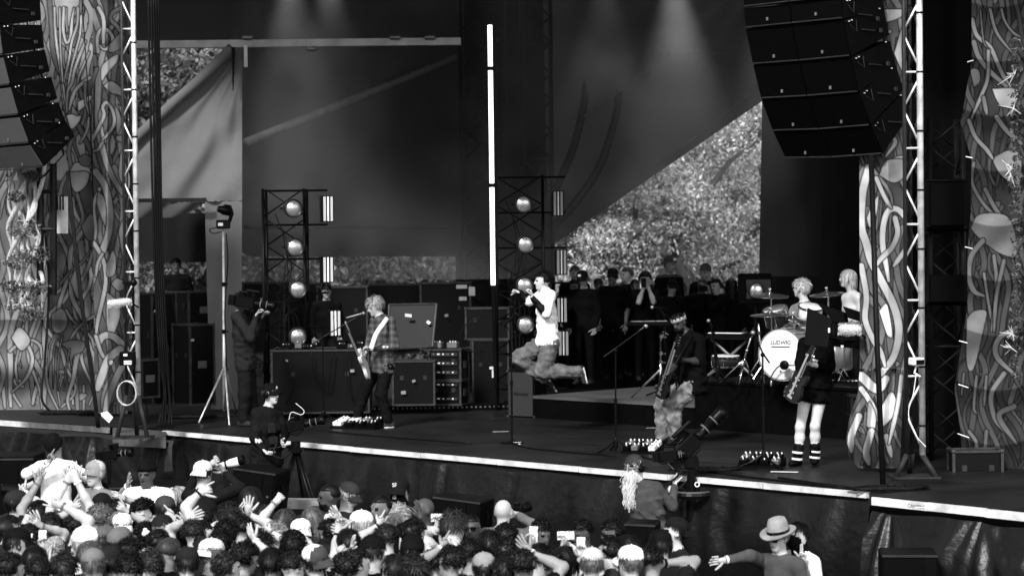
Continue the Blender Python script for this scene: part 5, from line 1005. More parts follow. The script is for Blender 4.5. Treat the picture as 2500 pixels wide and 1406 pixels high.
# percussion pad on a chrome stand
p = onz(1612, 975, .33); yk = p.y; T = thing('percussion_stand', 'chrome tripod stand carrying the percussion pad', 'stand', p); tp = at(1614, 800, yk)
part('pole', CHR, T, lambda b: b.tube([p + Vector((0, 0, .03)), p.lerp(tp, .5), p.lerp(tp, .505), tp], [.02, .02, .014, .014], 10), True); tripod(T, p.lerp(tp, .42), [onz(1542, 970, .33), onz(1640, 975, .33), onz(1615, 960, .33)], .014, CHR)
for q in (.3, .5, .62, .85): part('clamp', CHR, T, lambda b: b.lathe(p.lerp(tp, q), (0, 0, 1), [(0, .026), (.05, .026)], 10)); part('wing_nut', CHR, T, lambda b: b.box(p.lerp(tp, q) + Vector((.045, -.01, .02)), (.05, .012, .025), bev=.004))
T = thing('percussion_pad', 'flat electronic percussion pad with glossy pads', 'drum pad', at(1585, 797, yk)); c = at(1584, 790, yk)
part('body', PLAS, T, lambda b: b.box(c, (.56, .34, .06), .1, bev=.015))
for i in range(3): part('pad', mat('pad_gloss', .25, .15), T, lambda b: b.box(c + Vector((-.17 + .17 * i, -.06 + .02 * i, .035)), (.15, .16, .014), .1, bev=.005))
# drums
def drum(label, c, axis, r, dep, shell, head, group='drum kit', lugs=8, hoop=CHR, name='drum'):
    c = Vector(c); a = Vector(axis).normalized(); T = thing(name, label, 'drum', c, 0, group); u = a.orthogonal().normalized(); v = a.cross(u)
    part('shell', shell, T, lambda b: b.lathe(c, a, [(0, r), (dep, r)], 36), True)
    for h, o in ((0, -1), (dep, 1)): part('hoop', hoop, T, lambda b: b.lathe(c + a * (h - .012), a, [(0, r + .004), (0, r + .014), (.024, r + .014), (.024, r + .004), (0, r + .004)], 36, cap=False)); part('drum_head', head, T, lambda b: b.lathe(c + a * (h + o * .006), a * o, [(0, r), (.004, r * .98), (.006, .001)], 36), True)
    for i in range(lugs):
        g = 2 * math.pi * (i + .5) / lugs; part('lug', CHR, T, lambda b: b.tube([c + (u * math.cos(g) + v * math.sin(g)) * (r + .016) + a * .01, c + (u * math.cos(g) + v * math.sin(g)) * (r + .016) + a * (dep - .01)], .007, 6))
    return T, c, a
HEADM = mat('drum_head', .85, .35, var=.06); SHELL = mat('drum_shell', .25, .3, .3, var=.2)
kc = at(1907, 866, 28.15); ax = Vector((-.60, -.80, 0.0)).normalized(); rk = .318
TK, kc0, _ = drum('large bass drum with a white front head and black lettering', kc - ax * -.0 - ax * .42, ax, rk, .42, SHELL, HEADM, lugs=10, hoop=mat('kick_hoop', .30, .35), name='bass_drum')
fx = Vector((ax.y * -1, ax.x, 0)).normalized(); fx = Vector((-ax.y, ax.x, 0)); Mt = facing(kc + ax * .016 + Vector((0, 0, .155)), fx)
text_mesh('LUDWIG', .075, Mt, 'lettering', BLK, TK, .15, .002)
part('underline', BLK, TK, lambda b: b.box(kc + ax * .015 + Vector((0, 0, .103)), (.27, .004, .012), M=Matrix.Rotation(math.atan2(fx.y, fx.x), 4, 'Z'))); part('vent_hole', BLK, TK, lambda b: b.lathe(kc + ax * .012 - Vector((0, 0, .21)), ax, [(0, .012), (.004, .012)], 12))
for g in (-1, 1): part('spur', CHR, TK, lambda b: b.tube([kc - ax * .1 + fx * g * .3 - Vector((0, 0, .1)), kc + ax * .02 + fx * g * .4 - Vector((0, 0, rk + .0))], .01, 7))
p = kc + ax * .12 + fx * .14 - Vector((0, 0, .12)); T = thing('drum_microphone', 'black round microphone on a short arm at the bass drum', 'microphone', p); part('capsule', PLAS, T, lambda b: b.lathe(p, ax, [(0, .04), (.03, .06), (.06, .06), (.075, .04)], 18), True); part('arm', CHR, T, lambda b: b.tube([p, p + fx * .12, p + fx * .3 - Vector((0, 0, .03))], .012, 7)); part('cable', RUB, T, lambda b: b.tube(catmull([tuple(p), tuple(p - fx * .12 - Vector((0, 0, .03))), tuple(p - fx * .22 - Vector((0, 0, .16))), tuple(p - fx * .2 - Vector((0, 0, .22)))], 5), .008, 6))
Yd = 28.7
drum('small rack tom mounted left above the bass drum', at(1900, 790, Yd), (-.25, -.25, 1), .15, .2, SHELL, HEADM, lugs=6); drum('small rack tom mounted right above the bass drum', at(1975, 785, Yd), (.1, -.3, 1), .15, .2, mat('shell_white', .7, .3), HEADM, lugs=6)
drum('floor tom standing beside the drummer', at(2040, 900, Yd + .2), (0, 0, 1), .2, .38, SHELL, HEADM, lugs=8)
drum('snare drum in front of the drummer', at(1935, 815, Yd + .35), (0, -.1, 1), .18, .14, CHR, HEADM, lugs=8)
drum('shallow side drum with a white head on the riser', at(1772, 893, 30.3), (0, -.05, 1), .19, .13, mat('shell_dark', .05, .3), HEADM, lugs=6)
BRASS = mat('cymbal', .35, .25, .9, var=.3, scale=20)
def cymbal(label, px, py, Y, r, tilt, basez=.66):
    c = at(px, py, Y); n = Vector(tilt).normalized(); T = thing('cymbal_stand', label, 'cymbal', Vector((c.x, c.y, basez)), 0, 'drum kit'); part('cymbal', BRASS, T, lambda b: b.lathe(c, n, [(-.03, r), (-.026, r * .98), (-.01, r * .5), (0, r * .2), (.02, r * .12), (.024, .01)], 32), True)
    part('rod', CHR, T, lambda b: b.tube([Vector((c.x + .03, c.y + .03, basez)), c + Vector((.02, .02, -.05)), c + n * .06], .011, 8)); part('wing_nut', CHR, T, lambda b: b.ball(c + n * .06, .02, 8, 6)); tripod(T, Vector((c.x + .03, c.y + .03, basez + .3)), [Vector((c.x + .03 + .25 * math.cos(a), c.y + .03 + .25 * math.sin(a), basez + .01)) for a in (.3, 2.4, 4.5)], .011, CHR)
cymbal('crash cymbal high over the left of the drum kit', 1879, 717, Yd - .1, .25, (.04, -.12, 1)); cymbal('thin ride cymbal low over the bass drum', 1880, 764, Yd - .3, .26, (-.03, -.05, 1)); cymbal('cymbal between the drummer and the shirtless player', 2018, 714, Yd + .2, .23, (-.1, -.1, 1)); cymbal('small cymbal near the left kit clamps', 1935, 773, Yd - .25, .2, (.1, -.08, 1))
p = onz(1960, 905, .66); T = thing('drum_stool', 'round black stool under the drummer', 'stool', (p.x, 29.6, .66)); part('seat', RUB, T, lambda b: b.lathe((p.x, 29.6, 1.1), (0, 0, 1), [(0, .15), (.02, .18), (.07, .18), (.09, .15)], 20), True); part('post', CHR, T, lambda b: b.tube([(p.x, 29.6, .7), (p.x, 29.6, 1.1)], .02, 8)); tripod(T, Vector((p.x, 29.6, .95)), [Vector((p.x + .25 * math.cos(a), 29.6 + .25 * math.sin(a), .67)) for a in (0, 2.1, 4.2)], .013, CHR)
# kit clamps, hardware clutter: each stand rod its own thing
for i, (x0, y0, x1, y1) in enumerate(((1800, 925, 1840, 800), (1862, 930, 1852, 790), (1690, 880, 1720, 930), (2040, 930, 2075, 860), (2060, 850, 2095, 930))):
    a = at(x0, y0, 28.9 + .1 * i); a.z = .66; c = at(x1, y1, 28.7 + .1 * i); T = thing('hardware_stand', ['chrome stand leaning left of the bass drum', 'chrome stand close against the bass drum', 'low chrome stand at the front of the drum riser', 'bright chrome stand behind the guitarist in black', 'chrome stand crossing beside the right pillar banner'][i], 'stand', a, 0, 'drum hardware stands'); part('rod', CHR, T, lambda b: b.tube([a, a.lerp(c, .5), c], [.018, .013, .011], 8), True)
    for q in (.35, .6, .85): part('clamp', CHR, T, lambda b: b.ball(a.lerp(c, q), .027, 9, 6)); 
    tripod(T, a.lerp(c, .45), [a + Vector((.25 * math.cos(g), .25 * math.sin(g), .01)) for g in (.5, 2.6, 4.7)], .011, CHR)
# keyboard on a crossed stand
c = at(1782, 820, 30.4); T = thing('keyboard', 'dark stage keyboard on a crossed stand left of the drums', 'keyboard', Vector((c.x, c.y, .66))); part('case', PLAS, T, lambda b: b.box(c, (.62, .3, .08), -.5, bev=.01)); part('keys', WHT, T, lambda b: b.box(c + Vector((-.06, -.1, .045)), (.5, .1, .01), -.5))
for g in (-1, 1): part('leg', STEEL, T, lambda b: b.tube([Vector((c.x - .3 * g, c.y + .1 * g, .68)), Vector((c.x + .25 * g, c.y - .1 * g, c.z - .04))], .02, 8))
# screen panel on an arm at the right pillar, with a furry microphone
Yp = 24.05; T = thing('monitor_screen', 'black screen back on an arm covering the guitarist in black', 'screen', at(2010, 850, Yp)); q = [at(1971, 752, Yp), at(2031, 780, Yp - .15), at(2020, 847, Yp - .15), at(1964, 841, Yp)]; part('panel', mat('screen_back', .006, .5), T, lambda b: b.prism(q, (0.02, .05, 0))); part('arm', BLKM, T, lambda b: b.tube([at(2010, 820, Yp + .02), at(2060, 830, Yp + .1), at(2150, 830, Yp + .3)], .025, 8)); part('sticker', WHT, T, lambda b: b.box(at(2024, 806, Yp - .17), (.02, .01, .05)))
T = thing('equipment_box', 'black equipment boxes clustered left of the right pillar banner', 'equipment', at(2070, 850, Yp + .3)); part('case', BLK, T, lambda b: b.prism([at(2036, 790, Yp + .15), at(2100, 800, Yp + .15), at(2100, 852, Yp + .15), at(2040, 846, Yp + .15)], (0, .25, 0))); part('lid', BLK, T, lambda b: b.prism([at(1996, 742, Yp + .2), at(2060, 765, Yp + .2), at(2064, 788, Yp + .2), at(2036, 786, Yp + .2)], (0.05, .1, 0))); part('lid', BLK, T, lambda b: b.prism([at(2058, 748, Yp + .25), at(2100, 762, Yp + .25), at(2100, 785, Yp + .25), at(2070, 776, Yp + .25)], (0.02, .1, 0))); part('display', WHT, T, lambda b: b.box(at(2056, 845, Yp + .12), (.03, .01, .02)))
FUR = mat('mic_fur', .62, .95, var=.25, scale=60, bump=1.0, bscale=60)
def furry(label, a, c, r, arm):
    a, c = Vector(a), Vector(c); d = (c - a).normalized(); L = (c - a).length; T = thing('furry_microphone', label, 'microphone', arm[-1]); part('windshield', FUR, T, lambda b: b.lathe(a, d, [(0, r * .4), (.02, r * .85), (.05, r), (L * .5, r * 1.04), (L - .05, r), (L - .015, r * .8), (L, r * .3)], 18), True)
    rd = np.random.default_rng(5); b = MB()
    for i in range(700):
        t = rd.uniform(0, L); g = rd.uniform(0, 6.28); u = d.orthogonal().normalized(); v = d.cross(u); nn = u * math.cos(g) + v * math.sin(g); p = a + d * t + nn * r * .95; e = p + nn * rd.uniform(.012, .026) + Vector(rd.normal(size=3)) * .006 - Vector((0, 0, .006)); s_ = d * .002; b.add([p - s_, p + s_, e], [(0, 1, 2)])
    f_ = b.build('fur', FUR, T); f_['kind'] = 'stuff'
    part('arm', BLKM, T, lambda b: b.tube(arm, .012, 7))
furry('white furry microphone beside the right pillar banner', at(2046, 803, 23.95), at(2104, 805, 23.9), .05, [at(2090, 806, 23.95), at(2120, 830, 24.1), at(2150, 840, 24.2)]); furry('white furry microphone clamped to the left truss', at(262, 742, 28.9), at(322, 735, 29.0), .043, [at(316, 738, 29.0), at(330, 745, 29.1), at(338, 750, 29.15)])
# left truss clutter
p = at(312, 875, 29.0); T = thing('power_box', 'small black power box strapped to the left truss', 'box', p); part('case', BLK, T, lambda b: b.box(p, (.2, .12, .18), bev=.01)); part('label_plate', WHT, T, lambda b: b.box(p + Vector((0.01, -.064, -.05)), (.1, .008, .05))); text_mesh('GTMI', .04, facing(p + Vector((.01, -.07, -.05)), Vector((1, 0, 0))), 'lettering', BLK, T); part('label_plate', GAFF, T, lambda b: b.box(p + Vector((-.02, -.064, .05)), (.05, .008, .03)))
cp = at(313, 958, 28.95); tag(MB().tube([cp + Vector(((.125 + .012 * math.sin(i * .35)) * math.cos(i * .42), -.03 - .002 * i, .16 * math.sin(i * .42))) for i in range(80)], .005, 6).build('cable_coil', mat('white_cable', .5, .5), None, True), 'coil of pale cable hanging from the power box', 'cable coil')
tag(MB().prism([at(246, 1008, 28.8), at(262, 1004, 28.8), at(276, 1018, 28.75), at(266, 1032, 28.7), at(248, 1016, 28.8)], (0, .008, 0)).build('paper_tag', WHT), 'white paper tag at the foot of the left pillar banner', 'tag')
tag(MB().ball(at(326, 690, 29.0), .05, 10, 7).tube([at(300, 690, 29.05), at(326, 690, 29.0)], .02, 7).tube(pxrun([(326, 700, 29), (305, 780, 28.95), (300, 800, 28.9), (322, 812, 28.95)]), .005, 5).build('clamp_light', BLKM), 'small black clamp fixture and lead on the left truss', 'fixture')
p = at(2237, 882, 23.1); T = thing('flood_lamp', 'small white floodlight clamped on the right truss', 'lamp', p); part('housing', WHT, T, lambda b: b.box(p, (.13, .12, .08), .3, bev=.01)); part('glass', BLK, T, lambda b: b.box(p + Vector((.03, -.062, -.005)), (.09, .01, .05), .3)); part('bracket', WHT, T, lambda b: b.tube([p - Vector((0, 0, .04)), p + Vector((-.02, 0, -.12)), p + Vector((.04, 0, -.16))], .01, 6)); part('lead', GAFF, T, lambda b: b.tube(pxrun([(2237, 910, 23.1), (2230, 960, 23.1), (2218, 1010, 23.1), (2235, 1060, 23.05), (2260, 1090, 23)]), .005, 5))
# robotic camera on its silver tripod
fb = onz(548, 1022); Yr = fb.y; T = thing('robotic_camera', 'pan and tilt camera head on a tall silver tripod', 'camera', fb); tp = at(545, 560, Yr)
part('column', ALU, T, lambda b: b.tube([fb + Vector((0, 0, .12)), fb.lerp(tp, .45), fb.lerp(tp, .451), fb.lerp(tp, .7), fb.lerp(tp, .701), tp], [.026, .026, .021, .021, .016, .016], 12), True); ap = at(549, 893, Yr)
tripod(T, ap, [onz(484, 1034), onz(577, 1008), onz(560, 1040)], .014, ALU)
for q in (.25, .45, .7): part('collar', BLKM, T, lambda b: b.lathe(fb.lerp(tp, q), (0, 0, 1), [(0, .032), (.06, .032)], 12)); part('lock_knob', BLKM, T, lambda b: b.ball(fb.lerp(tp, q) + Vector((.05, -.01, .03)), .016, 8, 5))
hc = at(545, 548, Yr); h = part('base_box', PLAS, T, lambda b: b.box(hc, (.2, .16, .13), .2, bev=.015)); part('label_plate', WHT, h, lambda b: b.box(hc + Vector((-.03, -.085, .0)), (.07, .01, .045), .2)); part('yoke', PLAS, T, lambda b: b.tube([hc + Vector((.09, 0, .04)), hc + Vector((.13, 0, .16)), hc + Vector((.10, 0, .26)), hc + Vector((.02, 0, .27))], .03, 8)); hp = hc + Vector((.0, 0, .2)); part('camera_head', PLAS, T, lambda b: b.lathe(hp + Vector((.05, 0, .0)), (-.8, -.5, .2), [(-.08, .05), (-.06, .07), (.06, .07), (.08, .055), (.13, .05), (.14, .04)], 16), True); part('lens_glass', GLASS, T, lambda b: b.lathe(hp + Vector((.05, 0, .0)) + Vector((-.8, -.5, .2)).normalized() * .135, (-.8, -.5, .2), [(0, .04), (.01, .02)], 14)); part('cable', RUB, T, lambda b: b.tube(pxrun([(535, 555, Yr - .1), (512, 560, Yr - .1), (520, 570, Yr - .1), (540, 566, Yr - .05)]), .008, 5)); part('cable', RUB, T, lambda b: b.tube(pxrun([(552, 570, Yr - .03), (556, 640, Yr - .04), (549, 760, Yr - .04), (553, 900, Yr - .04), (548, 1000, Yr - .04)]), .009, 5))
# pedals on the deck
def pedalboard(label, px0, px1, py, n, yaw=None, seed=1):
    c = onz((px0 + px1) / 2, py); wd = (px1 - px0) / FPX * c.y; yaw = YAW if yaw is None else yaw; T = thing('pedalboard', label, 'pedalboard', c, yaw, 'pedalboards', world=False); r = random.Random(seed)
    MB().add([(-wd / 2, -.17, 0), (wd / 2, -.17, 0), (wd / 2, .17, 0), (-wd / 2, .17, 0), (-wd / 2, -.17, .03), (wd / 2, -.17, .03), (wd / 2, .17, .1), (-wd / 2, .17, .1)], [(0, 3, 2, 1), (4, 5, 6, 7), (0, 1, 5, 4), (1, 2, 6, 5), (2, 3, 7, 6), (3, 0, 4, 7)]).build('board', BLK, T)
    for i in range(n):
        x = -wd / 2 + wd * (i // 2 + .5) / ((n + 1) // 2); y = -.08 if i % 2 else .08; z = .065 + y * .2 + .03; mm = [GAFF, GREY, BLKM, BLKM, STEEL, BLK][r.randrange(6)]
        pd = MB().box((x, y, z), (wd / ((n + 1) // 2) * .75, .12, .055), M=Matrix.Rotation(.2, 4, 'X'), bev=.006).build('pedal', mm, T)
        for q in (-.025, .025): MB().lathe((x + q, y + .035, z + .03), (0, 0, 1), [(0, .01), (.02, .008)], 8).build('knob', BLK if mm is WHT else WHT, pd)
        MB().lathe((x, y - .03, z + .02), (0, 0, 1), [(0, .012), (.018, .01)], 8).build('switch', CHR, pd)
    return T
pedalboard('pedalboard at the feet of the plaid shirt guitarist', 812, 938, 1046, 8, -.45, 2); pedalboard('pedalboard of the guitarist in black beside the stand', 1806, 1912, 1140, 8, -.35, 5); pedalboard('pedalboard at the stage edge behind the pit camera', 1524, 1612, 1106, 8, -.4, 8)
for px, py, w_, rz, lb in ((1915, 1151, .3, -.3, 'white paper sheet on the deck by the boots'), (1222, 1053, .22, .1, 'white tape strip on the deck left of the round base'), (1590, 1044, .14, .2, 'pale tape strip at the foot of the low riser'), (2245, 1238, .1, 0, 'small pale sticker on the right corner edge')): tag(MB().box(onz(px, py, .016 if px < 2200 else .03), (w_, .07 if px > 1900 else .02, .002), rz).build('paper_sheet', GAFF), lb, 'paper')
text_mesh('CANTINE', .05, facing(R0.lerp(R1, .255) + Vector((.0, -.045, -.04)), (R1 - R0)), 'lettering', DKGREY, segs[-3])
# cables lying about
for i, (pts, lb) in enumerate((([(1520, 1100), (1600, 1122), (1700, 1145), (1800, 1160), (1900, 1172), (2060, 1190)], 'long black cable lying along the front of the deck'), ([(1255, 1085), (1300, 1094), (1400, 1104), (1500, 1112)], 'cable running from the round base along the edge'), ([(800, 1052), (900, 1062), (1000, 1070), (1150, 1082)], 'cable trailing from the guitarist pedalboard'), ([(1900, 1165), (1990, 1178), (2050, 1186), (2120, 1194), (2200, 1190)], 'cable looping toward the right truss foot'))): cable('floor_cable', lb, 'cable', [[Vector(p) for p in catmull([tuple(onz(x, y, .014)) for x, y in pts], 6)]], .010, RUB, 'cables on the deck')
for i, (px, py, lb) in enumerate(((140, 1010, 'loops of black cable heaped at the left wing'), (235, 1012, 'tangled black cable beside the left cable drop'), (440, 1020, 'black cable coils behind the tripod'), (2140, 1196, 'cable loops hanging at the right stage corner'), (1700, 1150, 'cable pile behind the pit camera'))):
    c = onz(px, py, .02); rr = random.Random(i); cable('cable_heap', lb, 'cables', [[c + Vector((math.cos(a * .5) * (.22 + .08 * math.sin(a * 1.3 + q)) + q * .12, math.sin(a * .5) * (.14 + .04 * math.cos(a)), .012 + .012 * (a % 5) / 2)) for a in range(40)] for q in range(3)], .011, RUB, 'cable heaps')
# dark scaffold and lamps at the far right
T = thing('scaffold_tower', 'dark scaffold with black fixtures between the right truss and banner', 'scaffold', Vector((at(2310, 1190, 25.4).x, 25.4, 0))); a = at(2305, 900, 25.4); a.z = 0.0; truss(T, a, Vector((a.x, a.y, 3.9)), .38, .4, SC, .03, .014, .62, Vector((1, 0, 0)))
for y in (500, 705): part('fixture', BLK, T, lambda b: b.box(at(2308, y, 25.0), (.42, .3, .5 if y < 600 else .32), bev=.02))
for y in (440, 560, 740): part('rung', BLKM, T, lambda b: b.tube([at(2262, y, 25.1), at(2362, y + 2, 25.1)], .02, 7))
for i, (x, y, dx, dy) in enumerate(((2362, 152, 14, -4), (2358, 383, 16, 3), (2356, 603, 18, 4), (2342, 832, 20, 5), (2340, 938, 24, 8), (2338, 1058, 28, 10))): tag(MB().tube([at(x, y, 24.0), at(x + dx, y + dy, 23.95)], .006, 5).build('cable_tie', WHT), ['top', 'second', 'third', 'fourth', 'fifth', 'lowest'][i] + ' white tie fixing the edge of the right banner', 'tie', 'ties of the right banner')
T = road_case('grey edged road case frame under the right banner', 2322, 1098, 2440, 1206, 24.0, .3, 0.0)
road_case('small speaker box hanging left of the right pillar banner', 2076, 966, 2104, 1012, 25.2, .2, 0.0)
tag(sheet('black_drape', [(-30, 2200, 2420), (460, 2200, 2420), (1100, 2200, 2420)], lambda X, Y: 26.6 + 0 * X, mat('drape_deep', .006, .9), lambda X, Y: .05 * np.sin(X * .08), 6.0, (), None), 'deep black drape between the right truss and the right banner', 'drape')
# ------------------------------------------------------------------ speakers and boxes in the pit
def pit_box(label, x0, y0, x1, Y, h, d=.6, yaw=0.0, roll=0.0, zb=GZ):
    c = at((x0 + x1) / 2, y0, Y); wd = (x1 - x0) / FPX * Y; M = Matrix.Rotation(yaw, 4, 'Z') @ Matrix.Rotation(roll, 4, 'Y'); cc = Vector((c.x, c.y, c.z - h / 2)); T = thing('pit_speaker', label, 'speaker', (c.x, c.y, c.z - h), 0, 'speakers in the pit'); part('cabinet', BLK, T, lambda b: b.box(cc, (wd, d, h), M=M, bev=.015))
    part('stand', BLK, T, lambda b: b.box((c.x, c.y, (c.z - h + GZ) / 2 - .02), (wd * .6, d * .6, max(.05, c.z - h - GZ + .04)), M=Matrix.Rotation(yaw, 4, 'Z')))
    fy = M @ Vector((0, -1, 0)); fx_ = M @ Vector((1, 0, 0)); fz = M @ Vector((0, 0, 1)); part('grille', GR1, T, lambda b: b.box(cc + fy * (d / 2 + .006) - fx_ * wd * .12, (wd * .66, .014, h * .86), M=M)); part('port', BLK, T, lambda b: b.box(cc + fy * (d / 2 + .005) + fx_ * wd * .36, (wd * .2, .012, h * .86), M=M)); part('rim', DKGREY, T, lambda b: b.box(cc + fy * (d / 2 + .004) + fz * h * .475, (wd * .98, .02, .02), M=M)); part('badge', STEEL, T, lambda b: b.lathe(cc + fy * (d / 2 + .012) + fx_ * wd * .36, fy, [(0, .012), (.004, .012)], 8)); part('handle', RUB, T, lambda b: b.tube([cc + fx_ * wd / 2 + fz * h * .2, cc + fx_ * (wd / 2 + .02) + fz * h * .1, cc + fx_ * (wd / 2 + .02) - fz * h * .1, cc + fx_ * wd / 2 - fz * h * .2], .01, 6))
pit_box('tall sub speaker with a latch at the far left of the pit', -40, 1108, 98, 24.6, 1.2); pit_box('wide sub speaker behind the man in the white shirt', 268, 1178, 480, 25.0, 1.0); pit_box('tilted speaker beside the pit camera tripod', 578, 1142, 690, 25.2, .55, .5, -.25, .12); pit_box('tilted black wedge speaker right of the masked man', 1066, 1212, 1190, 24.4, .42, .5, -.3, .1); pit_box('speaker in front of the camera woman', 1528, 1272, 1606, 21.8, .5, .4, -.2, .03); pit_box('low speaker at the bottom right under the skirt', 2148, 1344, 2284, 20.4, .5, .5, -.1); pit_box('second speaker deeper behind the camera tripod', 690, 1250, 790, 25.0, .6, .5, -.1)
T = thing('plank_platform', 'grey plank platform in the pit beside the tripod', 'platform', at(740, 1240, 25.5)); 
for i in range(4): part('plank', mat('plank', .28, .8, var=.35, scale=5, bump=.3, stretch=(1, 6, 1)), T, lambda b: b.box(at(738, 1222 + i * 9, 25.9) + Vector((0, 0, 0)), (.5, .22, .04), -.2))
part('frame', BLK, T, lambda b: b.box(at(738, 1236, 25.6) - Vector((0, 0, .58)), (.44, .6, 1.06), -.2))

rc2 = random.Random(12); wt = at(790, 852, 32.8)
for i, (x, w_, h_, mm) in enumerate(((700, .16, .1, BLKM), (728, .1, .16, GREY), (752, .22, .06, BLKM), (836, .14, .12, BLKM), (858, .1, .06, STEEL), (880, .12, .14, BLKM))):
    p = at(x, 852, 32.55 + .05 * i); T = thing('table_gear', ['black power supply box', 'small grey tuner box', 'flat black mixer', 'black wireless receiver', 'little silver pedal', 'black charger box'][i] + ' on the long worktable case', 'gear', p, 0, 'gear on the worktable'); part('housing', mm, T, lambda b: b.box(p + Vector((0, 0, h_ / 2 + .016)), (w_, .15, h_), rc2.uniform(-.4, .4), bev=.008))
    for q in range(3): part('indicator', WHT if q == i % 3 else GREY, T, lambda b: b.box(p + Vector((-w_ * .25 + q * w_ * .25, -.085, h_ * .6 + .016)), (.016, .012, .012)))
for i, pts in enumerate(([(690, 860), (700, 900), (716, 940), (700, 985)], [(760, 858), (770, 920), (800, 950), (812, 860)], [(850, 858), (846, 920), (858, 975), (880, 996)], [(1056, 850), (1040, 890), (1046, 940), (1030, 985)], [(1180, 770), (1130, 800), (1128, 850), (1180, 860)], [(420, 720), (430, 800), (412, 880), (428, 985)], [(340, 720), (352, 800), (346, 900), (360, 1010)])): cable('loose_cable', ['cable hanging at the left of the worktable', 'cable looped along the front of the worktable', 'cable hanging behind the guitarist', 'cable hanging beside the rack cases', 'cable coil hung by the pale amp strip', 'cable hanging down the tall road case', 'cable hanging beside the left truss cases'][i], 'cable', [pxrun([(x, y, (32.3 if x < 1000 else 33.0) if x > 600 else 32.5) for x, y in pts]) for _ in (0,)], .009, RUB, 'loose cables among the cases')
for i, (x, y, Y_, w_) in enumerate(((470, 830, 32.7, .05), (860, 905, 32.35, .06), (700, 880, 32.35, .04), (1010, 930, 32.9, .05), (985, 958, 32.9, .07), (380, 760, 33.1, .05), (1090, 770, 36.8, .06), (640, 730, 36.6, .06), (820, 740, 36.6, .08))): tag(MB().box(at(x, y, Y_), (w_, .006, w_ * .7), M=Matrix.Rotation(.3 * (i % 3 - 1), 4, 'Y')).build('sticker', mat('sticker_grey', .3, .8, var=.3)), 'pale sticker on ' + ['the dark case behind the tripod', 'the right of the worktable case', 'the left of the worktable case', 'the low road case, upper one', 'the low road case, lower one', 'the tall case by the left truss', 'the far case behind the racks', 'the far case behind the cameraman', 'the far case left of the guitarist'][i], 'sticker', 'stickers on the cases')
# ------------------------------------------------------------------ the people on the stage
def npv(px, py, Y): return np.array(at(px, py, Y))
def posed(Y, H, yaw, pts, foot=None, dirs=None):
    J = joints((0, Y, 0), H, yaw)
    for k_, v in pts.items(): J[k_] = npv(v[0], v[1], Y + (v[2] if len(v) > 2 else 0))
    for k_, v in (dirs or {}).items(): J[k_] = nrm(A(*v))
    return J
def plaid(name, a, b, c_, scale):
    m = bpy.data.materials.new(name); m.use_nodes = True; n = m.node_tree; L = n.links; bs = n.nodes['Principled BSDF']; bs.inputs['Roughness'].default_value = .9
    tc = n.nodes.new('ShaderNodeTexCoord'); sx = n.nodes.new('ShaderNodeSeparateXYZ'); L.new(tc.outputs['Object'], sx.inputs[0]); tot = None
    for i, ax_ in enumerate((0, 2)):
        mu = n.nodes.new('ShaderNodeMath'); mu.operation = 'MULTIPLY'; mu.inputs[1].default_value = scale; L.new(sx.outputs[ax_], mu.inputs[0]); fr = n.nodes.new('ShaderNodeMath'); fr.operation = 'FRACT'; L.new(mu.outputs[0], fr.inputs[0])
        rp = n.nodes.new('ShaderNodeValToRGB'); rp.color_ramp.interpolation = 'CONSTANT'; e = rp.color_ramp.elements; e[0].color = (b,) * 3 + (1,); e[1].position = .34; e[1].color = (a,) * 3 + (1,)
        q = e.new(.62); q.color = (c_,) * 3 + (1,); q = e.new(.72); q.color = (a,) * 3 + (1,); L.new(fr.outputs[0], rp.inputs[0])
        if tot is None: tot = rp.outputs[0]
        else:
            mx = n.nodes.new('ShaderNodeVectorMath'); mx.operation = 'ADD'; L.new(tot, mx.inputs[0]); L.new(rp.outputs[0], mx.inputs[1]); tot = mx.outputs[0]
    L.new(tot, bs.inputs['Base Color']); MATS[name] = m; return m
DENIM = mat('denim', .22, .9, var=.65, scale=9, bump=1.0, bscale=16); CARGO = mat('cargo', .17, .9, var=.35, scale=9, bump=1.0, bscale=16)
HI = dict(hf=.0092, hc=.0138)
# singer in mid jump
Y = 29.1
J = posed(Y, 1.74, -90, dict(head=(1325, 687), neck=(1333, 709), chest=(1334, 755), pelvis=(1337, 826), shL=(1345, 721, -.17), shR=(1322, 720, .17), elL=(1334, 768, -.24), wrL=(1299, 726, -.22), elR=(1290, 737, .18), wrR=(1268, 714, .14), hipL=(1345, 838, -.09), hipR=(1328, 836, .09), knL=(1325, 906, -.12), knR=(1269, 874, .14), anL=(1414, 907, -.06), anR=(1334, 925, .15)), dirs=dict(tL=(.25, 0, -1), tR=(.5, 0, -.8), hdL=(-.15, 0, 1), hdR=(-.8, 0, .35)))
H = person('singer in a loose white shirt and baggy trousers leaping in mid air', J, yaw=-86, pitch=3, skinv=.55, shirt_mat=mat('white_shirt', .78, .85, var=.06, scale=8, bump=.4, bscale=14), pants_mat=CARGO, shoe=.06, sleeve=.95, sleevem=mat('black_sleeve', .010, .5, bump=.5, bscale=40), hair=('curly', .010, 1.24), hands=('grip', 'fist'), long_shirt=.02, hem_out=.016, baggy=1.65, wr=.003, wrp=.008, bulk=1.08, sole=True, **HI)
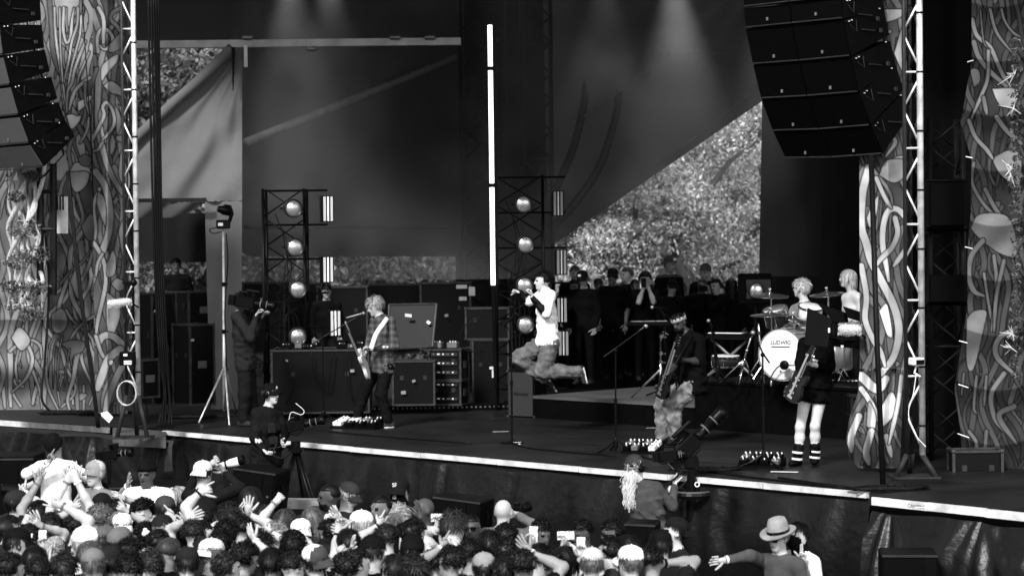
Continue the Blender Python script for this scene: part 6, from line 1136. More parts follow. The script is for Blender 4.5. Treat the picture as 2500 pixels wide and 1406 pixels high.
# plaid shirt guitarist
Y = onz(925, 1045).y
J = posed(Y, 1.80, -62, dict(head=(915, 749), neck=(930, 774), chest=(935, 815), pelvis=(932, 886), shL=(953, 783, -.12), shR=(916, 781, .13), elL=(965, 846, -.16), wrL=(908, 852, -.25), elR=(902, 840, .12), wrR=(893, 862, -.05), hipL=(945, 894, -.07), hipR=(920, 893, .07), knL=(930, 962, -.1), knR=(890, 955, .1), anL=(948, 1031, -.06), anR=(872, 1020, .14)), dirs=dict(tL=(-1, -.25, -.05), tR=(-.9, -.4, -.2), hdL=(-1, 0, .2)))
person('guitarist in a plaid shirt and dark trousers looking down', J, yaw=-66, pitch=-16, skinv=.5, shirt_mat=plaid('plaid_cloth', .028, .008, .075, 11.0), pants=.014, shoe=.05, sleeve=1.9, hair=('messy', .32, 1.14), hands=('grip', 'grip'), long_shirt=.06, hem_out=.012, baggy=1.25, wr=.0035, sole=True, bulk=1.05, **HI)
guitar('pale electric guitar held by the plaid shirt guitarist', at(892, 886, Y - .3), at(850, 786, Y - .75), (-1, -.2, .1), mat('guitar_cream', .62, .25, var=.08), guard=WHT, head_m=mat('maple', .3, .4))
strap('white strap over the plaid shirt', [at(946, 776, Y - .2), at(934, 792, Y - .3), at(918, 816, Y - .36), at(906, 850, Y - .38)], WHT, .06)
# bassist
Y = onz(1622, 1086).y
J = posed(Y, 1.80, -42, dict(head=(1658, 789), neck=(1681, 815), chest=(1692, 856), pelvis=(1690, 930), shL=(1708, 830, -.12), shR=(1668, 826, .12), elL=(1709, 884, -.16), wrL=(1664, 877, -.3), elR=(1650, 888, .02), wrR=(1636, 912, -.22), hipL=(1694, 942, -.1), hipR=(1676, 940, .08), knL=(1640, 992, -.14), knR=(1620, 985, .1), anL=(1652, 1072, -.12), anR=(1616, 1070, .1)), dirs=dict(tL=(-.7, -.7, 0), tR=(-.8, -.6, 0), hdL=(-1, -.1, .1), hdR=(-.8, -.3, -.4)))
person('bass player in a black shirt, pale jeans and a flame headband, leaning back', J, yaw=-38, pitch=-14, roll=-12, skinv=.07, shirt=.008, pants_mat=DENIM, shoe=.03, sleeve=.95, hair=('buzz', .008, 1.03), hat=('bandana', .42), hands=('grip', 'grip'), long_shirt=.08, hem_out=.035, baggy=1.6, wr=.004, wrp=.0075, bulk=1.12, beard=.01, **HI)
guitar('dark bass guitar held by the bass player', at(1626, 938, Y - .34), at(1664, 818, Y - .42), (-.85, -.5, .1), mat('bass_black', .012, .2), True, None, scale=.85, neck_m=mat('maple', .3, .4))
strap('black strap over the black shirt of the bass player', [at(1690, 820, Y - .25), at(1672, 850, Y - .34), at(1650, 890, Y - .38)], BLK, .06)
# guitarist in a black dress
Y = onz(1966, 1138).y
J = posed(Y, 1.68, -15, dict(head=(1990, 790, .05), neck=(1992, 824, .05), chest=(1993, 868, .03), pelvis=(1989, 936), shL=(2022, 838, 0), shR=(1962, 838, .06), elL=(2027, 895, -.08), wrL=(1985, 890, -.24), elR=(1952, 886, .02), wrR=(1949, 918, -.16), hipL=(2006, 950, -.02), hipR=(1970, 950, .02), knL=(1990, 1040, -.04), knR=(1954, 1042, .03), anL=(1989, 1118, .0), anR=(1946, 1122, .03)), dirs=dict(tL=(-.2, -1, 0), tR=(-.6, -.9, 0), hdL=(-.5, -.1, .3), hdR=(-.3, -.2, -1)))
J['chest'] = npv(1993, 868, Y + .03)
person('guitarist in a black dress with bare legs and strapped boots', J, yaw=-12, pitch=-10, skinv=.58, shirt=.006, shoe=.010, sleeve=1.75, hair=('long', .34, 1.03, .34), hands=('grip', 'open'), skirt=.38, hem_out=.03, barelegs=True, sock=.62, wr=.003, bulk=1.02, **HI)
for (x, y, dy, lb) in ((1947, 1106, -.08, 'upper pale strap on the front boot'), (1946, 1122, -.08, 'lower pale strap on the front boot'), (1990, 1104, -.1, 'upper pale strap on the rear boot'), (1989, 1118, -.1, 'lower pale strap on the rear boot')): tag(MB().lathe(at(x, y, Y - .01), (0.1, 0, 1), [(0, .054), (.0, .062), (.02, .062), (.02, .054)], 18).build('boot_strap', GAFF), lb, 'strap')
guitar('dark wood electric guitar held by the guitarist in black', at(1948, 944, Y - .24), at(1992, 846, Y - .36), (-.8, -.6, .15), mat('sunburst', .03, .25, var=.5, scale=6), scale=.82, neck_m=mat('maple', .3, .4))
for i, (x, y, w_) in enumerate(((1978, 868, .1), (1984, 878, .12), (1976, 889, .08))): tag(MB().box(at(x, y, Y - .19), (w_, .006, .022), M=Matrix.Rotation(.25, 4, 'Y') @ Matrix.Rotation(-.25, 4, 'Z')).build('shirt_print', GAFF), ['top', 'middle', 'lower'][i] + ' line of pale print on the black dress', 'print')
# drummer
Y = 29.55
J = posed(Y, 1.78, -110, dict(head=(1956, 704), neck=(1966, 739), chest=(1968, 775), pelvis=(1968, 838), shL=(1990, 758, -.1), shR=(1940, 756, .05), elL=(1985, 800, -.2), wrL=(1942, 790, -.32), elR=(1925, 788, -.05), wrR=(1914, 776, -.28), hipL=(1975, 850, -.09), hipR=(1955, 850, .09), knL=(1920, 855, -.25), knR=(1915, 855, .2), anL=(1925, 918, -.3), anR=(1920, 915, .2)), dirs=dict(tL=(-1, 0, 0), tR=(-1, 0, 0)))
person('drummer with short blond hair in a grey shirt, seen from behind', J, yaw=-125, pitch=4, skinv=.55, shirt=.22, pants=.02, shoe=.02, sleeve=.7, hair=('messy', .48, 1.04), hands=('fist', 'fist'), wr=.0025, **HI)
tag(MB().tube([at(1914, 778, Y - .3), at(1880, 770, Y - .5)], [.008, .005], 6).build('drumstick', mat('hickory', .5, .5)), 'pale drumstick in the drummer hand', 'drumstick')
# shirtless player
J = posed(29.7, 1.78, -80, dict(head=(2070, 680), neck=(2082, 716), chest=(2083, 752), pelvis=(2084, 822), shL=(2098, 728, -.15), shR=(2066, 728, .1), elL=(2102, 776, -.2), wrL=(2075, 790, -.32), elR=(2062, 775, .12), wrR=(2055, 790, -.1)))
for q, d_ in (('L', -.09), ('R', .09)): J['hip' + q] = J['pelvis'] + A(0, d_, -.04); J['kn' + q] = J['pelvis'] + A(-.02, d_ * 1.1, -.45); J['an' + q] = J['pelvis'] + A(0, d_ * 1.2, -.86)
person('shirtless player with bleached hair behind the right pillar', J, yaw=-82, pitch=6, skinv=.55, shirt_mat=skin(.55), pants=.02, sleeve=0, hair=('long', .45, 1.05, .16), neckband=False, wr=0, **HI)
# camera man on the deck
Y = onz(600, 1040).y
J = posed(Y, 1.80, 80, dict(head=(586, 735), neck=(582, 765), chest=(592, 808), pelvis=(600, 882), shR=(578, 774, -.16), shL=(594, 774, .18), elR=(612, 826, -.25), wrR=(626, 770, -.2), elL=(620, 815, .2), wrL=(640, 775, .12), hipR=(596, 892, -.09), hipL=(605, 892, .09), knR=(598, 962, -.12), knL=(612, 962, .12), anR=(594, 1028, -.12), anL=(624, 1026, .14)), dirs=dict(tR=(.9, -.4, 0), tL=(1, .1, 0), hdR=(.5, 0, .8)))
person('camera operator in a dark hooded top filming to the right on deck', J, yaw=82, skinv=.35, shirt=.035, pants=.02, shoe=.05, sleeve=1.95, hair=('buzz', .01), hat=('headset', .01), hands=('grip', 'grip'), wr=.0035, bulk=1.22, baggy=1.35, long_shirt=.05, **HI)
video_camera('shoulder camera held by the operator on the deck', at(598, 737, Y - .12), (1, -.1, -.16), s=.9, lens=.28)
# ------------------------------------------------------------------ camera crew in the pit
Y = 27.2
J = posed(Y, 1.78, 62, dict(head=(661, 963), neck=(653, 997), chest=(652, 1042), pelvis=(650, 1122), shR=(627, 1010, -.08), shL=(676, 1012, .12), elR=(622, 1068, -.16), wrR=(646, 1098, -.28), elL=(694, 1060, .05), wrL=(690, 1078, -.2)))
for q, d_ in (('L', .09), ('R', -.09)): J['hip' + q] = J['pelvis'] + A(d_, 0, -.03); J['kn' + q] = J['pelvis'] + A(d_ * 1.2, 0, -.45); J['an' + q] = J['pelvis'] + A(d_ * 1.3, .02, -.86)
zf = J['anL'][2] - .085
H = person('camera operator with headphones and a dark vest standing at the pit camera', J, yaw=58, pitch=2, skinv=.5, shirt=.018, pants=.012, sleeve=1.95, hair=('short', .12), hat=('cap', .01, 'A'), hands=('relax', 'grip'), wr=.0045, bulk=1.18, glasses='clear', **HI)
make_hat(H, 'headset', .01)
part('vest_pocket', cloth(.03), H['T'], lambda b: b.box(at(664, 1045, Y - .2), (.1, .03, .12), .4, bev=.01)); part('vest_pocket', cloth(.03), H['T'], lambda b: b.box(at(668, 1075, Y - .2), (.11, .03, .1), .4, bev=.01))
tag(MB().box((H['base'][0], H['base'][1] + .1, (GZ + zf) / 2), (1.1, 1.0, zf - GZ)).build('camera_platform', BLK), 'black box platform under the pit camera operator', 'platform')
Yc = Y - .25; ap = at(722, 1096, Yc); video_camera('broadcast camera on a black tripod in the pit', at(722, 1040, Yc), (1, -.12, .22), s=.72, lens=.3)
T = thing('camera_tripod', 'black tripod under the broadcast camera in the pit', 'tripod', Vector((ap.x, ap.y, zf)), 0, 'camera tripods'); tripod(T, ap, [Vector((ap.x + x, ap.y + y_, zf + .02)) for x, y_ in ((-.34, -.2), (.32, -.2), (.1, .4))], .018, BLKM); tripod(T, ap + Vector((.03, 0, 0)), [Vector((ap.x + x, ap.y + y_, zf + .02)) for x, y_ in ((-.28, -.2), (.38, -.2))], .012, BLKM); part('pan_head', BLKM, T, lambda b: b.lathe(ap - Vector((0, 0, .04)), (0, 0, 1), [(0, .09), (.05, .09), (.06, .06), (.14, .06)], 18)); part('pan_bar', BLKM, T, lambda b: b.tube([ap + Vector((0, 0, .06)), at(648, 1098, Yc + .02)], .012, 7)); part('crossbar', BLKM, T, lambda b: b.tube([ap.lerp(Vector((ap.x - .34, ap.y - .2, zf)), .6), ap.lerp(Vector((ap.x + .32, ap.y - .2, zf)), .6)], .01, 6))
cable('camera_cable', 'loop of black cable round the pit camera head', 'cable', [pxrun([(676, 1080, Yc - .1), (668, 1110, Yc - .15), (690, 1118, Yc - .15), (712, 1100, Yc - .1)])], .012); cable('camera_cable', 'thin white cable arching over the pit camera', 'cable', [pxrun([(705, 1026, Yc - .1), (712, 1006, Yc - .1), (735, 1012, Yc - .12), (742, 1002, Yc - .1), (722, 984, Yc - .1)])], .004, GAFF)
# woman at the second pit camera
Y = 23.2; zs = GZ + .38
J = posed(Y, 1.70, 138, dict(head=(1551, 1142), neck=(1560, 1178), chest=(1575, 1222), pelvis=(1590, 1300), shL=(1548, 1192, .05), shR=(1602, 1192, .05), elR=(1640, 1236, .1), wrR=(1646, 1186, .25), elL=(1600, 1240, .3), wrL=(1630, 1200, .42), hipL=(1580, 1312, .05), hipR=(1602, 1312, .0)))
for q, d_ in (('L', -.09), ('R', .09)): J['kn' + q] = J['pelvis'] + A(d_ * 1.2, 0, -.42); J['an' + q] = J['pelvis'] + A(d_ * 1.3, -.02, -.83)
H = person('camera operator with long blond curls and a dark quilted jacket in the pit', J, yaw=128, pitch=6, skinv=.55, shirt=.085, pants=.05, sleeve=1.95, hair=('wavy', .3, 1.0), hat=('beanie', .06), hands=('grip', 'open'), wr=.004, bulk=1.12, **HI)
make_hat(H, 'headset', .01)
b = MB(); rd = np.random.default_rng(3); q0 = npv(1541, 1160, Y - .10)
for i in range(420):
    p_ = q0 + rd.normal(size=3) * A(.026, .02, .03); ph0 = rd.uniform(0, 6.28); pts = []; L_ = rd.uniform(.1, .33)
    for j in range(10): pts.append(p_ + A(.014 * math.sin(ph0 + j * 1.3) - .03 * math.sin(j * .3), .012 * math.cos(ph0 + j), -L_ * j / 9))
    vs = []
    for j, p2 in enumerate(pts): ww = .003 * (1 - .5 * j / 9); vs += [p2 - A(ww, 0, 0), p2 + A(ww, 0, 0)]
    b.add(vs, [(2 * j, 2 * j + 1, 2 * j + 3, 2 * j + 2) for j in range(9)])
ob = b.build('ponytail', hairm(.6), H['T'], True)
Yc = Y + .35; video_camera('broadcast camera tilted up on the pit pedestal', at(1676, 1092, Yc), (.72, .15, .68), s=1.0, lens=.36, hood=.055); video_camera('small boxy camera recorder slung beside the pedestal camera', at(1630, 1112, Yc - .1), (1, .1, .08), s=.62, lens=.1, finder=False)
ap = at(1688, 1150, Yc); T = thing('camera_pedestal', 'round black camera pedestal in the pit', 'pedestal', Vector((ap.x, ap.y, GZ))); part('column', BLKM, T, lambda b: b.tube([Vector((ap.x, ap.y, GZ)), Vector((ap.x, ap.y, at(0, 1240, Yc).z)), ap], [.07, .06, .05], 14)); part('steering_ring', BLKM, T, lambda b: b.lathe(at(1690, 1212, Yc), (0, 0, 1), [(0, .2), (.0, .24), (.03, .25), (.06, .24), (.06, .2), (0, .2)], 28, cap=False)); part('ring_trim', STEEL, T, lambda b: b.lathe(at(1690, 1198, Yc), (0, 0, 1), [(0, .2), (0, .235), (.012, .235), (.012, .2), (0, .2)], 28, cap=False))
for g in range(4): part('spoke', BLKM, T, lambda b: b.tube([ap - Vector((0, 0, .05)), at(1690, 1205, Yc) + Vector((.22 * math.cos(g * 1.57 + .4), .22 * math.sin(g * 1.57 + .4), 0))], .012, 6))
part('pan_head', BLKM, T, lambda b: b.box(at(1684, 1128, Yc), (.16, .16, .14), .3, bev=.02)); part('pan_bar', BLKM, T, lambda b: b.tube([at(1684, 1128, Yc), at(1648, 1168, Yc - .1), at(1612, 1192, Yc - .2)], .013, 7)); part('clip', WHT, T, lambda b: b.lathe(at(1702, 1182, Yc - .25), (0, 1, 0), [(0, .018), (0, .028), (.01, .028), (.01, .018), (0, .018)], 14, cap=False))
# ------------------------------------------------------------------ dark figures watching from the back of the stage
sil = [(1430, 690, 36.4, -20, .16, ('short', .01), ('cap', .012, 'patch'), 'crew man with a cap badge standing behind the singer', 1.86), (1390, 694, 38.5, 20, .1, ('curly', .01), None, 'dark figure half hidden behind the crew man with the cap', 1.78), (1503, 683, 37.6, 0, .1, ('short', .01), ('cap', .01), 'dark figure in a cap watching from the back', 1.85), (1568, 690, 37.2, 10, .28, ('afro', .01, 1.2), None, 'onlooker with big dark hair holding up a phone', 1.72), (1626, 654, 38.6, 30, .15, ('short', .01), ('cap', .03, 'patch', True), 'tall onlooker in a pale badged cap', 1.9), (1640, 710, 36.9, 0, .16, ('short', .01), ('cap', .01), 'short onlooker with a dark cap below the tall one', 1.62), (1705, 695, 37.8, -30, .08, ('buzz', .01), None, 'broad dark figure right of the short onlooker', 1.8), (1748, 700, 36.8, -35, .2, ('curly', .012), None, 'onlooker raising a camera to the face', 1.74), (1795, 694, 37.2, 20, .15, ('long', .02, 1.0, .3), None, 'onlooker beside the boxed lamp', 1.75), (1540, 704, 38.3, 0, .15, ('short', .01), None, 'small dark onlooker between two taller ones', 1.7), (1668, 700, 39.3, 0, .1, ('short', .01), None, 'far dark onlooker behind the short one', 1.76), (1470, 700, 39.0, -10, .12, ('short', .01), None, 'far dark figure behind the crew man', 1.74)]
sil += [(1410, 668, 38.8, 30, .2, ('short', .01), None, 'taller dark figure left of the crew man', 1.8), (1528, 664, 38.9, -40, .3, ('wavy', .02), None, 'tall onlooker with wavy hair in the second row', 1.8), (1596, 700, 38.7, 50, .3, ('long', .02, 1.0, .25), None, 'long haired onlooker in the second row', 1.7), (1722, 672, 39.0, 20, .2, ('short', .01), ('beanie', .01), 'tall onlooker in a dark knit hat', 1.8), (1770, 716, 38.6, -60, .35, ('curly', .02), None, 'onlooker in profile near the boxed lamp', 1.7), (1818, 708, 38.9, 10, .2, ('short', .01), None, 'last dark onlooker beside the side curtain', 1.7)]  # lighter skin values on some of these stand for lit faces
rj = random.Random(4)
for (px, py, Y, yw, skv, hr, ht, lb, hh) in sil:
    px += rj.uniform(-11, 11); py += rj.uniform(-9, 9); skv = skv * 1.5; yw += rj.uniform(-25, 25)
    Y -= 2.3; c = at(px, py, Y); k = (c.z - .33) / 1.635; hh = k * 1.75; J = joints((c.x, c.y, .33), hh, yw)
    if 'phone' in lb or 'camera' in lb:
        s_, f_, u_ = frame(yw); t = J['head'] + f_ * .18 - u_ * .03 - s_ * .04; J['elR'], J['wrR'] = ik(J['shR'], t - u_ * .08, .29 * k, .25 * k, -u_ - s_ * .4); J['elL'], J['wrL'] = ik(J['shL'], t - u_ * .08 + s_ * .08, .29 * k, .25 * k, -u_ + s_ * .4)
        tag(MB().box(Vector(t + f_ * .05), (.16 if 'camera' in lb else .08, .05, .09 if 'camera' in lb else .15), R(yw), bev=.01).build('hand_camera' if 'camera' in lb else 'smartphone', PLAS), ('small dark camera' if 'camera' in lb else 'phone') + ' held up by an onlooker at the stage rear', 'camera' if 'camera' in lb else 'phone')
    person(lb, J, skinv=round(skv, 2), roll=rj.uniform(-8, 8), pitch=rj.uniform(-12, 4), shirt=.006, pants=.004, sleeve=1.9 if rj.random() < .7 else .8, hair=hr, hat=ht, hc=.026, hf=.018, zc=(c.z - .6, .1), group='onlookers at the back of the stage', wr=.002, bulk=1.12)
for (px, py, Y, lb) in ((430, 648, 36.2, 'dark stagehand behind the worktable on the left'), (797, 712, 35.6, 'stagehand with a lit face behind the light tower'), (1335, 700, 38.0, 'dark figure beside the right light tower')):
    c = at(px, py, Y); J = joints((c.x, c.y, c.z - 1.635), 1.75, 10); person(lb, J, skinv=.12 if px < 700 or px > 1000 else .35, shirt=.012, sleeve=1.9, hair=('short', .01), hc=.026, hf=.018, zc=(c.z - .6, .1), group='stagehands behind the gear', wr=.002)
# boxed lamp behind the riser
T = thing('boxed_lamp', 'square black light box with a round lamp behind the drums', 'stage light', at(1843, 740, 33.0)); c = at(1843, 705, 33.0); part('housing', BLK, T, lambda b: b.box(c, (.5, .3, .46), -.15, bev=.02)); part('baffle', mat('baffle', .08, .5), T, lambda b: b.box(c + Vector((.04, -.15, 0)), (.36, .03, .28), -.15)); lamp(T, c + Vector((.0, -.2, -.02)), (.15, -1, 0), .1); part('stand', BLKM, T, lambda b: b.tube([c - Vector((0, 0, .2)), Vector((c.x, c.y, .0))], .03, 8))
# ------------------------------------------------------------------ crowd and pit
PHONE_SCR = mat('phone_screen', .55, .2, emit=.10, var=.9, scale=45)
def phone(label, p, right, up, w_=.075, h_=.155):
    p = Vector(p); M = facing((0, 0, 0), right, Vector(up)); T = thing('smartphone', label, 'phone', p, 0, 'phones held up in the crowd'); n = Vector(right).normalized().cross(Vector(up).normalized())
    part('case', PLAS, T, lambda b: b.box(p, (w_, h_, .011), M=M, bev=.003)); part('screen', PHONE_SCR, T, lambda b: b.box(p + n * .006, (w_ * .9, h_ * .92, .003), M=M))
    return T
def still_camera(label, p, d, lens=.2, white=False, s=1.0):
    p = Vector(p); d = Vector(d).normalized(); M = facing((0, 0, 0), d); T = thing('photo_camera', label, 'camera', p, 0, 'press photographers cameras'); part('body', PLAS, T, lambda b: b.box(p, (.07 * s, .1 * s, .14 * s), M=M, bev=.012)); part('prism', PLAS, T, lambda b: b.box(p + Vector((0, 0, .06 * s)), (.06 * s, .04 * s, .05 * s), M=M, bev=.008)); lm_ = mat('lens_white', .7, .4) if white else PLAS
    l = part('lens', lm_, T, lambda b: b.lathe(p + d * .03, d, [(0, .036 * s), (lens * .5, .04 * s), (lens * .52, .046 * s), (lens, .048 * s)], 18), True); part('hood', PLAS, l, lambda b: b.lathe(p + d * (.03 + lens), d, [(0, .048 * s), (.06, .055 * s), (.06, .05 * s), (.01, .042 * s)], 18)); part('lens_ring', PLAS, l, lambda b: b.lathe(p + d * (.03 + lens * .3), d, [(0, .044 * s), (.02, .044 * s)], 18))
    return T
def goer(label, px, py, yaw, sk, sh, hair, hat=None, arms=(), H=1.72, zo=0.0, sleeve=.6, pitch=0., roll=0., group='concert crowd', ground=True, **kw):
    H = H * 1.09 if zo == 0 else H
    if hair and zo == 0: hair = (hair[0], hair[1], (hair[2] if len(hair) > 2 else 1.0) * 1.05) + tuple(hair[3:])
    k = H / 1.75; c = onz(px, py, GZ + zo + 1.635 * k); s_, f_, u_ = frame(yaw); J = joints((c.x, c.y, GZ + zo), H, yaw); d = np.array(c) - J['head']; d[2] = 0
    for q in J:
        if isinstance(J[q], np.ndarray) and q not in ('tL', 'tR'): J[q] = J[q] + d
    hands = ['relax', 'relax']; palms = [None, None]
    for a in arms:
        q, ax_, ay_, pose, dy = a[:5]; t = npv(ax_, ay_, J['head'][1] + dy); sg = 1 if q == 'L' else -1
        if len(a) > 5 and a[5] and a[5][0] != 'p': J['el' + q] = npv(a[5][0], a[5][1], J['head'][1] + dy * .6); J['wr' + q] = t; sv = J['el' + q] - J['sh' + q]
        else: J['el' + q], J['wr' + q] = ik(J['sh' + q], t, .30 * k, .265 * k, s_ * sg * 1.0 - u_ * .55 + f_ * .2)
        if pose in ('open', 'point', 'horns', 'two', 'pinky') and not (len(a) > 6 and a[6]): J['hd' + q] = nrm(nrm(J['wr' + q] - J['el' + q]) + A(0, 0, .6))
        if len(a) > 6 and a[6]: J['hd' + q] = A(*a[6])
        hands[0 if q == 'L' else 1] = pose; palms[0 if q == 'L' else 1] = f_ if pose != 'grip' else (-f_)
        if len(a) > 5 and a[5] and a[5][0] == 'p':
            land = a[5] == 'pl'; w = J['wr' + q]; ph_ = w + A(0, 0, .11) + f_ * .03; rt = Vector(s_) if frame(yaw)[1][1] < 0 else Vector(-s_); rt = Vector((1, .15 * math.sin(px), 0)); lean = Vector((.06 * math.sin(px * 1.7), .25, 1)).normalized()
            J['hd' + q] = nrm(A(0, 0, 1) + f_ * .2); phone(('phone held sideways by ' if land else 'phone held up by ') + label, ph_, rt if not land else Vector((1, .1, 0)), lean, *((.155, .075) if land else (.075, .155)))
    HP = person(label, J, skinv=sk, shirt=sh, pants=.03, sleeve=sleeve, hair=hair, hat=hat, hands=tuple(hands), palm=tuple(palms), pitch=pitch, roll=roll, group=group, hf=.0158, hc=.027, zc=(GZ + zo + 1.25, .14), wr=0 if group == 'concert crowd' else .003, **kw)
    for n_, a in enumerate(arms):
        q = a[0]; w_, e_ = J['wr' + q], J['el' + q]; dv = Vector(w_ - e_).normalized(); part('wristband', [GAFF, BLK, GREY][(int(px) + n_) % 3], HP['T'], lambda b: b.lathe(Vector(w_) - dv * (.02 + .02 * n_), dv, [(0, .030 * k), (.0, .036 * k), (.018, .036 * k), (.018, .030 * k)], 12))
    return HP
LT, MD, DKs = .46, .30, .09
PIT = dict(group='people in the pit')
# --- pit staff
J_ = goer('man in a black beanie and white hooded top bending over the barrier', 132, 1090, -10, MD, .78, ('short', .01), ('beanie', .012), [('L', 182, 1152, 'relax', -.3), ('R', 118, 1128, 'point', -.25)], 1.78, .5, 1.9, pitch=-55, **PIT)
goer('older man in a patterned trucker cap in the pit', 231, 1158, -32, .5, .22, ('short', .4), ('trucker', .5, None, False, .3), [], 1.74, .42, 1.9, pitch=2, **PIT)
goer('big man in a black beanie and white shirt watching the crowd', 358, 1158, -14, .10, .82, ('none', .01), ('beanie', .01), [], 1.78, .40, .9, bulk=1.42, **PIT)
goer('photographer in a pale cap raising a long white lens', 497, 1158, 150, LT, .02, ('short', .02), ('cap', .62, 'SB', True), [('R', 548, 1152, 'grip', .2), ('L', 520, 1130, 'grip', .15)], 1.75, .38, 1.9, **PIT)
still_camera('camera with a long white lens held high by a photographer', at(530, 1140, 24.0), (1, -.1, .28), .22, True)
goer('bearded man in the pit turned sharply to the left', 803, 1213, -78, .09, .75, ('buzz', .01), None, [], 1.76, .3, .9, beard=.008, **PIT)
goer('older man in a dark cap bowing his head in the pit', 852, 1212, 62, LT, .04, ('short', .35), ('cap', .05), [], 1.72, .32, .9, pitch=-22, glasses='clear', **PIT)
goer('man shouting toward the crowd in a dark shirt', 930, 1242, -50, .16, .02, ('buzz', .01), None, [], 1.76, .25, .9, **PIT)
goer('masked man in a dark cap close to the stage skirt', 974, 1204, -20, .3, .012, ('short', .01), ('cap', .02, 'SF'), [], 1.8, .3, 1.9, mask=.008, **PIT)
goer('bald man in a dark jacket with a hand before his face', 1034, 1246, -60, .10, .015, ('none', .01), None, [('R', 1026, 1262, 'open', -.25, None, (-.15, 0, 1))], 1.74, .22, 1.9, **PIT)
goer('bald photographer in a grey shirt seen from behind', 1229, 1250, 165, LT, .15, ('none', .01), None, [('R', 1262, 1258, 'grip', .15)], 1.78, .16, 1.9, bulk=1.2, **PIT)
still_camera('black camera held to the face by the bald photographer', at(1262, 1246, 22.2), (.5, .8, .1), .12)
goer('man in dark wraparound sunglasses facing the camera', 1152, 1288, -10, .10, .015, ('buzz', .01), None, [], 1.72, .1, .9, glasses='dark', **PIT)
goer('man in a white shirt looking down over his shoulder', 1322, 1302, 28, .14, .8, ('afro', .01, 1.0), None, [], 1.74, .1, .9, pitch=-14, **PIT)
goer('man in a pale jacket lowering his face to his hands', 1420, 1302, -52, .10, .5, ('afro', .01, .98), None, [('R', 1404, 1335, 'grip', -.25)], 1.72, .1, 1.9, pitch=-14, **PIT)
goer('curly haired onlooker with round glasses looking left', 1494, 1304, -70, .12, .03, ('afro', .01, 1.15), None, [], 1.66, .12, .9, glasses='clear', **PIT)
goer('bearded man looking up with sunglasses on his cap', 1646, 1300, -75, .5, .03, ('short', .01), ('cap', .02, None, True), [], 1.76, .1, .9, beard=.012, pitch=16, glasses=None, **PIT)
tag(MB().prism([at(1640, 1352, 20.8), at(1680, 1350, 20.8), at(1694, 1406, 20.8), at(1672, 1406, 20.8)], (0, .02, 0)).build('jacket_stripe', WHT), 'white stripe on the shoulder of the bearded man', 'stripe')
goer('man in a pale felt hat and spectacles stretching out an arm', 1899, 1312, -40, .42, .10, ('short', .2), ('fedora', .30), [('R', 1772, 1366, 'relax', -.15, (1830, 1356), (-1, 0, -.05))], 1.78, .05, 1.9, pitch=-10, glasses='clear', beard=None, **PIT)
goer('man masked by a black bandana in a white shirt', 1948, 1306, -62, .45, .8, ('short', .01), None, [('R', 1958, 1372, 'two', -.25, None, (.1, 0, 1))], 1.74, .08, .9, mask=.008, **PIT)
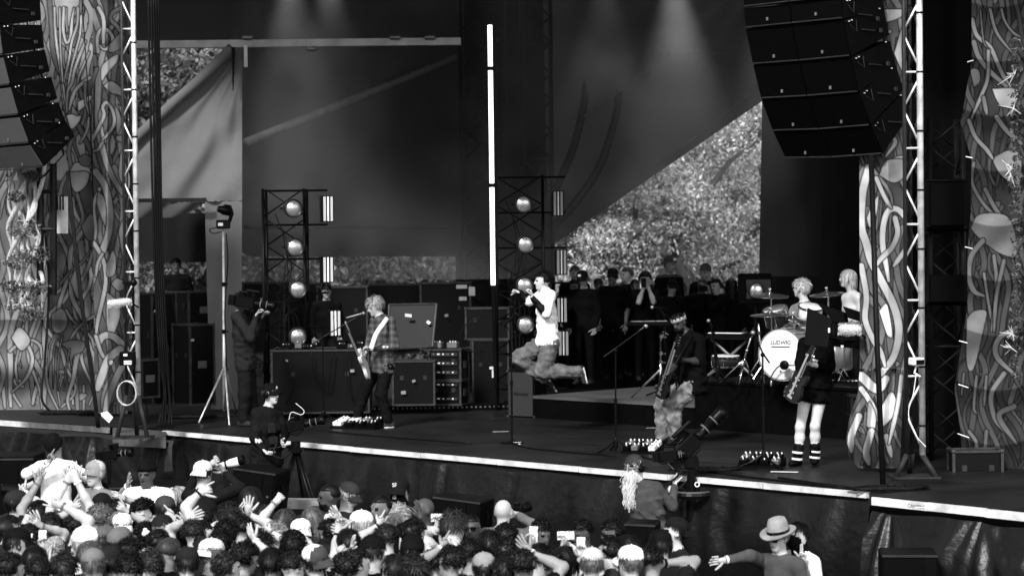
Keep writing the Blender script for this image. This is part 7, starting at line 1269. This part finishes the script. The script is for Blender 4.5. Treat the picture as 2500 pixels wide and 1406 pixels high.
# --- crowd
X = [
 ('dark haired man turned right in front of the trucker cap man', 240, 1207, 150, LT, .03, ('short', .01, 1.05), None, [], 1.78),
 ('woman whose face shows between raised arms at far left', 112, 1196, -10, LT, .6, ('long', .02, 1.0, .25), None, [('R', 88, 1176, 'open', -.1)], 1.64),
 ('bearded man in a dark cap at the far left edge', 42, 1232, 120, LT, .02, ('short', .01), ('cap', .04), [('R', 62, 1204, 'pinky', .05)], 1.72),
 ('black haired head in front of the woman between arms', 92, 1256, 170, MD, .02, ('short', .01, 1.06), None, [('L', 92, 1182, 'open', .1)], 1.74),
 ('person in a white cap with both arms high', 158, 1260, 165, LT, .05, ('short', .1), ('cap', .75), [('L', 164, 1176, 'open', .1), ('R', 186, 1170, 'open', .12)], 1.76),
 ('person with a wide mop of dark curls near the left edge', 122, 1294, 180, LT, .03, ('curly', .02, 1.25), None, [], 1.7),
 ('person with light curls beneath the dark haired man', 246, 1270, 185, LT, .04, ('curly', .14, 1.15), None, [], 1.72),
 ('person in a plain dark cap behind the light curls', 252, 1240, 175, MD, .03, ('short', .01), ('cap', .02), [], 1.72),
 ('person in a backward two tone cap with a pale panel', 292, 1288, 175, LT, .05, ('short', .05), ('cap', .16, None, True, .7), [('R', 309, 1252, 'point', .12)], 1.74),
 ('person with a huge dark afro and face turned to the camera', 350, 1258, -15, LT, .03, ('afro', .01, 1.3), None, [], 1.7),
 ('person in a worn grey cap beside the big afro', 404, 1248, 170, LT, .03, ('short', .02), ('cap', .07), [], 1.74),
 ('person with long two tone braids', 437, 1220, 185, LT, .03, ('locs', .3, 1.05, .28), None, [], 1.7),
 ('person in a faded cap, left of a matching pair', 262, 1326, 165, LT, .03, ('short', .02), ('cap', .13), [], 1.74),
 ('person in a faded cap, right of a matching pair', 298, 1328, 150, LT, .04, ('short', .03), ('cap', .17), [], 1.74),
 ('person in a white hooded top with arm bent overhead', 212, 1330, 180, LT, .7, ('short', .3), ('beanie', .75), [('L', 152, 1234, 'point', .1, (217, 1270), (-.9, 0, .25))], 1.74, dict(sleeve=.5)),
 ('person with cropped brown hair low at the left', 224, 1358, 190, LT, .05, ('short', .10), None, [], 1.7),
 ('person with black curls at the bottom left of centre', 322, 1358, 180, MD, .02, ('curly', .01, 1.15), None, [], 1.72),
 ('person with a pale flower in dark curly hair', 358, 1314, 180, LT, .02, ('curly', .01, 1.18), None, [], 1.68),
 ('balding man wearing glasses near the bottom', 413, 1350, 150, LT, .03, ('buzz', .05), None, [], 1.74, dict(glasses='clear')),
 ('person with tight curls left of the balding man', 384, 1334, 185, LT, .03, ('curly', .015, 1.1), None, [], 1.7),
 ('person in a dark cap raising a finger in a long dark sleeve', 400, 1297, 160, LT, .02, ('short', .2), ('cap', .03), [('R', 426, 1270, 'point', .05)], 1.74, dict(sleeve=1.8)),
 ('person with smooth dark hair at the bottom left corner', 86, 1372, 180, LT, .02, ('long', .012, 1.08, .2), None, [], 1.68),
 ('person with a blond ponytail holding up a phone', 132, 1346, 200, LT, .35, ('pony', .42, 1.0, .2), None, [('L', 104, 1346, 'grip', .1, 'p')], 1.66),
 ('person in a black cap with a small badge at the left edge', 44, 1332, 110, LT, .02, ('short', .01), ('cap', .012, 'patch'), [], 1.74),
 ('person in a light cap at the bottom left', 228, 1384, 180, LT, .04, ('short', .1), ('cap', .2), [], 1.72),
 ('person in a dark cap at the bottom beside the black curls', 276, 1374, 170, MD, .03, ('short', .01), ('cap', .03), [], 1.7),
 ('person flexing a bare arm at the left edge', 22, 1290, 170, LT, .03, ('short', .02), None, [('R', 58, 1280, 'thumb', .1, (62, 1312), (.3, 0, .6))], 1.72),
 ('person raising a bent arm with a pointing hand', 478, 1308, 175, LT, .03, ('curly', .03, 1.1), None, [('R', 488, 1202, 'pinky', .1, (452, 1238), (.8, 0, .35)), ('L', 462, 1268, 'relax', .05)], 1.76, dict(sleeve=.4)),
 ('bearded man in a low dark cap under the photographer', 506, 1260, 140, LT, .015, ('short', .02), ('cap', .02), [], 1.76, dict(beard=.02)),
 ('long haired person facing the photographer', 612, 1222, 195, LT, .02, ('long', .025, 1.1, .32), None, [], 1.74),
 ('person with combed dark hair raising an open palm', 566, 1266, 180, LT, .03, ('messy', .03, 1.06), None, [('R', 606, 1256, 'open', .1, None, (0, 0, 1))], 1.76),
 ('person with dark wavy hair in the left middle', 552, 1306, 185, LT, .02, ('wavy', .02, 1.12), None, [], 1.7),
 ('person with small curls below the wavy hair', 536, 1330, 180, MD, .03, ('curly', .012, 1.08), None, [('L', 492, 1340, 'horns', .05)], 1.7, dict(sleeve=1.9)),
 ('person with brown layered hair raising a fist', 698, 1278, 190, LT, .04, ('long', .06, 1.1, .16), None, [('L', 672, 1226, 'fist', .1, (632, 1275))], 1.7),
 ('person with silver curls in the middle of the crowd', 674, 1314, 185, LT, .03, ('curly', .22, 1.15), None, [], 1.72),
 ('person with dense black curls beside the silver curls', 712, 1340, 190, LT, .03, ('curly', .01, 1.2), None, [('R', 764, 1338, 'point', .0, (796, 1366), (-.7, 0, .6))], 1.74),
 ('person with straight brown hair near the shouting man', 770, 1270, 180, LT, .05, ('long', .12, 1.08, .2), None, [('R', 788, 1308, 'grip', .05, 'p')], 1.68),
 ('person in a cap with a white front and dark crown', 737, 1306, 200, LT, .04, ('short', .02), ('cap', .03, None, True, .75), [], 1.72),
 ('person with short dark hair and tattooed arms overhead', 850, 1330, 180, LT, .03, ('short', .015, 1.05), None, [('L', 826, 1300, 'grip', .05, (822, 1334)), ('R', 850, 1302, 'relax', .1, (886, 1332), (-.9, 0, .3))], 1.74, dict(sleeve=.3)),
 ('person in a white cap behind the tattooed arms', 880, 1286, 185, LT, .04, ('short', .3), ('cap', .78), [], 1.72),
 ('person with tousled blond hair before the masked man', 968, 1268, 200, LT, .03, ('messy', .34, 1.12), None, [('L', 954, 1296, 'point', .05, None, (.05, 0, 1))], 1.72),
 ('person in a dark knit hat near the bottom middle', 914, 1352, 180, LT, .02, ('short', .02), ('beanie', .012), [('L', 836, 1362, 'point', .05, None, (-.25, 0, 1))], 1.72),
 ('person with dusty cropped hair under a pale brim', 520, 1358, 180, LT, .03, ('short', .12), ('cap', .6, None, True), [], 1.7),
 ('person in a white cap with a dark panel at the bottom', 768, 1374, 175, LT, .03, ('short', .02), ('cap', .7, None, True, .08), [], 1.72),
 ('dark haired person at the bottom under the wavy hair', 600, 1366, 180, LT, .02, ('wavy', .012, 1.1), None, [('R', 624, 1322, 'open', .08)], 1.7),
 ('dark haired person at the bottom near the white dark cap', 664, 1376, 185, LT, .02, ('short', .012, 1.05), None, [], 1.7),
 ('dark headed person pointing upward at the bottom', 1006, 1350, 180, LT, .02, ('short', .01), ('beanie', .012), [('L', 984, 1362, 'point', .1, None, (.08, 0, 1))], 1.72),
 ('person with thick dark hair behind the pointing hand', 1012, 1308, 190, LT, .02, ('curly', .012, 1.1), None, [], 1.7),
 ('young man with swept hair filming sideways', 1110, 1286, 140, LT, .45, ('messy', .05, 1.08), None, [('L', 1066, 1294, 'grip', .1, 'pl')], 1.74, dict(sleeve=1.8)),
 ('person with long straight blond hair at the bottom', 1104, 1344, 190, LT, .1, ('long', .5, 1.06, .26), None, [('L', 1058, 1352, 'fist', .05, (1086, 1374))], 1.66),
 ('dark curly head beside the blond hair', 1150, 1356, 180, MD, .02, ('curly', .012, 1.12), None, [], 1.68),
 ('dark haired person with shades pushed up on the head', 1194, 1332, 185, MD, .02, ('short', .012, 1.06), None, [], 1.72),
 ('person with round dark curls below the bald photographer', 1234, 1318, 180, LT, .02, ('curly', .012, 1.14), None, [], 1.7),
 ('person with glossy curls at the bottom under the round curls', 1234, 1356, 185, LT, .03, ('curly', .014, 1.2), None, [], 1.72),
 ('person raising a wristband arm with a phone', 1318, 1366, 180, LT, .02, ('short', .012, 1.04), None, [('L', 1296, 1340, 'grip', .05, 'p')], 1.7),
 ('woman with straight dark hair holding a phone sideways', 1382, 1370, 180, LT, .03, ('long', .012, 1.04, .24), None, [('L', 1374, 1340, 'grip', .1, 'pl'), ('R', 1404, 1342, 'grip', .1)], 1.64),
 ('person in a beige cap at the bottom right of the crowd', 1444, 1382, 185, LT, .04, ('short', .1), ('cap', .5), [('R', 1420, 1368, 'grip', .05, 'p')], 1.7),
 ('dark haired person with beads at the bottom', 1346, 1376, 170, MD, .03, ('wavy', .015, 1.05), None, [], 1.66),
 ('curly dark head at the lower right of the crowd', 1488, 1352, 185, MD, .02, ('curly', .01, 1.12), None, [], 1.7),
 ('person in a white cap low beside the dark curls', 1538, 1376, 180, LT, .03, ('short', .1), ('cap', .78), [], 1.7),
 ('tightly curled dark head beside a raised fist', 1588, 1374, 185, MD, .02, ('curly', .01, 1.08), None, [('R', 1620, 1374, 'fist', .0, None)], 1.7),
 ('person in a black cap in front of the bearded man', 1612, 1336, 200, LT, .02, ('short', .01), ('cap', .012), [], 1.72),
 ('person low at the bottom centre with dark hair', 1060, 1384, 180, LT, .02, ('curly', .015, 1.1), None, [], 1.68),
 ('person low at the bottom in a dark hat left of centre', 456, 1378, 180, LT, .02, ('short', .02), ('cap', .03), [], 1.68),
 ('person low at the bottom with brown hair under the braids', 366, 1384, 180, LT, .03, ('wavy', .04, 1.1), None, [], 1.66),
 ('person low at the bottom with dark hair left of the cap', 160, 1390, 180, LT, .3, ('messy', .03, 1.1), None, [], 1.68),
 ('person low at the bottom below the knit hat', 840, 1392, 180, LT, .03, ('wavy', .02, 1.1), None, [], 1.66),
 ('person low at the bottom below the pointing fan', 960, 1392, 180, LT, .02, ('short', .02, 1.05), None, [], 1.66),
 ('person low at the bottom below the glossy curls', 1182, 1392, 180, LT, .02, ('short', .02), ('cap', .3), [], 1.66),
 ('person low at the bottom left of the white brim', 28, 1392, 180, LT, .02, ('curly', .02, 1.1), None, [], 1.68),
]
mid = [('curly', 68, 1318), ('wavy', 188, 1290), ('short', 330, 1222), ('curly', 278, 1252), ('afro', 440, 1322), ('wavy', 458, 1262), ('long', 640, 1264), ('curly', 590, 1296), ('messy', 638, 1338), ('curly', 806, 1304), ('short', 800, 1350), ('curly', 872, 1378), ('wavy', 940, 1318), ('afro', 1098, 1376), ('curly', 1278, 1384), ('short', 1532, 1344), ('curly', 716, 1388), ('wavy', 556, 1388), ('afro', 314, 1396), ('curly', 92, 1400), ('messy', 1012, 1396), ('short', 1230, 1398)]
wh = ['near the left edge under the beard', 'below the white cap with raised arms', 'just below the big man in white', 'between the light curls and the dark cap', 'right of the flower in the curls', 'beneath the long braids', 'left of the raised fist', 'under the open palm', 'left of the silver curls', 'below the older man in the dark cap', 'left of the tattooed arms', 'under the tattooed arms at the bottom', 'below the shouting man', 'under the long blond hair', 'under the man in the white shirt', 'in front of the camera woman speaker', 'at the bottom under the dense black curls', 'at the bottom beneath the small curls', 'at the bottom beneath the black curls', 'at the bottom left beneath smooth hair', 'at the bottom beneath the pointing hand', 'at the bottom beneath the round curls']
kinds = dict(curly='dark curly head', wavy='dark wavy head', short='short dark haired head', afro='dense dark curled head', long='long dark haired head', messy='tousled dark head')
XA = {68: [('R', 98, 1284, 'open', .05)], 188: [('L', 176, 1246, 'point', .05)], 440: [('R', 466, 1286, 'open', .05)], 590: [('L', 574, 1262, 'two', .05)], 638: [('R', 662, 1300, 'fist', .05)], 806: [('R', 826, 1270, 'open', .05)], 940: [('L', 922, 1284, 'horns', .05)], 330: [('L', 312, 1186, 'open', .05)], 278: [('R', 300, 1216, 'fist', .05)], 1098: [('L', 1076, 1340, 'point', .05)], 1278: [('R', 1296, 1350, 'open', .05)], 872: [('L', 858, 1346, 'open', .05)]}
for (st, x, y), w_ in zip(mid, wh): X.append((kinds[st] + ' ' + w_, x, y, 180 + (x * 37 % 150) - 75, LT if x % 3 else MD, [.02, .05, .012, .14][x % 4], (st, [.012, .03, .018, .07][(x // 3) % 4], 1.02 + .03 * (x % 4)) + ((.2,) if st == 'long' else ()), None, XA.get(x, []), 1.66 + .02 * (x % 5)))
ry = random.Random(9)
for r in X:
    r = list(r); kw_ = dict(r[10]) if len(r) > 10 else {}
    if abs(r[3] - 180) < 22: r[3] = 180 + ry.uniform(-58, 58)
    kw_.setdefault('roll', ry.uniform(-11, 11)); kw_.setdefault('pitch', ry.uniform(-10, 14)); goer(*r[:10], **kw_)
p = onz(352, 1302, GZ + 1.8); tag(MB().ball(p, .022, 8, 5).ball(p + Vector((.03, 0, .01)), .02, 8, 5).ball(p + Vector((.01, 0, .03)), .02, 8, 5).build('hair_flower', WHT), 'small white flower worn in dark curls', 'flower')
# crowd barrier behind the heads
T = thing('crowd_barrier', 'low steel crowd barrier between the crowd and the pit', 'barrier', at(900, 1300, 21.9)); q0, q1 = Vector((-5.6, 23.6, GZ)), Vector((2.2, 20.6, GZ))
part('panel', STEEL, T, lambda b: b.prism([q0, q1, q1 + Vector((0, 0, 1.02)), q0 + Vector((0, 0, 1.02))], (0, .03, 0))); part('top_rail', ALU, T, lambda b: b.tube([q0 + Vector((0, 0, 1.04)), q1 + Vector((0, 0, 1.04))], .03, 10)); part('step', DKGREY, T, lambda b: b.prism([q0 + Vector((0, .04, 0)), q1 + Vector((0, .04, 0)), q1 + Vector((0, .7, 0)), q0 + Vector((0, .7, 0))], (0, 0, .3)))
video_camera('small pit video camera standing over the trucker cap man', at(268, 1110, 25.2), (1, -.2, .12), s=.62, lens=.24); p = at(266, 1125, 25.2); tag(MB().tube([p, Vector((p.x, p.y, GZ))], .025, 8).lathe((p.x, p.y, GZ), (0, 0, 1), [(0, .25), (.02, .25), (.04, .03)], 18).build('camera_pole', BLKM), 'black pole under the small pit video camera', 'pole')
tag(MB().lathe(at(34, 1196, 22.5), (-1, -.2, .1), [(-.05, .05), (.0, .055), (.12, .06), (.13, .05)], 16).build('camera_lens', PLAS), 'black camera lens poking in at the left edge', 'lens')
# ------------------------------------------------------------------ twisted vine decoration, tufts
T = thing('vine_column', 'pale twisted vine column with leafy tufts at the left edge', 'decoration', at(60, 780, 30.2)); rd = np.random.default_rng(21); VINE = mat('vine_bark', .55, .8, var=.3, scale=14, bump=.5, bscale=40, stretch=(6, 6, 1))
for i in range(11):
    x0 = 28 + rd.uniform(0, 60); ph = rd.uniform(0, 6.28); pts = [(x0 + 22 * math.sin(ph + j * rd.uniform(.7, 1.0)) - (6 if j > 5 else 0), 395 + j * 40, 30.0 + .12 * math.cos(ph + j)) for j in range(10)]; P = pxrun(pts, 5); part('vine', VINE, T, lambda b: b.tube(P, [.012 + .02 * abs(math.sin(i + q * .12)) for q in range(len(P))], 8), True)
LV = mat('ivy', .16, .5, island=.8, translucent=.2, var=.4); cl = [(npv(x, y, 29.85), r_) for x, y, r_ in ((80, 430, .12), (60, 560, .2), (85, 620, .2), (45, 640, .18), (60, 740, .24), (90, 700, .16), (40, 480, .12), (75, 770, .16), (30, 700, .15))]; V, F = leaf_cloud(rd, cl, 2600, .024, .5); o_ = np.array(T.location); lv = mesh_np('leaves', V, F, LV, None, T, False, o_); lv['kind'] = 'stuff'
for x, y in ((60, 540), (85, 580), (88, 690)): part('dry_tuft', VINE, T, lambda b: [b.tube([at(x, y, 29.7), at(x, y, 29.7) + Vector(rd.normal(size=3) * A(.06, .04, .05))], [.005, .002], 4) for _ in range(16)])
T = thing('leaf_garland', 'thin leafy garland with spiky tufts at the right edge', 'decoration', at(2478, 900, 23.4)); cl = [(npv(2480 + 6 * math.sin(y), y, 23.5), .06) for y in range(100, 930, 22)]; V, F = leaf_cloud(rd, cl, 1500, .022, .45); lv = mesh_np('leaves', V, F, LV, None, T, False, np.array(T.location)); lv['kind'] = 'stuff'
for x, y in ((2470, 412), (2468, 430), (2472, 815), (2470, 850), (2476, 182), (2474, 265)):
    for q in range(12):
        e = rd.normal(size=3) * A(.05, .03, .05) + A(-.03, 0, .01); part('spike', VINE, T, lambda b: b.tube([at(x, y, 23.3), at(x, y, 23.3) + Vector(e)], [.008, .002], 5))
# white doorway box behind the left banner gap, dark frame
tag(sheet('wall_panel', [(480, 130, 166), (570, 130, 166)], lambda X, Y: 30.2 + 0 * X, mat('panel_white', .5, .6), None, 6.0, (), None), 'pale panel with dark slots beside the left array cable', 'panel')
T = thing('dark_frame', 'dark scaffold frame left of the pale panel', 'scaffold', at(115, 700, 30.1)); 
for x in (98, 130): part('upright', SC, T, lambda b: b.tube([at(x, 400, 30.0), at(x, 720, 30.0)], .05, 8))
for y in (468, 560): part('crossbar', SC, T, lambda b: b.tube([at(94, y, 29.98), at(134, y, 29.98)], .03, 8))
for x in (140, 147, 154): part('slot', BLK, T, lambda b: b.box(at(x, 495, 30.1), (.02, .02, .2)))
for o in bpy.data.objects:
    if '_world' in o: del o['_world']
# ------------------------------------------------------------------ drifting stage smoke in front of the back walls
b = MB(); b.box((.25, 35.55, 4.72), (9.3, 1.3, 5.5)); sm = bpy.data.materials.new('smoke_air'); sm.use_nodes = True; n = sm.node_tree; n.nodes.remove(n.nodes['Principled BSDF'])
vol = n.nodes.new('ShaderNodeVolumePrincipled'); vol.inputs['Color'].default_value = (.9, .9, .9, 1); vol.inputs['Anisotropy'].default_value = .0
tc = n.nodes.new('ShaderNodeTexCoord'); no = n.nodes.new('ShaderNodeTexNoise'); no.inputs['Scale'].default_value = .55; no.inputs['Detail'].default_value = 2; n.links.new(tc.outputs['Object'], no.inputs[0])
mr = n.nodes.new('ShaderNodeMapRange'); mr.inputs[1].default_value = .38; mr.inputs[2].default_value = .75; mr.inputs[3].default_value = .02; mr.inputs[4].default_value = .20; n.links.new(no.outputs[0], mr.inputs[0]); n.links.new(mr.outputs[0], vol.inputs['Density']); n.links.new(vol.outputs[0], n.nodes['Material Output'].inputs['Volume'])
so = b.build('stage_smoke', sm); so['kind'] = 'stuff'; so['label'] = 'thin smoke drifting in front of the back tent walls'; so['category'] = 'smoke'
# lamps under the roof, above the picture, that light the smoke
for i, (px, Y_, e_) in enumerate(((700, 35.6, 260), (800, 35.7, 110), (1480, 35.5, 160), (1640, 35.5, 260), (1890, 35.4, 140))):
    p = at(px, -110, Y_); T = thing('roof_spotlight', ['first', 'second', 'third', 'fourth', 'fifth'][i] + ' roof spotlight from the left shining down into the smoke', 'spotlight', p, 0, 'spotlights under the roof', world=True); part('housing', HOUS, T, lambda b: b.lathe(p + Vector((0, 0, .03)), (0, 0, 1), [(0, .14), (.0, .16), (.3, .16), (.36, .08)], 18)); part('yoke', BLKM, T, lambda b: b.tube([p + Vector((-.18, 0, .15)), p + Vector((-.18, 0, .45)), p + Vector((.18, 0, .45)), p + Vector((.18, 0, .15))], .015, 6)); part('hook', BLKM, T, lambda b: b.tube([p + Vector((0, 0, .45)), Vector((p.x, p.y, 8.1))], .02, 6))
    ld = bpy.data.lights.new('spot', 'SPOT'); ld.energy = e_; ld.spot_size = R(44); ld.spot_blend = 1.0; ld.shadow_soft_size = .1; lo = bpy.data.objects.new('lamp_light', ld); COL.objects.link(lo); lo.parent = T; lo.location = (0, 0, .0); lo.rotation_euler = (R(4), R(-3 + 2 * (i % 3)), 0)
for o in bpy.data.objects:
    if '_world' in o: del o['_world']
